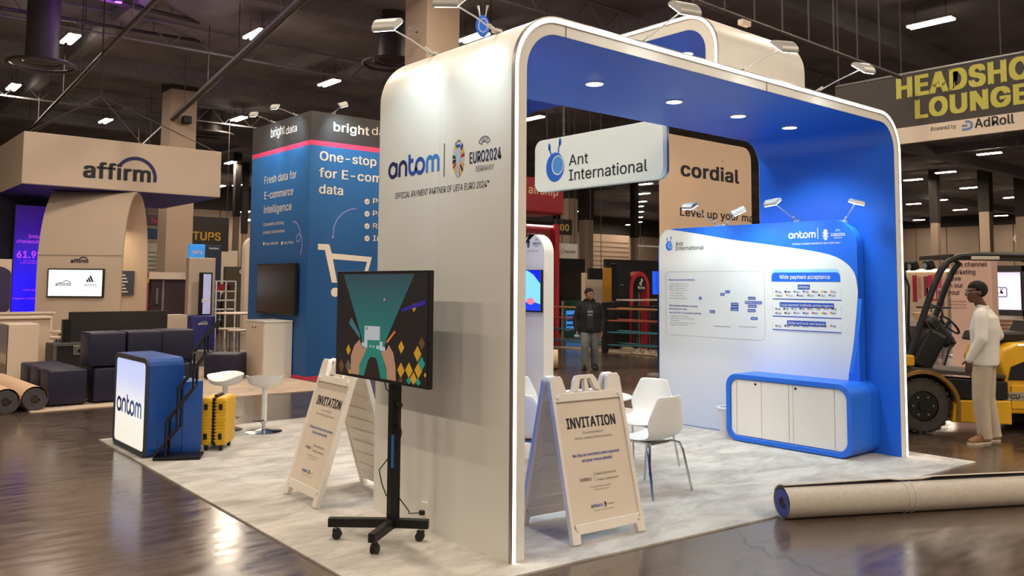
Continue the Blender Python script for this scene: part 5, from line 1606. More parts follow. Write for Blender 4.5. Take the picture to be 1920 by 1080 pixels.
def hang(t, z_from=None):
    b = t.children[0]
    xs = [v.co.x + t.location.x for v in b.data.vertices]; ys = [v.co.y + t.location.y for v in b.data.vertices]; zs = [v.co.z + t.location.z for v in b.data.vertices]
    for x, y in ((min(xs) + 0.1, (min(ys) + max(ys)) / 2), (max(xs) - 0.1, (min(ys) + max(ys)) / 2)) if max(xs) - min(xs) > max(ys) - min(ys) else (((min(xs) + max(xs)) / 2, min(ys) + 0.1), ((min(xs) + max(xs)) / 2, max(ys) - 0.1)):
        MB().tube((x, y, max(zs)), (x, y, ZC), 0.012, n=5).build('hanging_wire', pipe_m, t)
maroon = mat('maroon_door_board', (66, 48, 50), 0.6)
t, fn, g2 = flatbox('door_unit', 'dark maroon doors under a cream beam behind the cream column', 'booth wall', 284, 524, 350, 590, 28, maroon, 0.3)
p0 = g2(284, 523); p1 = g2(350, 511)
MB().box((p0[0] - 0.2, -0.1 + fn(0, 0, 0)[1], p0[1]), (p1[0], fn(0, 0, 0)[1] + 0.35, p1[1])).build('cream_beam', tan_lam, t)
p0 = g2(302, 590); p1 = g2(308, 524)
MB().box((p0[0], fn(0, 0, 0)[1] - 0.03, 0), (p1[0], fn(0, 0, 0)[1], p1[1])).build('light_jamb', mat('grey_violet_board', (134, 122, 146), 0.6), t)
p0 = g2(291, 570); p1 = g2(296, 540)
MB().box((p0[0], fn(0, 0, 0)[1] - 0.05, p0[1]), (p1[0], fn(0, 0, 0)[1], p1[1])).build('door_handle', steel, t)
t, fn, g2 = flatbox('pale_booth', 'pale grey lit booth wall seen between ribbon arch and column', 'booth wall', 271, 457, 300, 520, 33, mat('pale_lit_board', (176, 176, 156), 0.5, var=0.2, scale=3), 0.3)
for k in range(5):
    p0 = g2(272, 472 + k * 8); p1 = g2(298, 475 + k * 8)
    Flat(fn, 0.01).rect(p0[0], p1[1], p1[0], p0[1]).build('shelf_stripe', ink_grey, t)
t, fn, g2 = flatbox('red_poster', 'narrow red and yellow poster at the ribbon arch edge', 'poster', 271, 508, 280, 588, 26, mat('red_poster_board', (186, 60, 66), 0.6), 0.1)
p0 = g2(271, 530); p1 = g2(280, 520); Flat(fn, 0.006).rect(p0[0], p0[1], p1[0], p1[1]).build('yellow_patch', mat('yellow_ink', (226, 176, 40), 0.6, var=0), t)
t, fn, g2 = flatbox('dark_blue_header', 'dark blue booth header between ribbon arch and column', 'sign', 271, 428, 302, 448, 34, mat('dark_blue_header_board', (34, 66, 104), 0.6), 0.2, False); hang(t)
t, fn, g2 = flatbox('violet_dark_header', 'dim violet header with red letters beside the ribbon arch', 'sign', 266, 402, 302, 422, 36, mat('dim_violet_board', (62, 44, 62), 0.6), 0.2, False); hang(t)
p0 = g2(282, 418); p1 = g2(301, 418); text('Toy', fn, p0[0], p0[1], p1[0], 0.18, mat('red_ink', (190, 50, 60), 0.6, var=0), t, bold=0.03)
# startups banner
t, fn, g2 = flatbox('startups_banner', 'dark brown hanging banner lettered STARTUPS in yellow', 'banner', 300, 405, 430, 470, 36, mat('dark_brown_banner', (50, 42, 40), 0.7), 0.05, False); hang(t)
p0 = g2(306, 447); p1 = g2(414, 446)
text('STARTUPS', fn, p0[0], p0[1], p1[0], 15 / FPX * 36, mat('ochre_ink', (196, 150, 46), 0.6, var=0), t, bold=0.05)
t, fn, g2 = flatbox('blue_lit_sign', 'small bright blue lit sign above the narrow cream panel', 'sign', 356, 458, 385, 500, 25, mat('blue_sign_light', (60, 150, 236), 0.5, var=0.15, scale=3, emit=0.5), 0.15)
p0 = g2(360, 476); p1 = g2(380, 476); text('talks', fn, p0[0], p0[1], p1[0], 0.12, ink_white, t, bold=0.04)
t, fn, g2 = flatbox('navy_banner', 'tall dark navy booth panel right of the blue lit sign', 'booth wall', 386, 460, 416, 515, 28.5, mat('navy_booth_board', (34, 44, 62), 0.6), 0.2)
p0 = g2(392, 467); p1 = g2(410, 467); text('Cordlum', fn, p0[0], p0[1], p1[0], 0.06, ink_white, t, bold=0.02)
t, fn, g2 = flatbox('brown_sign_wall', 'dark olive booth wall with pale letters under the white arch frame', 'booth wall', 423, 500, 466, 560, 32, mat('olive_booth_board', (70, 62, 46), 0.6), 0.2)
p0 = g2(449, 513); p1 = g2(463, 513); text('Co', fn, p0[0], p0[1], p1[0], 0.15, ink_white, t, bold=0.03)
t, fn, g2 = flatbox('beige_partition', 'beige partition wall under the startups banner', 'booth wall', 414, 470, 446, 560, 40, tan_lam, 0.2)
# white arch frame
c = pD(475, 533, 29)
A = V2(461, 443, c.y); B = V2(500, 443, c.y)
wf = thing('white_arch', 'slim white arch frame just left of the blue tower', 'arch', (A[0], c.y, 0))
w = 0.85 * 1
x0 = A[0]; x1 = A[0] + 1.6; zt3 = A[1]
O_ = [(x0, 0), (x0, zt3 - 0.4)] + arc(x0 + 0.4, zt3 - 0.4, 0.4, PI, PI / 2, 6) + arc(x1 - 0.4, zt3 - 0.4, 0.4, PI / 2, 0, 6) + [(x1, 0)]
I_ = [(x0 + 0.32, 0), (x0 + 0.32, zt3 - 0.5)] + arc(x0 + 0.5, zt3 - 0.4, 0.18, PI, PI / 2, 6) + arc(x1 - 0.5, zt3 - 0.4, 0.18, PI / 2, 0, 6) + [(x1 - 0.32, 0)]
MB().band(O_, I_, fY(c.y), 0, -0.3).build('frame', tan_lam, wf, bevel=0.01)
# white shelf rack with goods
c = pD(425, 533, 27)
sr = thing('shelf_rack', 'white shelf rack with red and dark goods beyond the bar table', 'shelf', (pY(405, 600, c.y).x, c.y, 0))
A = V2(404, 600, c.y); B = V2(443, 512, c.y)
for x in (A[0], (A[0] + B[0]) / 2, B[0]):
    MB().box((x - 0.02, c.y, 0), (x + 0.02, c.y + 0.04, pY(420, 527, c.y).z)).build('post', white_lam, sr)
for y in (527, 546, 563, 580):
    z = pY(420, y, c.y).z
    MB().box((A[0], c.y, z - 0.02), (B[0], c.y + 0.4, z + 0.015)).build('shelf_board', white_lam, sr)
reds = mat('red_bag_cloth', (150, 34, 36), 0.7)
zs_ = pY(420, 546, c.y).z
tag(MB().box((A[0] + 0.1, c.y + 0.05, zs_ + 0.016), (A[0] + 0.36, c.y + 0.3, zs_ + 0.22), bev=0.03).build('red_bag', reds), 'red bag on the upper shelf of the white rack', 'bag')
tag(MB().box((A[0] + 0.45, c.y + 0.05, zs_ + 0.016), (B[0] - 0.05, c.y + 0.3, zs_ + 0.2), bev=0.01).build('dark_carton', maroon), 'dark carton beside the red bag on the white rack', 'box')
t, fn, g2 = flatbox('pink_notice', 'small pink notice board left of the standing person far off', 'sign', 450, 521, 463, 600, 42, mat('pink_notice_board', (214, 60, 96), 0.6), 0.1)

# ================================================================== the blue tower
XTW, YTW, ZTW = 3.62, 9.97, 4.9
bt = thing('blue_tower', 'tall blue booth tower with dark header and pink stripe, lettered bright data', 'booth tower', (XTW, YTW, 0))
X2, Y2 = 7.2, 12.56
tower_blue = ramp_mat('blue_tower_print', [(0, (22, 80, 138)), (0.5, (26, 88, 150)), (1, (44, 118, 186))], 'Z', 0, 4.3, 0.6)
z_p0, z_p1 = 4.27, 4.36
MB().box((XTW, YTW, 0.06), (X2, Y2, z_p0)).build('blue_body', tower_blue, bt, bevel=0.003)
MB().box((XTW, YTW, z_p0), (X2, Y2, z_p1)).build('pink_stripe', mat('pink_stripe_print', (240, 74, 118), 0.5, var=0), bt)
MB().box((XTW, YTW, z_p1), (X2, Y2, ZTW)).build('dark_header', mat('charcoal_header_print', (62, 58, 58), 0.6), bt)
MB().box((XTW - 0.01, YTW - 0.01, 0), (X2, Y2, 0.06)).build('pink_base', mat('pink_base_print', (206, 52, 88), 0.5, var=0), bt)
fL = fX(XTW); fR = fY(YTW)
UL = lambda x, y: U(x, y, XTW)
VR = lambda x, y: V2(x, y, YTW)
def put(s, fn, conv, x0, y0, x1, y1, hpx, m, parent, bold=0.0, lift=0.004):
    a = conv(x0, y0); b2 = conv(x1, y1)
    depth = (Vector(fn(a[0], a[1], 0)) - CAMP).dot(CF)
    text(s, fn, a[0], (a[1] + b2[1]) / 2, b2[0], hpx / FPX * depth, m, parent, bold=bold, lift=lift)
cw = mat('cream_ink', (240, 228, 212), 0.6, var=0)
put('bright', fL, UL, 508, 258, 534, 251, 17, cw, bt, 0.012)
put('data', fL, UL, 536, 252, 557, 246, 14, cw, bt, 0.0)
put('bright', fR, VR, 625, 246, 692, 253, 16, cw, bt, 0.035)
put('data', fR, VR, 697, 252, 740, 258, 15, cw, bt, 0.0)
put('Fresh data for', fL, UL, 496, 345, 556, 334, 14, cw, bt, 0.01)
put('E-commerce', fL, UL, 496, 374, 550, 365, 14, cw, bt, 0.01)
put('intelligence', fL, UL, 495, 400, 547, 394, 14, cw, bt, 0.01)
put('Competitor pricing,', fL, UL, 494, 424, 533, 420, 6, cw, bt)
put('product and reviews.', fL, UL, 494, 439, 535, 435, 6, cw, bt)
put('Any website', fL, UL, 498, 460, 522, 458, 6, cw, bt)
put('Any time', fL, UL, 532, 458, 550, 457, 6, cw, bt)
put('One-stop shop', fR, VR, 599, 304, 762, 314, 17, cw, bt, 0.03)
put('for E-commerce', fR, VR, 598, 335, 782, 346, 17, cw, bt, 0.03)
put('data', fR, VR, 598, 362, 643, 366, 17, cw, bt, 0.03)
for y, s in ((378, 'Pricing'), (401, 'Product'), (424, 'Reviews'), (447, 'Inventory')):
    a = VR(688, y)
    Flat(fR, 0.004).ell(a[0], a[1], 0.055).build('bullet_disc', cw, bt)
    f = Flat(fR, 0.006); f.stroke([(a[0] - 0.025, a[1]), (a[0] - 0.005, a[1] - 0.02), (a[0] + 0.028, a[1] + 0.02)], 0.012); f.build('check_mark', ink_navy, bt)
    put(s, fR, VR, 699, y + 5, 699 + len(s) * 8, y + 7, 10, cw, bt, 0.02)
for (x, y) in ((495, 457), (529, 456)):
    a = UL(x, y); Flat(fL, 0.004).ell(a[0], a[1], 0.035).build('bullet_disc', cw, bt)
lil = mat('lilac_line_ink', (150, 150, 214), 0.6, var=0)
f = Flat(fR, 0.004)
f.stroke([VR(x, y) for x, y in ((668, 391), (655, 393), (642, 400), (632, 411), (626, 425), (624, 443))], 0.02); f.poly([VR(621, 443), VR(627, 443), VR(624, 448)])
f.build('curved_arrow', lil, bt)
f = Flat(fL, 0.004)
f.stroke([UL(x, y) for x, y in ((550, 415), (557, 418), (562, 428), (564, 440), (561, 452), (556, 453), (556, 444), (561, 438), (566, 445), (567, 460), (564, 478))], 0.03)
f.build('curly_arrow', lil, bt)
# shopping cart drawing
f = Flat(fR, 0.004)
f.poly([VR(*p) for p in ((596, 457), (617, 458), (622, 475), (697, 482), (690, 509), (683, 509), (688, 491), (624, 486), (632, 530), (622, 530), (609, 469), (596, 468))][::-1])
a = VR(628, 548); f.ell(a[0], a[1], 0.085)
f.build('cart_drawing', cw, bt)
# wall screen on the left face
A = UL(483, 592); B = UL(553, 493)
p0 = pX(483, 540, XTW - 0.08); p1 = pX(553, 592, XTW - 0.08); p2 = pX(553, 493, XTW - 0.08)
sb = MB().box((XTW - 0.10, p1.y, p1.z), (XTW - 0.03, p0.y, p2.z), bev=0.008).build('wall_screen', black_p, bt)
MB().box((XTW - 0.104, p1.y + 0.03, p1.z + 0.04), (XTW - 0.10, p0.y - 0.03, p2.z - 0.03)).build('screen_glass', mat('dark_screen_glass', (44, 34, 32), 0.22, var=0), sb)
MB().box((XTW - 0.03, p1.y + 0.4, p1.z + 0.3), (XTW, p0.y - 0.4, p2.z - 0.3)).build('wall_mount', black_m, bt)
for (bx, by, hx, hy, lab) in ((515, 228, 476, 215, 'leftmost arm spotlight on top of the blue tower'), (557, 213, 516, 201, 'arm spotlight on the blue tower left of its corner')):
    bs = pX(bx, by, XTW + 0.03); bs.z = ZTW; arm_light(bs, pX(hx, hy, XTW - 0.55), (XTW, bs.y, 4.4), lab, 45, 0.13, group='arm spotlights on the blue tower')
bs = pY(625, 213, YTW + 0.03); bs.z = ZTW
arm_light(bs, pY(643, 197, YTW - 0.5), (bs.x + 0.2, YTW, 4.4), 'arm spotlight on the blue tower right of its corner', 45, 0.14, group='arm spotlights on the blue tower')
# white cabinet
wc = thing('side_cabinet', 'white square cabinet standing against the blue tower below the dark screen', 'cabinet', (3.33, 10.88, 0))
MB().box((3.06, 10.48, 0.01), (3.60, 11.28, 1.02)).build('carcass', white_lam, wc, bevel=0.004)
MB().box((3.04, 10.46, 1.02), (3.60, 11.30, 1.05)).build('cabinet_top', white_lam, wc, bevel=0.004)
for y in (10.50, 10.895):
    d_ = MB().box((3.045, y, 0.04), (3.06, y + 0.37, 1.0)).build('door', tan_lam, wc, bevel=0.003)
    MB().tube((3.03, y + 0.33 if y < 10.6 else y + 0.05, 0.92), (3.046, y + 0.33 if y < 10.6 else y + 0.05, 0.92), 0.012, n=10).build('lock', black_m, d_)
# ================================================================== background, middle (through the arch)
redb = mat('red_booth_board', (150, 34, 44), 0.5)
t, fn, g2 = flatbox('red_header', 'red hanging header lettered airship behind the white hanging sign', 'sign', 940, 332, 1058, 398, 22, redb, 1.2, False, bevel=0.05); hang(t)
p0 = g2(974, 362); p1 = g2(1046, 370); text('d airship', fn, p0[0], p0[1] + 0.02, p1[0], 0.22, mat('peach_ink', (222, 170, 140), 0.6, var=0), t, bold=0.04, lift=0.01)
t, fn, g2 = flatbox('dark_header', 'dark hanging header with faint letters under the red one', 'sign', 950, 386, 1037, 414, 25, mat('near_black_board', (30, 30, 34), 0.6), 0.3, False); hang(t)
p0 = g2(988, 394); p1 = g2(1030, 398); text('profound fred', fn, p0[0], p0[1], p1[0], 0.07, ink_grey, t)
t, fn, g2 = flatbox('red_booth', 'tall red booth front with lit top edge left of the black display', 'booth wall', 940, 420, 1044, 600, 24, redb, 2.0, True, bevel=0.12)
p0 = g2(987, 422); p1 = g2(1036, 426)
MB().box((p0[0], fn(0, 0, 0)[1] - 0.03, p0[1] - 0.02), (p1[0], fn(0, 0, 0)[1] - 0.0, p0[1] + 0.03)).build('light_line', mat('pink_edge_light', (255, 190, 190), 0.5, var=0, emit=2.0), t)
p0 = g2(1036, 440); p1 = g2(1043, 600)
MB().box((p0[0], fn(0, 0, 0)[1] - 0.12, 0), (p1[0], fn(0, 0, 0)[1], p0[1] + 0.3)).build('corner_post', mat('bright_red_board', (196, 50, 66), 0.45), t)
p0 = g2(988, 440); p1 = g2(1021, 442); text('Shop & Ship fulfilment', fn, p0[0], p0[1], p1[0], 0.06, ink_white, t, lift=0.01)
t, fn, g2 = flatbox('number_sign', 'dark hanging sign with yellow double zero', 'sign', 1043, 411, 1073, 440, 29, mat('dark_sign_board', (40, 38, 42), 0.6), 0.1, False, face_x=False); hang(t)
p0 = g2(1050, 432); p1 = g2(1067, 432); text('00', fn, p0[0], p0[1], p1[0], 0.22, mat('yellow_glow_ink', (226, 190, 110), 0.6, var=0), t, bold=0.05)
t, fn, g2 = flatbox('white_sign', 'small white hanging sign lettered nacelle above the black display', 'sign', 1051, 457, 1083, 485, 26, white_lam, 0.06, False); hang(t)
p0 = g2(1059, 474); p1 = g2(1079, 474); text('nacelle', fn, p0[0], p0[1], p1[0], 0.09, ink, t, bold=0.03)
f = Flat(fn, 0.004); q0 = g2(1055, 471); f.stroke(arc(q0[0], q0[1], 0.06, 0, 2 * PI, 16)[:-1], 0.014, True); f.build('ring_mark', ink, t)
t, fn, g2 = flatbox('black_display', 'large black display board left of the walking person', 'display wall', 1048, 485, 1097, 564, 31, mat('black_display_board', (30, 28, 30), 0.45), 0.12, False)
for x in (1052, 1092):
    p = g2(x, 560); MB().box((p[0] - 0.04, fn(0, 0, 0)[1] + 0.02, 0), (p[0] + 0.04, fn(0, 0, 0)[1] + 0.1, p[1])).build('leg', black_m, t)
t, fn, g2 = flatbox('green_counter', 'green topped counter with bright blue screen front below the black display', 'counter', 1059, 564, 1094, 640, 28.5, mat('green_counter_board', (40, 86, 74), 0.6), 0.1, True)
p0 = g2(1061, 620); p1 = g2(1090, 582); Flat(fn, 0.01).rect(p0[0], p0[1], p1[0], p1[1]).build('blue_screen', mat('azure_screen_light', (70, 150, 236), 0.5, var=0.2, scale=4, emit=0.6), t)
for k in range(3):
    a = g2(1062, 590 + k * 9); b2 = g2(1085, 593 + k * 9)
    Flat(fn, 0.014).rect(a[0], b2[1], b2[0], a[1]).build('screen_bar', mat('deep_azure_ink', (30, 84, 170), 0.5, var=0), t)
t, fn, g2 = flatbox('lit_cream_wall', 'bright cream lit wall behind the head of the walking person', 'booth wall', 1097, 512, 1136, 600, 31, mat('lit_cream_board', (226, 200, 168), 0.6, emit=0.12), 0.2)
t, fn, g2 = flatbox('black_soffit', 'black soffit box left of the yellow pillar', 'sign', 1105, 503, 1133, 524, 27.5, black_p, 0.1, False); hang(t)
t, fn, g2 = flatbox('yellow_pillar', 'mustard yellow square pillar beside the black cabinet', 'pillar', 1133, 502, 1147, 640, 26.2, mat('mustard_board', (200, 146, 44), 0.6), 0.08)
p0 = g2(1131, 640); p1 = g2(1146, 598); Flat(fn, 0.006).rect(p0[0], 0.02, p1[0], p1[1]).build('violet_blue_base', mat('violet_blue_board', (72, 72, 120), 0.6), t)
t, fn, g2 = flatbox('black_cabinet', 'tall black cabinet right of the yellow pillar with camera on top', 'cabinet', 1158, 500, 1182, 655, 24.8, mat('blue_black_board', (22, 23, 30), 0.5), 0.24)
p = g2(1160, 500)
MB().box((p[0], fn(0, 0, 0)[1] + 0.1, p[1]), (p[0] + 0.14, fn(0, 0, 0)[1] + 0.3, p[1] + 0.1), bev=0.02).build('camera_body', black_p, t)
MB().box((g2(1164, 0)[0] - 0.06, fn(0, 0, 0)[1] - 0.02, g2(0, 534)[1] * 0 + 1.73), (g2(1164, 0)[0] + 0.06, fn(0, 0, 0)[1], 1.76)).build('handle', steel, t)
t, fn, g2 = flatbox('black_backdrop', 'wide black backdrop wall behind the round music note sign', 'booth wall', 1136, 488, 1262, 640, 30, mat('charcoal_backdrop', (34, 34, 38), 0.6), 0.12)
t, fn, g2 = flatbox('white_shelf_beam', 'thin white horizontal beam above the black backdrop', 'beam', 1199, 461, 1262, 464, 30, white_lam, 0.1, False); hang(t)
# red arch sign
c = pD(1200, 533, 25.2)
q0 = V2(1200, 560, c.y); top_ = V2(1200, 509, c.y)[1]; hw_ = (V2(1219, 560, c.y)[0] - V2(1183, 560, c.y)[0]) / 2
ra = thing('arch_sign', 'red arch with round black music note sign lettered TikTok', 'sign', (q0[0], c.y, 0))
O_ = [(q0[0] - hw_, 0)] + arc(q0[0], top_ - hw_ * 1.15, hw_, PI, 0, 16, hw_ * 1.15) + [(q0[0] + hw_, 0)]
wi = hw_ * 0.72
I_ = [(q0[0] - wi, 0)] + arc(q0[0], top_ - hw_ * 1.15, wi, PI, 0, 16, wi * 1.15) + [(q0[0] + wi, 0)]
MB().band(O_, I_, fY(c.y), 0, -0.25).build('red_arch', mat('red_arch_board', (184, 50, 56), 0.45), ra, smooth=True)
dc = V2(1198, 533, c.y)
MB().prism(arc(dc[0], dc[1], 0.2, 0, 2 * PI, 28, 0.25)[:-1], fY(c.y), 0.02, 0.08).build('round_sign', black_p, ra)
ft2 = fY(c.y)
text('TikTok', ft2, dc[0] - 0.16, dc[1] - 0.14, dc[0] + 0.16, 0.075, ink_white, ra, bold=0.04, lift=0.084)
f = Flat(ft2, 0.084); f.stroke([(dc[0] + 0.02, dc[1] + 0.17), (dc[0] + 0.02, dc[1] + 0.03)], 0.035); f.stroke([(dc[0] + 0.02, dc[1] + 0.16), (dc[0] + 0.08, dc[1] + 0.10)], 0.03)
f.stroke(arc(dc[0] - 0.02, dc[1] + 0.02, 0.04, 0, 2 * PI, 14)[:-1], 0.028, True); f.build('note_mark', ink_white, ra)
MB().tube((dc[0], c.y, 0), (dc[0], c.y, dc[1] - 0.2), 0.02).build('sign_post', steel, ra)
# strip of blue screen at the edge of the information wall
t, fn, g2 = flatbox('blue_side_screen', 'narrow bright blue screen peeping out left of the information wall', 'screen', 1229, 509, 1250, 552, 20, mat('electric_blue_light', (26, 84, 230), 0.4, var=0, emit=0.8), 0.1, False)
p = g2(1240, 552); MB().box((p[0] - 0.04, fn(0, 0, 0)[1] + 0.02, 0), (p[0] + 0.04, fn(0, 0, 0)[1] + 0.09, p[1])).build('stand', black_m, t)

# roped ring
rc = [pZ(1152, 656), pZ(1028, 650), pZ(1275, 668)]
rc[2] = Vector((rc[0].x + (rc[2].x - rc[0].x), rc[2].y, 0))
ring = thing('roped_ring', 'sports ring with black corner posts and gold, red and teal ropes', 'ring', (rc[0].x, rc[0].y, 0))
zs4 = [(1.12, (178, 128, 74)), (0.82, (168, 84, 66)), (0.52, (56, 120, 138)), (0.2, (50, 108, 122))]
for q, w in zip(rc, (0.24, 0.14, 0.14)):
    p = MB().box((q.x - w / 2, q.y - w / 2, 0), (q.x + w / 2, q.y + w / 2, 1.3), bev=0.02).build('corner_post', mat('ring_post_black', (18, 19, 24), 0.5), ring)
back = rc[1] + (rc[2] - rc[0])
for a, b2 in ((rc[0], rc[1]), (rc[0], rc[2]), (rc[1], back), (rc[2], back)):
    for i, (z, c_) in enumerate(zs4):
        MB().tube((a.x, a.y, z), (b2.x, b2.y, z), 0.022, n=8).build('rope', mat('rope_wrap_%d' % i, c_, 0.6), ring, smooth=True)
MB().box((back.x - 0.07, back.y - 0.07, 0), (back.x + 0.07, back.y + 0.07, 1.3), bev=0.02).build('corner_post', MATS['ring_post_black'], ring)
mid = (rc[0] + back) / 2
MB().prism([(rc[0].x, rc[0].y), (rc[1].x, rc[1].y), (back.x, back.y), (rc[2].x, rc[2].y)], lambda u, v, h: (u, v, h), 0.004, 0.03).build('ring_mat', mat('pale_ring_mat', (196, 176, 150), 0.7, var=0.15, scale=1.5, bump=0.4, bscale=6), ring)
# crumpled clear sheet on the floor
b = MB(); bm = b.bm
g0 = pZ(1175, 660); g1 = pZ(1262, 676)
random.seed(11)
gr = [[None] * 13 for _ in range(31)]
for i in range(31):
    for j in range(13):
        p = Vector((13.0 - 0.3 * j / 12, 0, 0))
        base = Vector((pZ(1168, 662).x, pZ(1168, 662).y, 0)).lerp(Vector((pZ(1285, 674).x, pZ(1285, 674).y, 0)), i / 30)
        base += Vector((0.64, 0.76, 0)) * (j / 12 * 1.5)
        gr[i][j] = bm.verts.new((base.x, base.y, 0.005 + random.random() * 0.11 * (1 if 0 < j < 12 else 0.1)))
for i in range(30):
    for j in range(12):
        bm.faces.new((gr[i][j], gr[i + 1][j], gr[i + 1][j + 1], gr[i][j + 1]))
tag(b.build('plastic_sheet', mat('crumpled_film', (176, 162, 138), 0.25, var=0.1)), 'crumpled pale plastic sheet on the floor in front of the ring', 'plastic sheet')
# furniture inside the ring
for i, (px, py, lab) in enumerate(((1200, 560, 'long pale table top beyond the ring ropes'), (1225, 572, 'dark table beyond the ring ropes at the information wall'))):
    c = pD(px + 12, 533, 24.3 - i * 0.9)
    z = CAMP.z - (py - 533) / FPX * (24.3 - i * 0.9)
    t = thing('folding_table', lab, 'table', (c.x, c.y, 0.0))
    MB().box((-0.9, -0.35, z - 0.04), (0.9, 0.35, z), bev=0.006).build('table_top', (tan_lam, black_p)[i], t, world=False)
    for sx in (-0.82, 0.82):
        for sy in (-0.28, 0.28):
            MB().tube((sx, sy, 0), (sx, sy, z - 0.04), 0.018, n=8).build('leg', black_m, t, world=False)
def simple_chair(label, x, y, rz, m, group):
    t = thing('side_chair', label, 'chair', (x, y, 0), rz, group)
    MB().box((-0.21, -0.21, 0.43), (0.21, 0.21, 0.46), bev=0.01).build('seat', m, t, world=False)
    MB().box((-0.2, -0.23, 0.62), (0.2, -0.2, 0.86), bev=0.01).build('backrest', m, t, world=False)
    for sx in (-0.19, 0.19):
        MB().tube((sx, -0.215, 0.44), (sx, -0.215, 0.84), 0.012, n=6).build('back_post', black_m, t, world=False)
        for sy in (-0.19, 0.19):
            MB().tube((sx, sy, 0.43), (sx * 1.1, sy * 1.1, 0), 0.012, n=6).build('leg', black_m, t, world=False)
    return t
blk = mat('dark_chair_fabric', (36, 34, 38), 0.7)
for i, (px, d, rz, lab) in enumerate(((1190, 28.2, 30, 'dark chair beyond the ring ropes under the red arch sign'), (1212, 28.6, -20, 'second dark chair beyond the ring ropes'), (1232, 28.2, 60, 'dark chair beyond the ropes beside the information wall'))):
    c = pD(px, 533, d); simple_chair(lab, c.x, c.y, R(rz), blk, 'dark chairs beyond the ring')
# pale carpet roll
g = pZ(1030, 692)
c = Vector((g.x, g.y, 0))
carpet_roll('short thick cream carpet roll on the aisle floor beyond the arch', (c.x + 0.15, c.y - 0.1, 0.2), (c.x - 0.9, c.y + 0.9, 0.2), 0.2, mat('cream_carpet_back', (206, 184, 154), 0.85, var=0.05), MATS['cream_carpet_back'], 0.06)

# ================================================================== tan sign tower behind the information wall
YC_ = 7.4
A = V2(1239, 248, YC_); B = V2(1408, 275, YC_)
zt5 = (A[1] + V2(1380, 273, YC_)[1]) / 2
tn = thing('tan_sign_tower', 'tall tan sign tower lettered cordial behind the information wall', 'booth tower', ((A[0] + B[0]) / 2, YC_, 0))
tan = mat('tan_print_board', (212, 184, 156), 0.6, var=0.03, scale=0.6)
MB().prism(rrect(A[0], 0.0, B[0], zt5, 0.3, 8, (0, 0, 1, 0)), fY(YC_), 0, -0.06).build('tower_body', tan, tn, bevel=0.01)
ftn = fY(YC_)
VT = lambda x, y: V2(x, y, YC_)
a = VT(1276, 333); b2 = VT(1386, 343)
v_ = (a[1] + b2[1]) / 2
dpt = (Vector((a[0], YC_, a[1])) - CAMP).dot(CF)
text('cordial', ftn, a[0], v_ + 0.02, b2[0], 0.30, ink, tn, bold=0.05, lift=0.004)
q = VT(1355, 302); Flat(ftn, 0.006).ell(q[0], q[1], 0.028).build('orange_dot', mat('orange_ink', (232, 150, 60), 0.5, var=0), tn)
a = VT(1275, 408); b2 = VT(1438, 415)
text('Level up your marketing', ftn, a[0], (a[1] + b2[1]) / 2, a[0] + (b2[0] - a[0]) * 1.16, 0.17, ink, tn, bold=0.025, lift=0.004)

# ================================================================== background, right
XBN = 10.4
banner_dark = mat('charcoal_banner_cloth', (66, 60, 56), 0.7)
pTL = pX(1566, 168, XBN); pBL = pX(1690, 270, XBN); pM = pX(1690, 240, XBN)
yR_ = pX(2080, 60, XBN).y
zT5 = pX(1690, 143, XBN).z
bn = thing('hanging_banner', 'large charcoal hanging banner lettered HEADSHOT LOUNGE with cream strip below', 'banner', (XBN, (pTL.y + yR_) / 2, pBL.z))
MB().box((XBN, yR_, pM.z), (XBN + 0.06, pTL.y, zT5)).build('dark_cloth', banner_dark, bn)
MB().box((XBN - 0.001, yR_, pBL.z), (XBN + 0.061, pTL.y, pM.z)).build('cream_strip', tan_lam, bn)
MB().tube((XBN + 0.03, yR_, zT5 + 0.03), (XBN + 0.03, pTL.y, zT5 + 0.03), 0.025, n=8).build('top_pole', steel, bn)
for y in (pTL.y - 0.05, pX(1690, 200, XBN).y, pX(1875, 100, XBN).y, yR_ + 0.3):
    MB().tube((XBN + 0.03, y, zT5 + 0.03), (XBN + 0.03, y, ZC), 0.010, n=5).build('hanging_wire', pipe_m, bn)
fb = fX(XBN); UB = lambda x, y: U(x, y, XBN)
olive = mat('olive_yellow_ink', (192, 186, 80), 0.6, var=0)
h1 = pX(1696, 147, XBN).z - pX(1696, 184, XBN).z
a = UB(1681, 185); text('HEADSHOT', fb, a[0], a[1], UB(1972, 110)[0], h1 * 0.96, olive, bn, bold=0.085, lift=0.006)
a = UB(1716, 222); h2 = pX(1725, 187, XBN).z - pX(1725, 221, XBN).z
text('LOUNGE', fb, a[0], a[1], UB(1930, 170)[0], h2 * 0.96, olive, bn, bold=0.085, lift=0.006)
a = UB(1746, 246); text('Powered by', fb, a[0], a[1], UB(1793, 240)[0], 0.065, ink, bn, lift=0.006)
a = UB(1828, 240); text('AdRoll', fb, a[0], a[1], UB(1902, 229)[0], 0.14, ink, bn, bold=0.03, lift=0.006)
c0_ = UB(1814, 235)
f = Flat(fb, 0.006); f.stroke([(c0_[0] - 0.03, c0_[1] + 0.06)] + arc(c0_[0] + 0.005, c0_[1] + 0.0, 0.06, PI / 2, -PI / 2, 8) + [(c0_[0] - 0.08, c0_[1] - 0.06)], 0.035); f.stroke([(c0_[0] - 0.08, c0_[1] + 0.0), (c0_[0] - 0.0, c0_[1] + 0.0)], 0.03)
f.build('swirl_mark', mat('steel_blue_ink', (96, 130, 186), 0.6, var=0), bn)

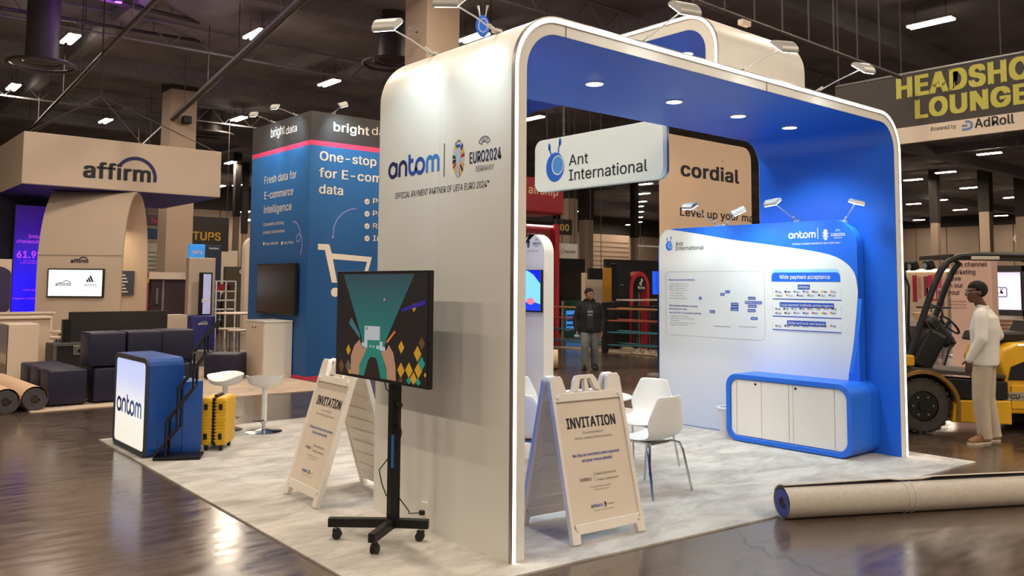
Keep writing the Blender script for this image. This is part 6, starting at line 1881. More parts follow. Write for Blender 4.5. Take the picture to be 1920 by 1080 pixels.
# tall printed panel
pinkb = mat('peach_print_board', (212, 176, 160), 0.6, var=0.02)
t, fn, g2 = flatbox('printed_board', 'tall peach panel lettered channel marketing behind the forklift', 'panel', 1780, 488, 1858, 700, 16, pinkb, 0.3, True, face_x=True)
for s, x0, x1, y in (('on a channel', 1784, 1851, 500), ('marketing', 1782, 1829, 514), ('have', 1778, 1802, 526), ('in our', 1778, 1806, 539), ('your', 1778, 1800, 552), ):
    a = g2(x0, y); b2 = g2(x1, y); text(s, fn, a[0], a[1], b2[0], 0.085, mat('plum_ink', (70, 52, 62), 0.6, var=0), t, bold=0.03, lift=0.006)
for k in range(3):
    a = g2(1778, 566 + k * 6); b2 = g2(1812, 566 + k * 6); text('short lines of print', fn, a[0], a[1], b2[0], 0.03, MATS['plum_ink'], t, lift=0.006)
# lit screen in a dark frame
t, fn, g2 = flatbox('lit_screen_frame', 'dark framed glowing lilac screen with a TALK speech bubble', 'screen', 1856, 498, 1920, 592, 17.5, mat('dark_frame_board', (44, 42, 44), 0.5), 0.25, True, face_x=True)
for c_ in list(t.children):
    bpy.data.objects.remove(c_)
X0 = fn(0, 0, 0)[0]
ya, yb3 = pX(1855, 500, X0).y, pX(1925, 500, X0).y
z0_, z1_ = pX(1890, 592, X0).z, pX(1890, 498, X0).z
for (a, b2, c2, d2) in ((ya, yb3, z1_ - 0.12, z1_), (ya, yb3, z0_, z0_ + 0.12), (ya, ya - 0.05, 0, z1_), (yb3 + 0.1, yb3, 0, z1_)):
    MB().box((X0, min(a, b2), c2), (X0 + 0.25, max(a, b2), d2)).build('frame_bar', MATS['dark_frame_board'], t)
sa, sb_ = g2(1860, 580), g2(1911, 510)
Flat(fn, -0.05).rect(sa[0], sa[1], sb_[0], sb_[1]).build('screen_picture', mat('lilac_screen_light', (226, 220, 250), 0.4, var=0, emit=0.85), t)
MB().box((X0 + 0.06, min(ya, yb3) + 0.1, z0_ + 0.1), (X0 + 0.2, max(ya, yb3) - 0.06, z1_ - 0.1)).build('screen_body', black_p, t)
a = g2(1854, 550); b2 = g2(1880, 550); text('TALK', fn, a[0], a[1], b2[0], 0.11, ink_navy, t, lift=-0.04, bold=0.01)
a = g2(1848, 556); b2 = g2(1886, 539)
f = Flat(fn, -0.04); f.stroke(rrect(a[0], a[1], b2[0], b2[1], 0.03, 3), 0.015, True); f.build('speech_bubble', ink_navy, t)
# bench, far red display, counter
woodm = mat('warm_wood', (132, 92, 62), 0.6, var=0.25, scale=8)
c = pD(1893, 533, 15.5)
t = thing('slatted_bench', 'slatted wooden bench below the lilac screen', 'bench', (c.x, c.y, 0), R(-90))
z_b = CAMP.z - (592 - 533) / FPX * 15.5; z_a = CAMP.z - (621 - 533) / FPX * 15.5
for k in range(4):
    z = z_a + (z_b - z_a) * k / 4
    MB().box((-0.45, -0.02, z), (0.45, 0.02, z + (z_b - z_a) / 4 - 0.012), bev=0.003).build('slat', woodm, t, world=False)
MB().box((-0.45, -0.4, 0.42), (0.45, 0.0, 0.46), bev=0.004).build('seat_board', woodm, t, world=False)
for sx in (-0.42, 0.42):
    MB().box((sx - 0.02, -0.02, 0), (sx + 0.02, 0.03, z_b), bev=0.003).build('post', black_m, t, world=False)
    MB().box((sx - 0.02, -0.4, 0), (sx + 0.02, -0.36, 0.42), bev=0.003).build('leg', black_m, t, world=False)
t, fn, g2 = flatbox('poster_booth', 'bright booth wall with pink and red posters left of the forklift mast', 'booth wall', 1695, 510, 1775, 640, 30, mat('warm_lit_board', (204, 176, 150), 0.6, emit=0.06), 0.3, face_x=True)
X0 = fn(0, 0, 0)[0]
p0 = g2(1695, 510); p1 = g2(1775, 510)
MB().box((X0 - 0.1, -p1[0], p0[1]), (X0 + 0.3, -p0[0], p0[1] + 0.1)).build('lit_strip', mat('warm_strip_light', (255, 236, 200), 0.5, var=0, emit=1.6), t)
for (x0, y0, x1, y1, c_) in ((1712, 516, 1719, 566, (170, 40, 60)), (1722, 520, 1727, 560, (196, 150, 120)), (1733, 518, 1740, 556, (150, 60, 66)), (1741, 516, 1757, 564, (196, 46, 84)), (1748, 514, 1766, 540, (224, 90, 120)), (1738, 540, 1755, 560, (228, 210, 180)), (1760, 545, 1770, 575, (150, 70, 110)), (1735, 548, 1740, 556, (226, 176, 60))):
    a = g2(x0, y1); b2 = g2(x1, y0)
    Flat(fn, 0.004 + 0.002 * (x0 % 5)).rect(a[0], a[1], b2[0], b2[1]).build('poster', mat('poster_%d' % (x0 * 3 + y0), c_, 0.6, var=0.1), t)
c = pD(1728, 533, 21)
t = thing('pale_counter', 'pale grey counter with a round basket beyond the forklift mast', 'counter', (c.x, c.y, 0))
zc_ = CAMP.z - (595 - 533) / FPX * 21
MB().box((-0.25, -0.25, 0), (0.25, 0.25, zc_), bev=0.01).build('counter_body', mat('pale_grey_board', (176, 164, 154), 0.6), t, world=False)
tag(MB().lathe([(0.15, zc_ + 0.002), (0.26, zc_ + 0.18), (0.24, zc_ + 0.18), (0.14, zc_ + 0.02), (0, zc_ + 0.02)], (c.x, c.y, 0), 20).build('round_basket', mat('cream_basket', (236, 204, 160), 0.6), smooth=True), 'round cream basket on the pale counter beyond the forklift mast', 'basket')
for i, (px, d, lab) in enumerate(((1745, 24, 'dark round table beyond the mast of the forklift'), (1765, 22, 'dark round table right behind the forklift steering column'))):
    c = pD(px, 533, d); pedestal_table('round_table', lab, 'table', c.x, c.y, CAMP.z - (570 - 533) / FPX * d, 0.4, m=black_p)
t, fn, g2 = flatbox('pale_blue_platform', 'low pale blue platform behind the forklift', 'platform', 1745, 606, 1785, 640, 27, mat('pale_blue_board', (150, 164, 190), 0.6), 1.0)
t, fn, g2 = flatbox('lilac_counter', 'low lilac glowing counter front under the bench at right', 'counter', 1872, 625, 1915, 640, 19, mat('lilac_front_light', (176, 170, 214), 0.6, var=0, emit=0.3), 0.4, face_x=True)
# wall number disc
q = pX(1908, 447, XM - 0.14)
ds = thing('number_disc', 'round white wall disc numbered 12 at the right edge', 'sign', q)
MB().tube(q, q - Vector((0.05, 0, 0)), 0.38, n=28).build('disc', mat('pale_disc_board', (206, 196, 182), 0.6), ds)
text('12', fX(XM - 0.19), -q.y - 0.22, q.z - 0.15, -q.y + 0.22, 0.3, ink, ds, bold=0.04, lift=0.005)
# far end wall details: roller door, ledge
t, fn, g2 = flatbox('loading_door', 'wide beige roller door in the far wall above the ring', 'door', 1100, 440, 1180, 600, 76, mat('roller_door_paint', (160, 138, 118), 0.7), 0.2)
for k in range(10):
    a = g2(1102, 448 + k * 8.5); b2 = g2(1178, 456 + k * 8.5)
    MB().box((a[0], fn(0, 0, 0)[1] - 0.05, b2[1]), (b2[0], fn(0, 0, 0)[1], a[1] - 0.03)).build('door_slat', MATS['roller_door_paint'], t)

# ================================================================== big carpet roll in front
silver = mat('silver_grey_backing', (196, 186, 172), 0.9, var=0.07, scale=30, bump=0.25, bscale=110)
violet = mat('violet_blue_pile', (76, 80, 140), 0.95, var=0.2, scale=80, bump=0.3, bscale=150)
dA = pZ(1920, 952, 0); dB = pZ(1480, 978, 0)
d3 = (Vector((dA.x, dA.y, 0)) - Vector((dB.x, dB.y, 0))).normalized()
rr5 = 0.118
off = Vector((-d3.y, d3.x, 0)) * 0.03
A = pZ(1470, 974, 0) + off; A = Vector((A.x, A.y, rr5))
Bq = A + d3 * 4.6
roll = carpet_roll('long grey carpet roll with violet spiral end lying across the front right floor', A, Bq, rr5, silver, violet, 0.042, None, 3)
# loose edge: dark slit and a lifted flap along the top
up = Vector((0, 0, 1)); back_ = Vector((-d3.y, d3.x, 0))
if back_.y < 0: back_ = -back_
b = MB(); bm = b.bm; rowa = []; N = 46
for i in range(N + 1):
    s_ = 4.6 * i / N
    lift = 0.004 + 0.020 * (0.5 + 0.5 * math.sin(s_ * 1.5 - 0.7)) * (1 if s_ < 0.95 or s_ > 1.25 else 0.2)
    c = A + d3 * s_
    rows_ = []
    for k in range(7):
        an = R(150 - k * 12)
        rad = rr5 + 0.004 + lift * (k / 6) ** 1.5
        rows_.append(bm.verts.new(c + back_ * -math.cos(an) * rad + up * math.sin(an) * rad))
    rowa.append(rows_)
# flap runs from the back of the roll up to just past the top
for a_, b_ in zip(rowa, rowa[1:]):
    for k in range(6):
        bm.faces.new((a_[k], a_[k + 1], b_[k + 1], b_[k]))
o = b.build('loose_flap', silver, roll, smooth=True)
m = o.modifiers.new('thick', 'SOLIDIFY'); m.thickness = 0.007; m.offset = 1
b = MB()
b.path([A + d3 * (4.6 * i / 30) + up * (rr5 * math.sin(R(80))) + back_ * (-rr5 * math.cos(R(80))) + up * 0.004 for i in range(31)], 0.006, 6)
b.build('dark_edge', mat('dark_edge_pile', (40, 42, 58), 0.95), roll)
for s_ in (1.02, 1.08):
    MB().torus(A + d3 * s_, rr5 + 0.004, 0.0035, d3.to_track_quat('Z', 'Y').to_matrix(), n=36, m=5).build('tape_band', mat('clear_tape', (216, 212, 204), 0.15), roll, smooth=True)
# ================================================================== people
def remeshed(name, b, m, parent, voxel, smooth_it=6):
    o = b.build(name, m, parent, world=False, smooth=True)
    r = o.modifiers.new('skin', 'REMESH'); r.mode = 'VOXEL'; r.voxel_size = voxel; r.use_smooth_shade = True
    s = o.modifiers.new('soft', 'SMOOTH'); s.iterations = smooth_it; s.factor = 0.5
    return o
def limb(b, pts, n=12):
    """pts: [(Vector, radius)]; tapered capsule chain"""
    for (p, r), (q, r2) in zip(pts, pts[1:]):
        b.tube(p, q, r, r2, n=n)
    for p, r in pts:
        b.sphere(p, r, u=n, v=8)
def rings(b, rows, n=20, rot=None):
    """rows: [(centre, rx, ry)]; closed elliptical stack"""
    rs = []
    for c, rx, ry in rows:
        rs.append([b.bm.verts.new(Vector(c) + ((rot @ Vector((rx * math.cos(2 * PI * k / n), ry * math.sin(2 * PI * k / n), 0))) if rot else Vector((rx * math.cos(2 * PI * k / n), ry * math.sin(2 * PI * k / n), 0)))) for k in range(n)])
    for a, c in zip(rs, rs[1:]):
        for k in range(n):
            j = (k + 1) % n
            b.bm.faces.new((a[k], a[j], c[j], c[k]))
    b.bm.faces.new(rs[0][::-1]); b.bm.faces.new(rs[-1])
def V(*a): return Vector(a)

def hand(b, wrist, d, palm_n, s=1.0, curl=0.5, side=1, thin=1.0):
    """palm and five separate fingers; d: direction wrist->fingers, palm_n: palm normal, side: thumb side sign"""
    d = d.normalized(); pn = (palm_n - d * palm_n.dot(d)).normalized(); w = d.cross(pn) * side
    pc = wrist + d * 0.045 * s
    rot = Matrix((w, pn, d)).transposed()
    b.obox(pc, (0.078 * s, 0.028 * s, 0.09 * s), rot, bev=0.010 * s)
    L = (0.068, 0.078, 0.073, 0.058)
    for i in range(4):
        base = wrist + d * 0.088 * s + w * (0.030 - 0.020 * i) * s
        q = base; dd = d.copy(); seg = L[i] * s
        pts = [(base - d * 0.02 * s, 0.0095 * s * thin)]
        for k, fr in enumerate((0.45, 0.32, 0.23)):
            dd = (dd + pn * curl * (0.35 + 0.25 * k)).normalized()
            pts.append((q.copy(), 0.0092 * s * thin)); q = q + dd * seg * fr
        pts.append((q, 0.0075 * s * thin))
        limb(b, pts, n=8)
    tb = wrist + d * 0.03 * s + w * 0.034 * s
    t1 = tb + (d * 0.55 + w * 0.75 + pn * 0.3).normalized() * 0.035 * s
    t2 = t1 + (d * 0.85 + w * 0.25 + pn * 0.45).normalized() * 0.03 * s
    limb(b, [(tb, 0.0125 * s), (t1, 0.0105 * s), (t2, 0.0085 * s)], n=8)

def head(b, c, turn, tilt=0.0, s=1.0):
    """c: centre of the skull; turn: rotation about z of the face (0 = +y)"""
    rt = Matrix.Rotation(turn, 3, 'Z') @ Matrix.Rotation(tilt, 3, 'X')
    def P(x, y, z): return c + rt @ Vector((x * s, y * s, z * s))
    m4 = Matrix.Translation(c) @ rt.to_4x4()
    def ell(p, r):
        bmesh.ops.create_uvsphere(b.bm, u_segments=18, v_segments=12, radius=1, matrix=Matrix.Translation(P(*p)) @ rt.to_4x4() @ Matrix.Diagonal((r[0] * s, r[1] * s, r[2] * s, 1)))
    ell((0, -0.012, 0.025), (0.074, 0.094, 0.088))
    ell((0, 0.018, -0.035), (0.060, 0.070, 0.075))
    ell((0, 0.045, -0.082), (0.036, 0.036, 0.030))     # chin
    ell((0, 0.078, 0.022), (0.050, 0.018, 0.014))      # brow
    ell((0, 0.094, -0.012), (0.010, 0.016, 0.024))     # nose bridge
    ell((0, 0.104, -0.026), (0.015, 0.014, 0.012))     # nose tip
    ell((0, 0.083, -0.055), (0.024, 0.012, 0.007))     # lips
    ell((0, 0.081, -0.067), (0.020, 0.012, 0.007))
    for e in (-1, 1):
        ell((e * 0.076, -0.008, -0.005), (0.008, 0.018, 0.030))   # ear
        ell((e * 0.040, 0.062, -0.025), (0.020, 0.018, 0.020))    # cheek
    return P, rt

def person(label, loc, rz, J, col, turn=0.0, voxel=0.010, s=1.0, hair='short', shirt_name='shirt', beard=False, glasses=False, tilt=0.0, jacket=None, hands=True):
    t = thing('person', label, 'person', loc, rz)
    sk, sh, tr, bo, ha = col
    b = MB()
    hc = J['head']
    P, rt = head(b, hc, turn, tilt, J.get('hs', 1.08))
    limb(b, [(J['neck'], 0.058), (hc + V(0, -0.012, -0.07), 0.052)])
    rings(b, [(J['pelvis'] + V(0, 0, -0.08), 0.12, 0.09), (J['pelvis'], 0.155, 0.105), (J['waist'], 0.13, 0.095), (J['chest'], 0.155, 0.11), (J['chest'] + V(0, 0, 0.14), 0.135, 0.08), (J['neck'] + V(0, 0, -0.03), 0.06, 0.055)])
    for k in 'LR':
        limb(b, [(J['sh' + k], 0.040), (J['el' + k], 0.040), (J['wr' + k], 0.028)])
        limb(b, [(J['hip' + k], 0.088), (J['kn' + k], 0.058), (J['an' + k], 0.042)])
        f = J['ft' + k]
        limb(b, [(J['an' + k], 0.042), (J['an' + k] + V(0, 0, -0.03), 0.04), (J['an' + k] + (V(f.x, f.y, 0.05) - J['an' + k]) * 0.45, 0.028)])
        hd_ = J.get('hd' + k)
        if hands:
            hand(b, J['wr' + k], hd_[0], hd_[1], 1.0, 0.6, 1 if k == 'R' else -1)
        else:
            limb(b, [(J['wr' + k], 0.03), (J['wr' + k] + hd_[0].normalized() * 0.13, 0.028)])
    remeshed('body', b, sk, t, voxel, 3)
    # shirt
    b = MB()
    hem = J.get('hem', -0.14)
    g = J.get('girth', 1.0)
    rings(b, [(J['pelvis'] + V(0, 0, hem), 0.185 * g, 0.135 * g), (J['pelvis'] + V(0, 0, 0.02), 0.182 * g, 0.135 * g), (J['waist'] + V(0, -0.005, 0), 0.172 * g, 0.128 * g), (J['chest'], 0.192 * g, 0.138 * g), (J['chest'] + V(0, -0.01, 0.13), 0.185 * g, 0.115 * g), (J['neck'] + V(0, -0.005, -0.035), 0.105, 0.085), (J['neck'] + V(0, 0, 0.025), 0.068, 0.066)])
    for k in 'LR':
        m_ = (J['sh' + k] + J['el' + k]) / 2
        b.tube(J['neck'] + V(0, -0.005, -0.02), J['sh' + k] + V(0, 0, -0.012), 0.060, 0.060)
        limb(b, [(J['sh' + k] * 0.97 + V(0, 0, 0.02), 0.068 * g), (J['sh' + k] + (J['el' + k] - J['sh' + k]) * 0.22, 0.066 * g), (m_, 0.063 * g), (J['el' + k], 0.060 * g), ((J['el' + k] + J['wr' + k]) / 2, 0.052 * g), (J['wr' + k], 0.041 * g)])
    remeshed(shirt_name, b, sh, t, max(voxel, 0.011), 14)
    # trousers
    b = MB()
    rings(b, [(J['pelvis'] + V(0, 0, -0.12), 0.165, 0.12), (J['pelvis'] + V(0, 0, 0.01), 0.172, 0.122), (J['pelvis'] + V(0, 0, 0.06), 0.162, 0.115)])
    for k in 'LR':
        kn = J['kn' + k]; an = J['an' + k]; hp = J['hip' + k]
        limb(b, [(hp, 0.112), ((hp + kn) / 2, 0.103), (kn, 0.090), ((kn + an) / 2, 0.082), (an + V(0, 0, -0.015), 0.076)])
        b.tube(an + V(0, 0, -0.02), an + V(0, -0.005, -0.055), 0.076, 0.08)
    remeshed('trousers', b, tr, t, max(voxel, 0.011), 4)
    for k in 'LR':
        f = J['ft' + k]; an = J['an' + k]
        d = Vector((f.x - an.x, f.y - an.y, 0)).normalized(); w = V(-d.y, d.x, 0)
        rot = Matrix((w, d, V(0, 0, 1))).transposed()
        heel = V(an.x, an.y, f.z) - d * 0.055
        b = MB()
        L_ = 0.305
        rows = []
        for q, (u, wd, h) in enumerate(((0.0, 0.030, 0.07), (0.05, 0.040, 0.085), (0.12, 0.042, 0.09), (0.19, 0.050, 0.062), (0.25, 0.046, 0.045), (L_, 0.018, 0.03))):
            c = heel + d * (u - 0.0)
            rows.append([b.bm.verts.new(c + w * x * wd + V(0, 0, 0.02 + z * h)) for x, z in ((-1, 0), (-1, 0.45), (-0.6, 0.95), (0, 1.1), (0.6, 0.95), (1, 0.45), (1, 0))])
        for a, c in zip(rows, rows[1:]):
            for i in range(7):
                j = (i + 1) % 7
                b.bm.faces.new((a[i], a[j], c[j], c[i]))
        b.bm.faces.new(rows[0][::-1]); b.bm.faces.new(rows[-1])
        b.tube(V(an.x, an.y, f.z + 0.06), V(an.x, an.y, f.z + 0.12), 0.048, 0.045)
        sh_ = b.build('shoe', bo, t, world=False, smooth=True)
        b = MB()
        P2 = [(0, -0.034), (0.06, -0.044), (0.13, -0.043), (0.2, -0.053), (0.26, -0.046), (L_ + 0.008, -0.016), (L_ + 0.008, 0.016), (0.26, 0.046), (0.2, 0.053), (0.13, 0.043), (0.06, 0.044), (0, 0.034)]
        b.prism(P2, lambda u, v, h: heel + d * u + w * v + V(0, 0, h), 0.0, 0.022)
        b.build('sole', J.get('sole', black_p), sh_, world=False)
    # hair: cap over the skull
    b = MB()
    if hair == 'short':
        bmesh.ops.create_uvsphere(b.bm, u_segments=24, v_segments=16, radius=1, matrix=Matrix.Translation(P(0, -0.018, 0.032)) @ rt.to_4x4() @ Matrix.Diagonal((0.080 * 1.08, 0.097 * 1.08, 0.090 * 1.08, 1)))
        cut = [v for v in b.bm.verts if (rt.inverted() @ (v.co - hc)).z < (0.045 if (rt.inverted() @ (v.co - hc)).y > 0.045 else (0.0 if (rt.inverted() @ (v.co - hc)).y > -0.01 else -0.055))]
        bmesh.ops.delete(b.bm, geom=cut, context='VERTS')
        o = b.build('hair', ha, t, world=False, smooth=True, recalc=False)
        m = o.modifiers.new('thick', 'SOLIDIFY'); m.thickness = 0.008; m.offset = 0
    if beard:
        b = MB()
        bmesh.ops.create_uvsphere(b.bm, u_segments=18, v_segments=12, radius=1, matrix=Matrix.Translation(P(0, 0.028, -0.06)) @ rt.to_4x4() @ Matrix.Diagonal((0.060, 0.062, 0.052, 1)))
        cut = [v for v in b.bm.verts if (rt.inverted() @ (v.co - hc)).z > -0.055 or (rt.inverted() @ (v.co - hc)).y < -0.01]
        bmesh.ops.delete(b.bm, geom=cut, context='VERTS')
        b.build('beard', ha, t, world=False, smooth=True, recalc=False)
    # eyes
    for e in (-1, 1):
        MB().sphere(P(e * 0.030, 0.083, 0.0), 0.0105, u=10, v=8).build('eye', mat('eye_white_and_iris', (60, 44, 38), 0.3, var=0), t, world=False, smooth=True)
        MB().obox(P(e * 0.031, 0.096, 0.020), (0.034, 0.006, 0.006), rt).build('eyebrow', ha, t, world=False)
    if glasses:
        gm = mat('clear_glasses_frame', (206, 196, 176), 0.3)
        b = MB()
        for e in (-1, 1):
            b.torus(P(e * 0.034, 0.104, -0.002), 0.022, 0.0025, rt @ Matrix.Rotation(PI / 2, 3, 'X'), n=16, m=5)
            b.tube(P(e * 0.056, 0.102, 0.0), P(e * 0.084, 0.0, 0.008), 0.0025, n=5)
        b.tube(P(-0.012, 0.104, 0.002), P(0.012, 0.104, 0.002), 0.0025, n=5)
        b.build('glasses', gm, t, world=False)
    return t, P

skinD = mat('brown_skin', (98, 66, 50), 0.5, var=0.06)
skinM = mat('tan_skin', (156, 112, 88), 0.5, var=0.06)
shirtW = mat('white_shirt_cotton', (226, 222, 214), 0.85, var=0.04, scale=5, bump=0.35, bscale=9)
khaki = mat('khaki_trouser_cotton', (192, 178, 156), 0.9, var=0.07, scale=6, bump=0.4, bscale=10)
brown_l = mat('brown_shoe_leather', (122, 84, 54), 0.6, var=0.15)
hairB = mat('black_hair', (20, 17, 17), 0.9, var=0.2, scale=60, bump=0.5, bscale=200)
cream_sole = mat('cream_rubber_sole', (214, 200, 178), 0.7)
# standing man by the forklift: seen from behind, face turned to the left
wl = pZ(1850, 829, 0)
J = dict(head=V(-0.055, 0.05, 1.69), neck=V(-0.02, 0.0, 1.515), chest=V(0, -0.02, 1.28), waist=V(0, -0.01, 1.10), pelvis=V(0, 0, 0.96),
         shL=V(-0.205, -0.01, 1.455), elL=V(-0.29, -0.03, 1.17), wrL=V(-0.285, 0.10, 0.94), hdL=(V(0.02, 0.1, -1), V(1, 0, 0)),
         shR=V(0.205, -0.02, 1.455), elR=V(0.32, -0.10, 1.19), wrR=V(0.26, 0.08, 1.02), hdR=(V(-0.3, 0.5, -0.5), V(-1, 0, 0)),
         hipL=V(-0.085, 0, 0.90), knL=V(-0.10, 0.03, 0.49), anL=V(-0.10, 0.0, 0.10), ftL=V(-0.30, 0.12, 0.0),
         hipR=V(0.085, 0, 0.90), knR=V(0.105, 0.0, 0.49), anR=V(0.12, -0.06, 0.10), ftR=V(-0.06, 0.12, 0.0), hem=-0.10, girth=1.14, sole=cream_sole)
pw, PW = person('standing man in white shirt and khaki trousers beside the yellow forklift', (wl.x, wl.y, 0.001), R(12), J, (skinD, shirtW, khaki, brown_l, hairB), turn=R(34), voxel=0.0075, glasses=True)
pw.scale = (1.0, 1.0, 1.0)
b = MB(); b.torus((-0.02, -0.004, 1.535), 0.066, 0.013, Matrix.Rotation(R(12), 3, 'X'), n=24, m=8, sy=0.95); b.build('collar', shirtW, pw, world=False, smooth=True)
# walking man in the middle
black_cloth = mat('black_hooded_cloth', (22, 22, 27), 0.9, var=0.15, bump=0.4, bscale=9)
jean = mat('faded_grey_denim', (104, 106, 108), 0.9, var=0.2, scale=5, bump=0.3, bscale=12)
mp = pZ(1105, 692, 0)
J = dict(head=V(0.0, 0.02, 1.545), neck=V(0, 0.0, 1.39), chest=V(0, -0.01, 1.17), waist=V(0, 0, 1.0), pelvis=V(0, 0, 0.88),
         shL=V(-0.185, 0, 1.32), elL=V(-0.27, -0.03, 1.03), wrL=V(-0.25, 0.08, 0.80), hdL=(V(0.0, 0.15, -1), V(1, 0, 0)),
         shR=V(0.185, 0, 1.32), elR=V(0.28, -0.04, 1.03), wrR=V(0.27, 0.06, 0.80), hdR=(V(0.0, 0.15, -1), V(-1, 0, 0)),
         hipL=V(-0.085, 0, 0.83), knL=V(-0.10, 0.03, 0.45), anL=V(-0.11, -0.02, 0.09), ftL=V(-0.13, 0.16, 0.0),
         hipR=V(0.085, 0, 0.83), knR=V(0.10, 0.13, 0.46), anR=V(0.11, 0.12, 0.09), ftR=V(0.14, 0.30, 0.0), hem=-0.12, girth=1.22)
pm, PM = person('walking man in open black hooded jacket and faded jeans on the dark aisle', (mp.x, mp.y, 0.001), R(140), J, (skinM, black_cloth, jean, black_p, hairB), turn=R(28), voxel=0.009, shirt_name='hooded_jacket')
b = MB()
rings(b, [(V(0, 0.128, 0.84), 0.075, 0.045), (V(0, 0.132, 0.95), 0.078, 0.045), (V(0, 0.135, 1.1), 0.078, 0.045), (V(0, 0.125, 1.2), 0.07, 0.045), (V(0, 0.09, 1.33), 0.05, 0.04)])
b.build('dark_t_shirt', mat('dark_print_tshirt', (44, 42, 46), 0.85), pm, world=False, smooth=True)
fnp = lambda u, v, h: WM(pm) @ V(-u, 0.183 + h, v)
text('GIANTS', fnp, -0.055, 1.17, 0.055, 0.035, mat('pale_print_ink', (196, 192, 186), 0.7, var=0), pm, bold=0.05, lift=0.004)
text('BASEBALL', fnp, -0.05, 1.11, 0.05, 0.03, MATS['pale_print_ink'], pm, bold=0.05, lift=0.004)
b = MB(); b.torus((0, -0.05, 1.40), 0.095, 0.035, Matrix.Rotation(R(25), 3, 'X'), n=24, m=8); b.build('hood', black_cloth, pm, world=False, smooth=True)
# crumpled cap in his left hand (picture left is his right)
hp = WM(pm) @ V(0.27, 0.10, 0.68)
cp = thing('blue_white_cap', 'crumpled blue and white cap held by the walking man', 'cap', hp)
b = MB(); b.sphere((0, 0, 0), 0.06, 1.2, 0.8, 0.7, 14, 8); b.build('crown', mat('pale_blue_cap_cloth', (120, 150, 170), 0.8, var=0.3, scale=10), cp, world=False, smooth=True)
b = MB(); b.sphere((0.08, 0, -0.01), 0.06, 1.1, 0.8, 0.18, 14, 8); b.build('visor', mat('white_cap_cloth', (206, 206, 202), 0.8), cp, world=False, smooth=True)
# two far figures by the shelf rack
def far(label, px, d, h, rz, cols, bend=0.0):
    c = pD(px, 533, d)
    k = h / 1.8
    J = dict(head=V(0, 0.02 + bend * 1.2, 1.66 - bend * 0.35) * k, neck=V(0, bend, 1.5 - bend * 0.3) * k, chest=V(0, bend * 0.6, 1.26 - bend * 0.15) * k, waist=V(0, bend * 0.2, 1.08) * k, pelvis=V(0, 0, 0.95) * k,
             shL=V(-0.19, bend * 0.9, 1.42 - bend * 0.3) * k, elL=V(-0.28, bend + 0.02, 1.14 - bend * 0.3) * k, wrL=V(-0.2, bend + 0.22, 1.0 - bend * 0.2) * k, hdL=(V(0, 1, -0.3), V(1, 0, 0)),
             shR=V(0.19, bend * 0.9, 1.42 - bend * 0.3) * k, elR=V(0.28, bend + 0.02, 1.14 - bend * 0.3) * k, wrR=V(0.22, bend + 0.22, 1.0 - bend * 0.2) * k, hdR=(V(0, 1, -0.3), V(-1, 0, 0)),
             hipL=V(-0.085, 0, 0.88) * k, knL=V(-0.1, 0.02, 0.48) * k, anL=V(-0.12, 0, 0.09), ftL=V(-0.13, 0.18, 0),
             hipR=V(0.085, 0, 0.88) * k, knR=V(0.1, 0.02, 0.48) * k, anR=V(0.12, 0, 0.09), ftR=V(0.13, 0.18, 0), girth=1.1)
    return person(label, (c.x, c.y, 0.011), rz, J, (skinM, cols[0], cols[1], black_p, hairB), voxel=0.016, hands=False)[0]
far('far person in black seen from behind beside the blue tower', 464, 38, 1.86, R(-20), (black_cloth, black_p))
far('far person bending in black top and cap by the white shelf rack', 422, 33, 1.62, R(200), (mat('washed_black_cloth', (40, 34, 36), 0.9), black_p), 0.12)

# ================================================================== forklift
fork_y = mat('yellow_forklift_paint', (232, 178, 36), 0.4, var=0.06, scale=3, coat=0.2)
fork_k = mat('black_forklift_paint', (26, 26, 28), 0.45, var=0.1)
fork_g = mat('grey_scuffed_paint', (74, 68, 62), 0.6, var=0.2, scale=8)
tyre_m = mat('dusty_tyre_rubber', (72, 68, 64), 0.85, var=0.2, scale=12)
fwc = pZ(1733, 813, 0)
FA = R(136.5)
fwd = V(math.cos(FA), math.sin(FA), 0); lft = V(-math.sin(FA), math.cos(FA), 0)
org = fwc - lft * 0.52
fl_ = thing('forklift', 'yellow and black forklift truck at the right edge facing left', 'forklift', (org.x, org.y, 0), FA)
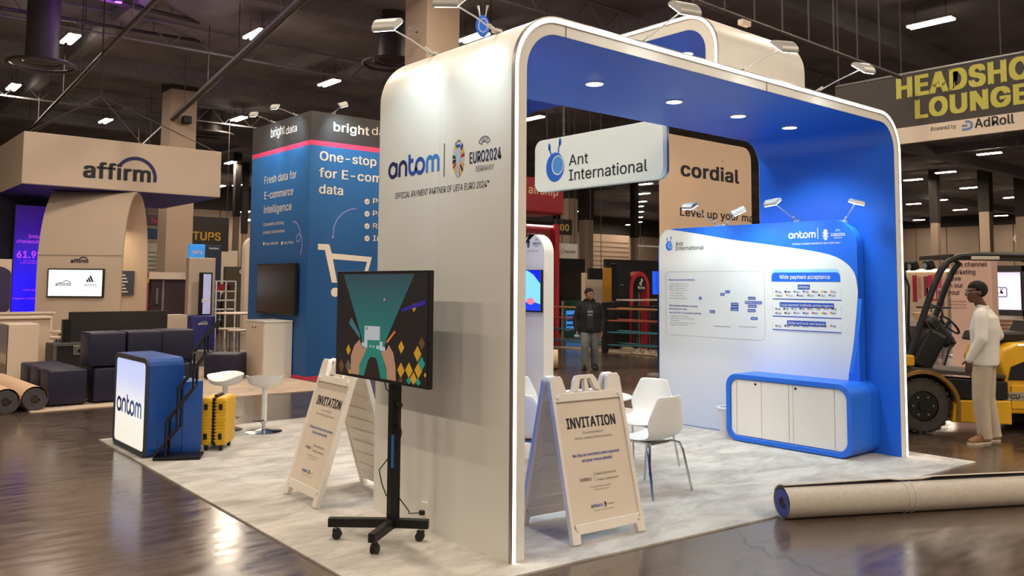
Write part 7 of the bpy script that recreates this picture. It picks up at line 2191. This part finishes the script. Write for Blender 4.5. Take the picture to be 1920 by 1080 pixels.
# local: x forward, y left (towards the camera), z up
def fpart(b, name, m, smooth=False, bevel=0.0, parent=None): return b.build(name, m, parent or fl_, world=False, smooth=smooth, bevel=bevel)
def wheel(x, y, r, w, name='wheel'):
    b = MB()
    prof = [(r * 0.55, -w / 2), (r * 0.9, -w / 2), (r, -w * 0.36), (r, w * 0.36), (r * 0.9, w / 2), (r * 0.55, w / 2)]
    n = 40; bm = b.bm; rs = []
    for rr, h in prof:
        rs.append([bm.verts.new((x + rr * math.cos(2 * PI * k / n), y + h, r + rr * math.sin(2 * PI * k / n))) for k in range(n)])
    for a, c in zip(rs, rs[1:]):
        for k in range(n):
            j = (k + 1) % n
            bm.faces.new((a[k], a[j], c[j], c[k]))
    o = fpart(b, 'tyre', tyre_m, smooth=True)
    for k in range(26):
        a = 2 * PI * k / 26
        c = V(x + (r - 0.004) * math.cos(a), y, r + (r - 0.004) * math.sin(a))
        if c.z < 0.012:
            c.z = 0.012
        rot = Matrix.Rotation(-a, 3, 'Y')
        MB().obox(c, (0.022, w * 0.98, 0.045), rot, bev=0.004, seg=1).build('tread_lug', tyre_m, o, world=False)
    b = MB()
    for s in (-1, 1):
        b.tube((x, y + s * w * 0.30, r), (x, y + s * w * 0.46, r), r * 0.58, r * 0.52, n=28)
        b.tube((x, y + s * w * 0.44, r), (x, y + s * w * 0.56, r), r * 0.2, r * 0.17, n=20)
    fpart(b, 'rim', fork_k, smooth=True, parent=o)
    for k in range(6):
        a = 2 * PI * k / 6
        MB().tube((x + r * 0.36 * math.cos(a), y + w * 0.44, r + r * 0.36 * math.sin(a)), (x + r * 0.36 * math.cos(a), y + w * 0.5, r + r * 0.36 * math.sin(a)), 0.014, n=6).build('wheel_nut', steel, o, world=False)
for y in (0.52 - 0.11, -0.52 + 0.11):
    wheel(0, y, 0.325, 0.22)
for y in (0.40, -0.40):
    wheel(-1.55, y, 0.25, 0.18)
yc = lambda x, z, y: (x, y, z)
fX_ = lambda y: (lambda u, v, h: (u, h, v))
def side(poly, y0, y1, name, m, bevel=0.01, parent=None):
    b = MB(); b.prism(poly, lambda u, v, h: (u, h, v), y0, y1)
    return fpart(b, name, m, bevel=bevel, parent=parent)
# chassis and floor
side([(0.1, 0.30), (-0.35, 0.30), (-1.9, 0.30), (-1.9, 0.55), (-0.38, 0.55), (-0.30, 0.72), (0.30, 0.74), (0.30, 0.45)], -0.40, 0.29, 'chassis', fork_k)
# fender: curved band over the front wheel
for s, (y0, y1) in ((1, (0.30, 0.55)), (-1, (-0.55, -0.30))):
    o_ = arc(0, 0.325, 0.43, R(150), R(12), 12); i_ = arc(0, 0.325, 0.385, R(150), R(12), 12)
    o_ = [(-0.42, 0.16)] + o_[0:0] + arc(0, 0.325, 0.43, R(175), R(20), 14); i_ = [(-0.37, 0.16)] + arc(0, 0.325, 0.385, R(175), R(20), 14)
    b = MB(); b.band(o_, i_, lambda u, v, h: (u, h, v), y0, y1); fpart(b, 'fender', mat('worn_brown_yellow_paint', (150, 112, 52), 0.5, var=0.25, scale=6), bevel=0.004)
# yellow step box and side
side([(-0.33, 0.14), (-1.02, 0.12), (-1.02, 0.40), (-0.40, 0.40), (-0.36, 0.34)], 0.28, 0.53, 'step_box', fork_y, 0.015)
side([(-0.33, 0.14), (-1.02, 0.12), (-1.02, 0.40), (-0.40, 0.40), (-0.36, 0.34)], -0.53, -0.28, 'step_box', fork_y, 0.015)
side([(-0.34, 0.41), (-1.0, 0.41), (-1.0, 0.62), (-0.30, 0.66)], 0.22, 0.50, 'battery_side_panel', fork_k, 0.01)
side([(0.30, 0.74), (-0.98, 0.66), (-0.98, 0.70), (0.28, 0.79)], -0.48, 0.50, 'floor_plate', fork_g, 0.005)
# engine cover / counterweight in yellow
side([(-0.98, 0.68), (-0.92, 0.86), (-0.98, 1.00), (-1.15, 1.08), (-1.9, 1.10), (-2.05, 1.0), (-2.1, 0.55), (-1.95, 0.24), (-1.02, 0.24), (-1.0, 0.5)], -0.46, 0.46, 'counterweight', fork_y, 0.03)
side([(-1.02, 0.64), (-1.06, 0.80), (-1.35, 0.92), (-1.9, 0.92), (-1.9, 0.64)], 0.461, 0.475, 'black_side_vent', fork_k, 0.004)
side([(-1.05, 0.30), (-1.9, 0.30), (-1.9, 0.58), (-1.05, 0.58)], 0.461, 0.478, 'yellow_side_panel', fork_y, 0.006)
fnf = lambda u, v, h: WM(fl_) @ V(-u, 0.478 + h, v)
Flat(fnf, 0.002).rect(0.98 - 0.02, 0.40, 1.33, 0.50).build('number_plate', mat('silver_sticker', (168, 156, 140), 0.5), fl_)
text('FCU-7A', fnf, 0.99, 0.42, 1.30, 0.055, ink, fl_, bold=0.05, lift=0.005)
# seat
side([(-0.80, 1.08), (-1.45, 1.10), (-1.45, 1.20), (-0.85, 1.20)], -0.25, 0.25, 'seat', black_p, 0.03)
side([(-1.38, 1.16), (-1.46, 1.34), (-1.56, 1.34), (-1.50, 1.14)], -0.24, 0.24, 'seat_back', black_p, 0.03)
# overhead guard: front pillars raked, roof bars, rear posts
def guard(y, o=0.0):
    P_ = [(0.17 - o, y, 0.78), (0.02 - o, y, 1.20), (-0.17 - o, y, 1.72), (-0.27 - o, y, 1.94), (-0.36 - o, y, 2.06), (-0.50 - o * 0.6, y, 2.12), (-0.72, y, 2.14), (-1.7, y, 2.13), (-1.86, y, 2.06), (-1.92, y, 1.6), (-1.95, y, 1.05)]
    b = MB(); b.path(P_, 0.038, 10); return fpart(b, 'guard_pillar', fork_k, smooth=True)
guard(0.46); guard(-0.46, 0.55)
for k in range(8):
    x = -0.42 - k * 0.18
    b = MB(); b.box((x - 0.02, -0.46, 2.10), (x + 0.02, 0.46, 2.15), bev=0.004); fpart(b, 'roof_bar', fork_k)
b = MB(); b.box((-0.95, 0.495, 2.085), (-0.62, 0.505, 2.125)); fpart(b, 'roof_label', mat('pale_label', (206, 196, 180), 0.5))
# dash cowl with steering column
b = MB(); b.obox((-0.16, 0.0, 0.98), (0.26, 0.75, 0.5), Matrix.Rotation(R(-28), 3, 'Y'), bev=0.04); fpart(b, 'dash_cowl', black_p)
b = MB(); b.obox((-0.33, 0.16, 1.20), (0.17, 0.30, 0.42), Matrix.Rotation(R(38), 3, 'Y'), bev=0.05); fpart(b, 'instrument_cover', black_p)
b = MB(); b.torus((-0.52, 0.1, 1.28), 0.14, 0.014, Matrix.Rotation(R(-50), 3, 'Y')); b.tube((-0.52, 0.1, 1.32), (-0.36, 0.1, 1.12), 0.022); fpart(b, 'steering_wheel', fork_k, smooth=True)
b = MB(); b.path([(-0.30, 0.42, 0.80), (-0.36, 0.43, 1.0), (-0.42, 0.43, 1.06)], 0.014, 8); b.sphere((-0.42, 0.43, 1.08), 0.024); fpart(b, 'lever', fork_k, smooth=True)
b = MB(); b.path([(-0.12, 0.48, 1.54), (-0.24, 0.49, 1.50), (-0.27, 0.49, 1.42), (-0.20, 0.49, 1.24), (-0.13, 0.49, 1.22), (-0.06, 0.48, 1.34)], 0.012, 8); fpart(b, 'grab_handle', fork_k, smooth=True)
# mast
for s in (-1, 1):
    y = s * 0.22
    b = MB(); b.box((0.15, y - 0.05, 0.12), (0.26, y + 0.05, 2.12), bev=0.006); m1 = fpart(b, 'mast_rail', fork_k)
    b = MB(); b.box((0.07, y - 0.035, 0.15), (0.14, y + 0.035, 2.05), bev=0.006); fpart(b, 'inner_mast_rail', fork_k)
    b = MB(); b.tube((0.03, y * 0.6, 0.3), (0.03, y * 0.6, 1.95), 0.025, n=12); fpart(b, 'lift_cylinder', steel, smooth=True)
for z in (0.35, 1.2, 2.05):
    b = MB(); b.box((0.10, -0.26, z - 0.04), (0.24, 0.26, z + 0.04), bev=0.005); fpart(b, 'mast_crossbar', fork_k)
b = MB(); b.box((0.36, -0.5, 0.10), (0.42, 0.5, 0.62), bev=0.006); b.box((0.24, -0.2, 0.2), (0.38, 0.2, 0.5), bev=0.006); fpart(b, 'fork_carriage', fork_k)
for s in (-1, 1):
    b = MB(); b.prism([(0.42, 0.62), (0.46, 0.62), (0.47, 0.09), (1.48, 0.055), (1.48, 0.045), (0.42, 0.045)], lambda u, v, h: (u, h, v), s * 0.3 - 0.055, s * 0.3 + 0.055); fpart(b, 'fork_blade', fork_k)
b = MB(); b.path([(0.12, 0.28, 2.0), (0.04, 0.29, 1.75), (0.06, 0.29, 1.2), (0.0, 0.28, 0.9)], 0.014, 8); fpart(b, 'hydraulic_hose', black_p, smooth=True)
# lamps
def work_lamp(x, y, z, rotz=0):
    b = MB(); b.obox((x, y, z), (0.09, 0.14, 0.12), Matrix.Rotation(R(20), 3, 'Y'), bev=0.02); o = fpart(b, 'work_lamp', black_p)
    b = MB(); b.tube((x + 0.045, y, z - 0.01), (x + 0.055, y, z - 0.01), 0.05, n=16); fpart(b, 'lamp_glass', mat('dull_lamp_glass', (150, 150, 150), 0.15), parent=o)
for y in (0.36, -0.1, -0.38):
    work_lamp(-0.18, y, 2.02)
b = MB(); b.path([(-0.05, -0.40, 1.93), (0.12, -0.42, 1.96), (0.26, -0.42, 1.9)], 0.016, 8); b.box((0.16, -0.5, 1.88), (0.24, -0.34, 1.92), bev=0.01); fpart(b, 'mirror_arm', black_p)
b = MB(); b.box((0.10, 0.46, 0.80), (0.26, 0.56, 0.93), bev=0.02); fpart(b, 'amber_lamp', mat('amber_lamp_lens', (232, 170, 40), 0.3, var=0.05))
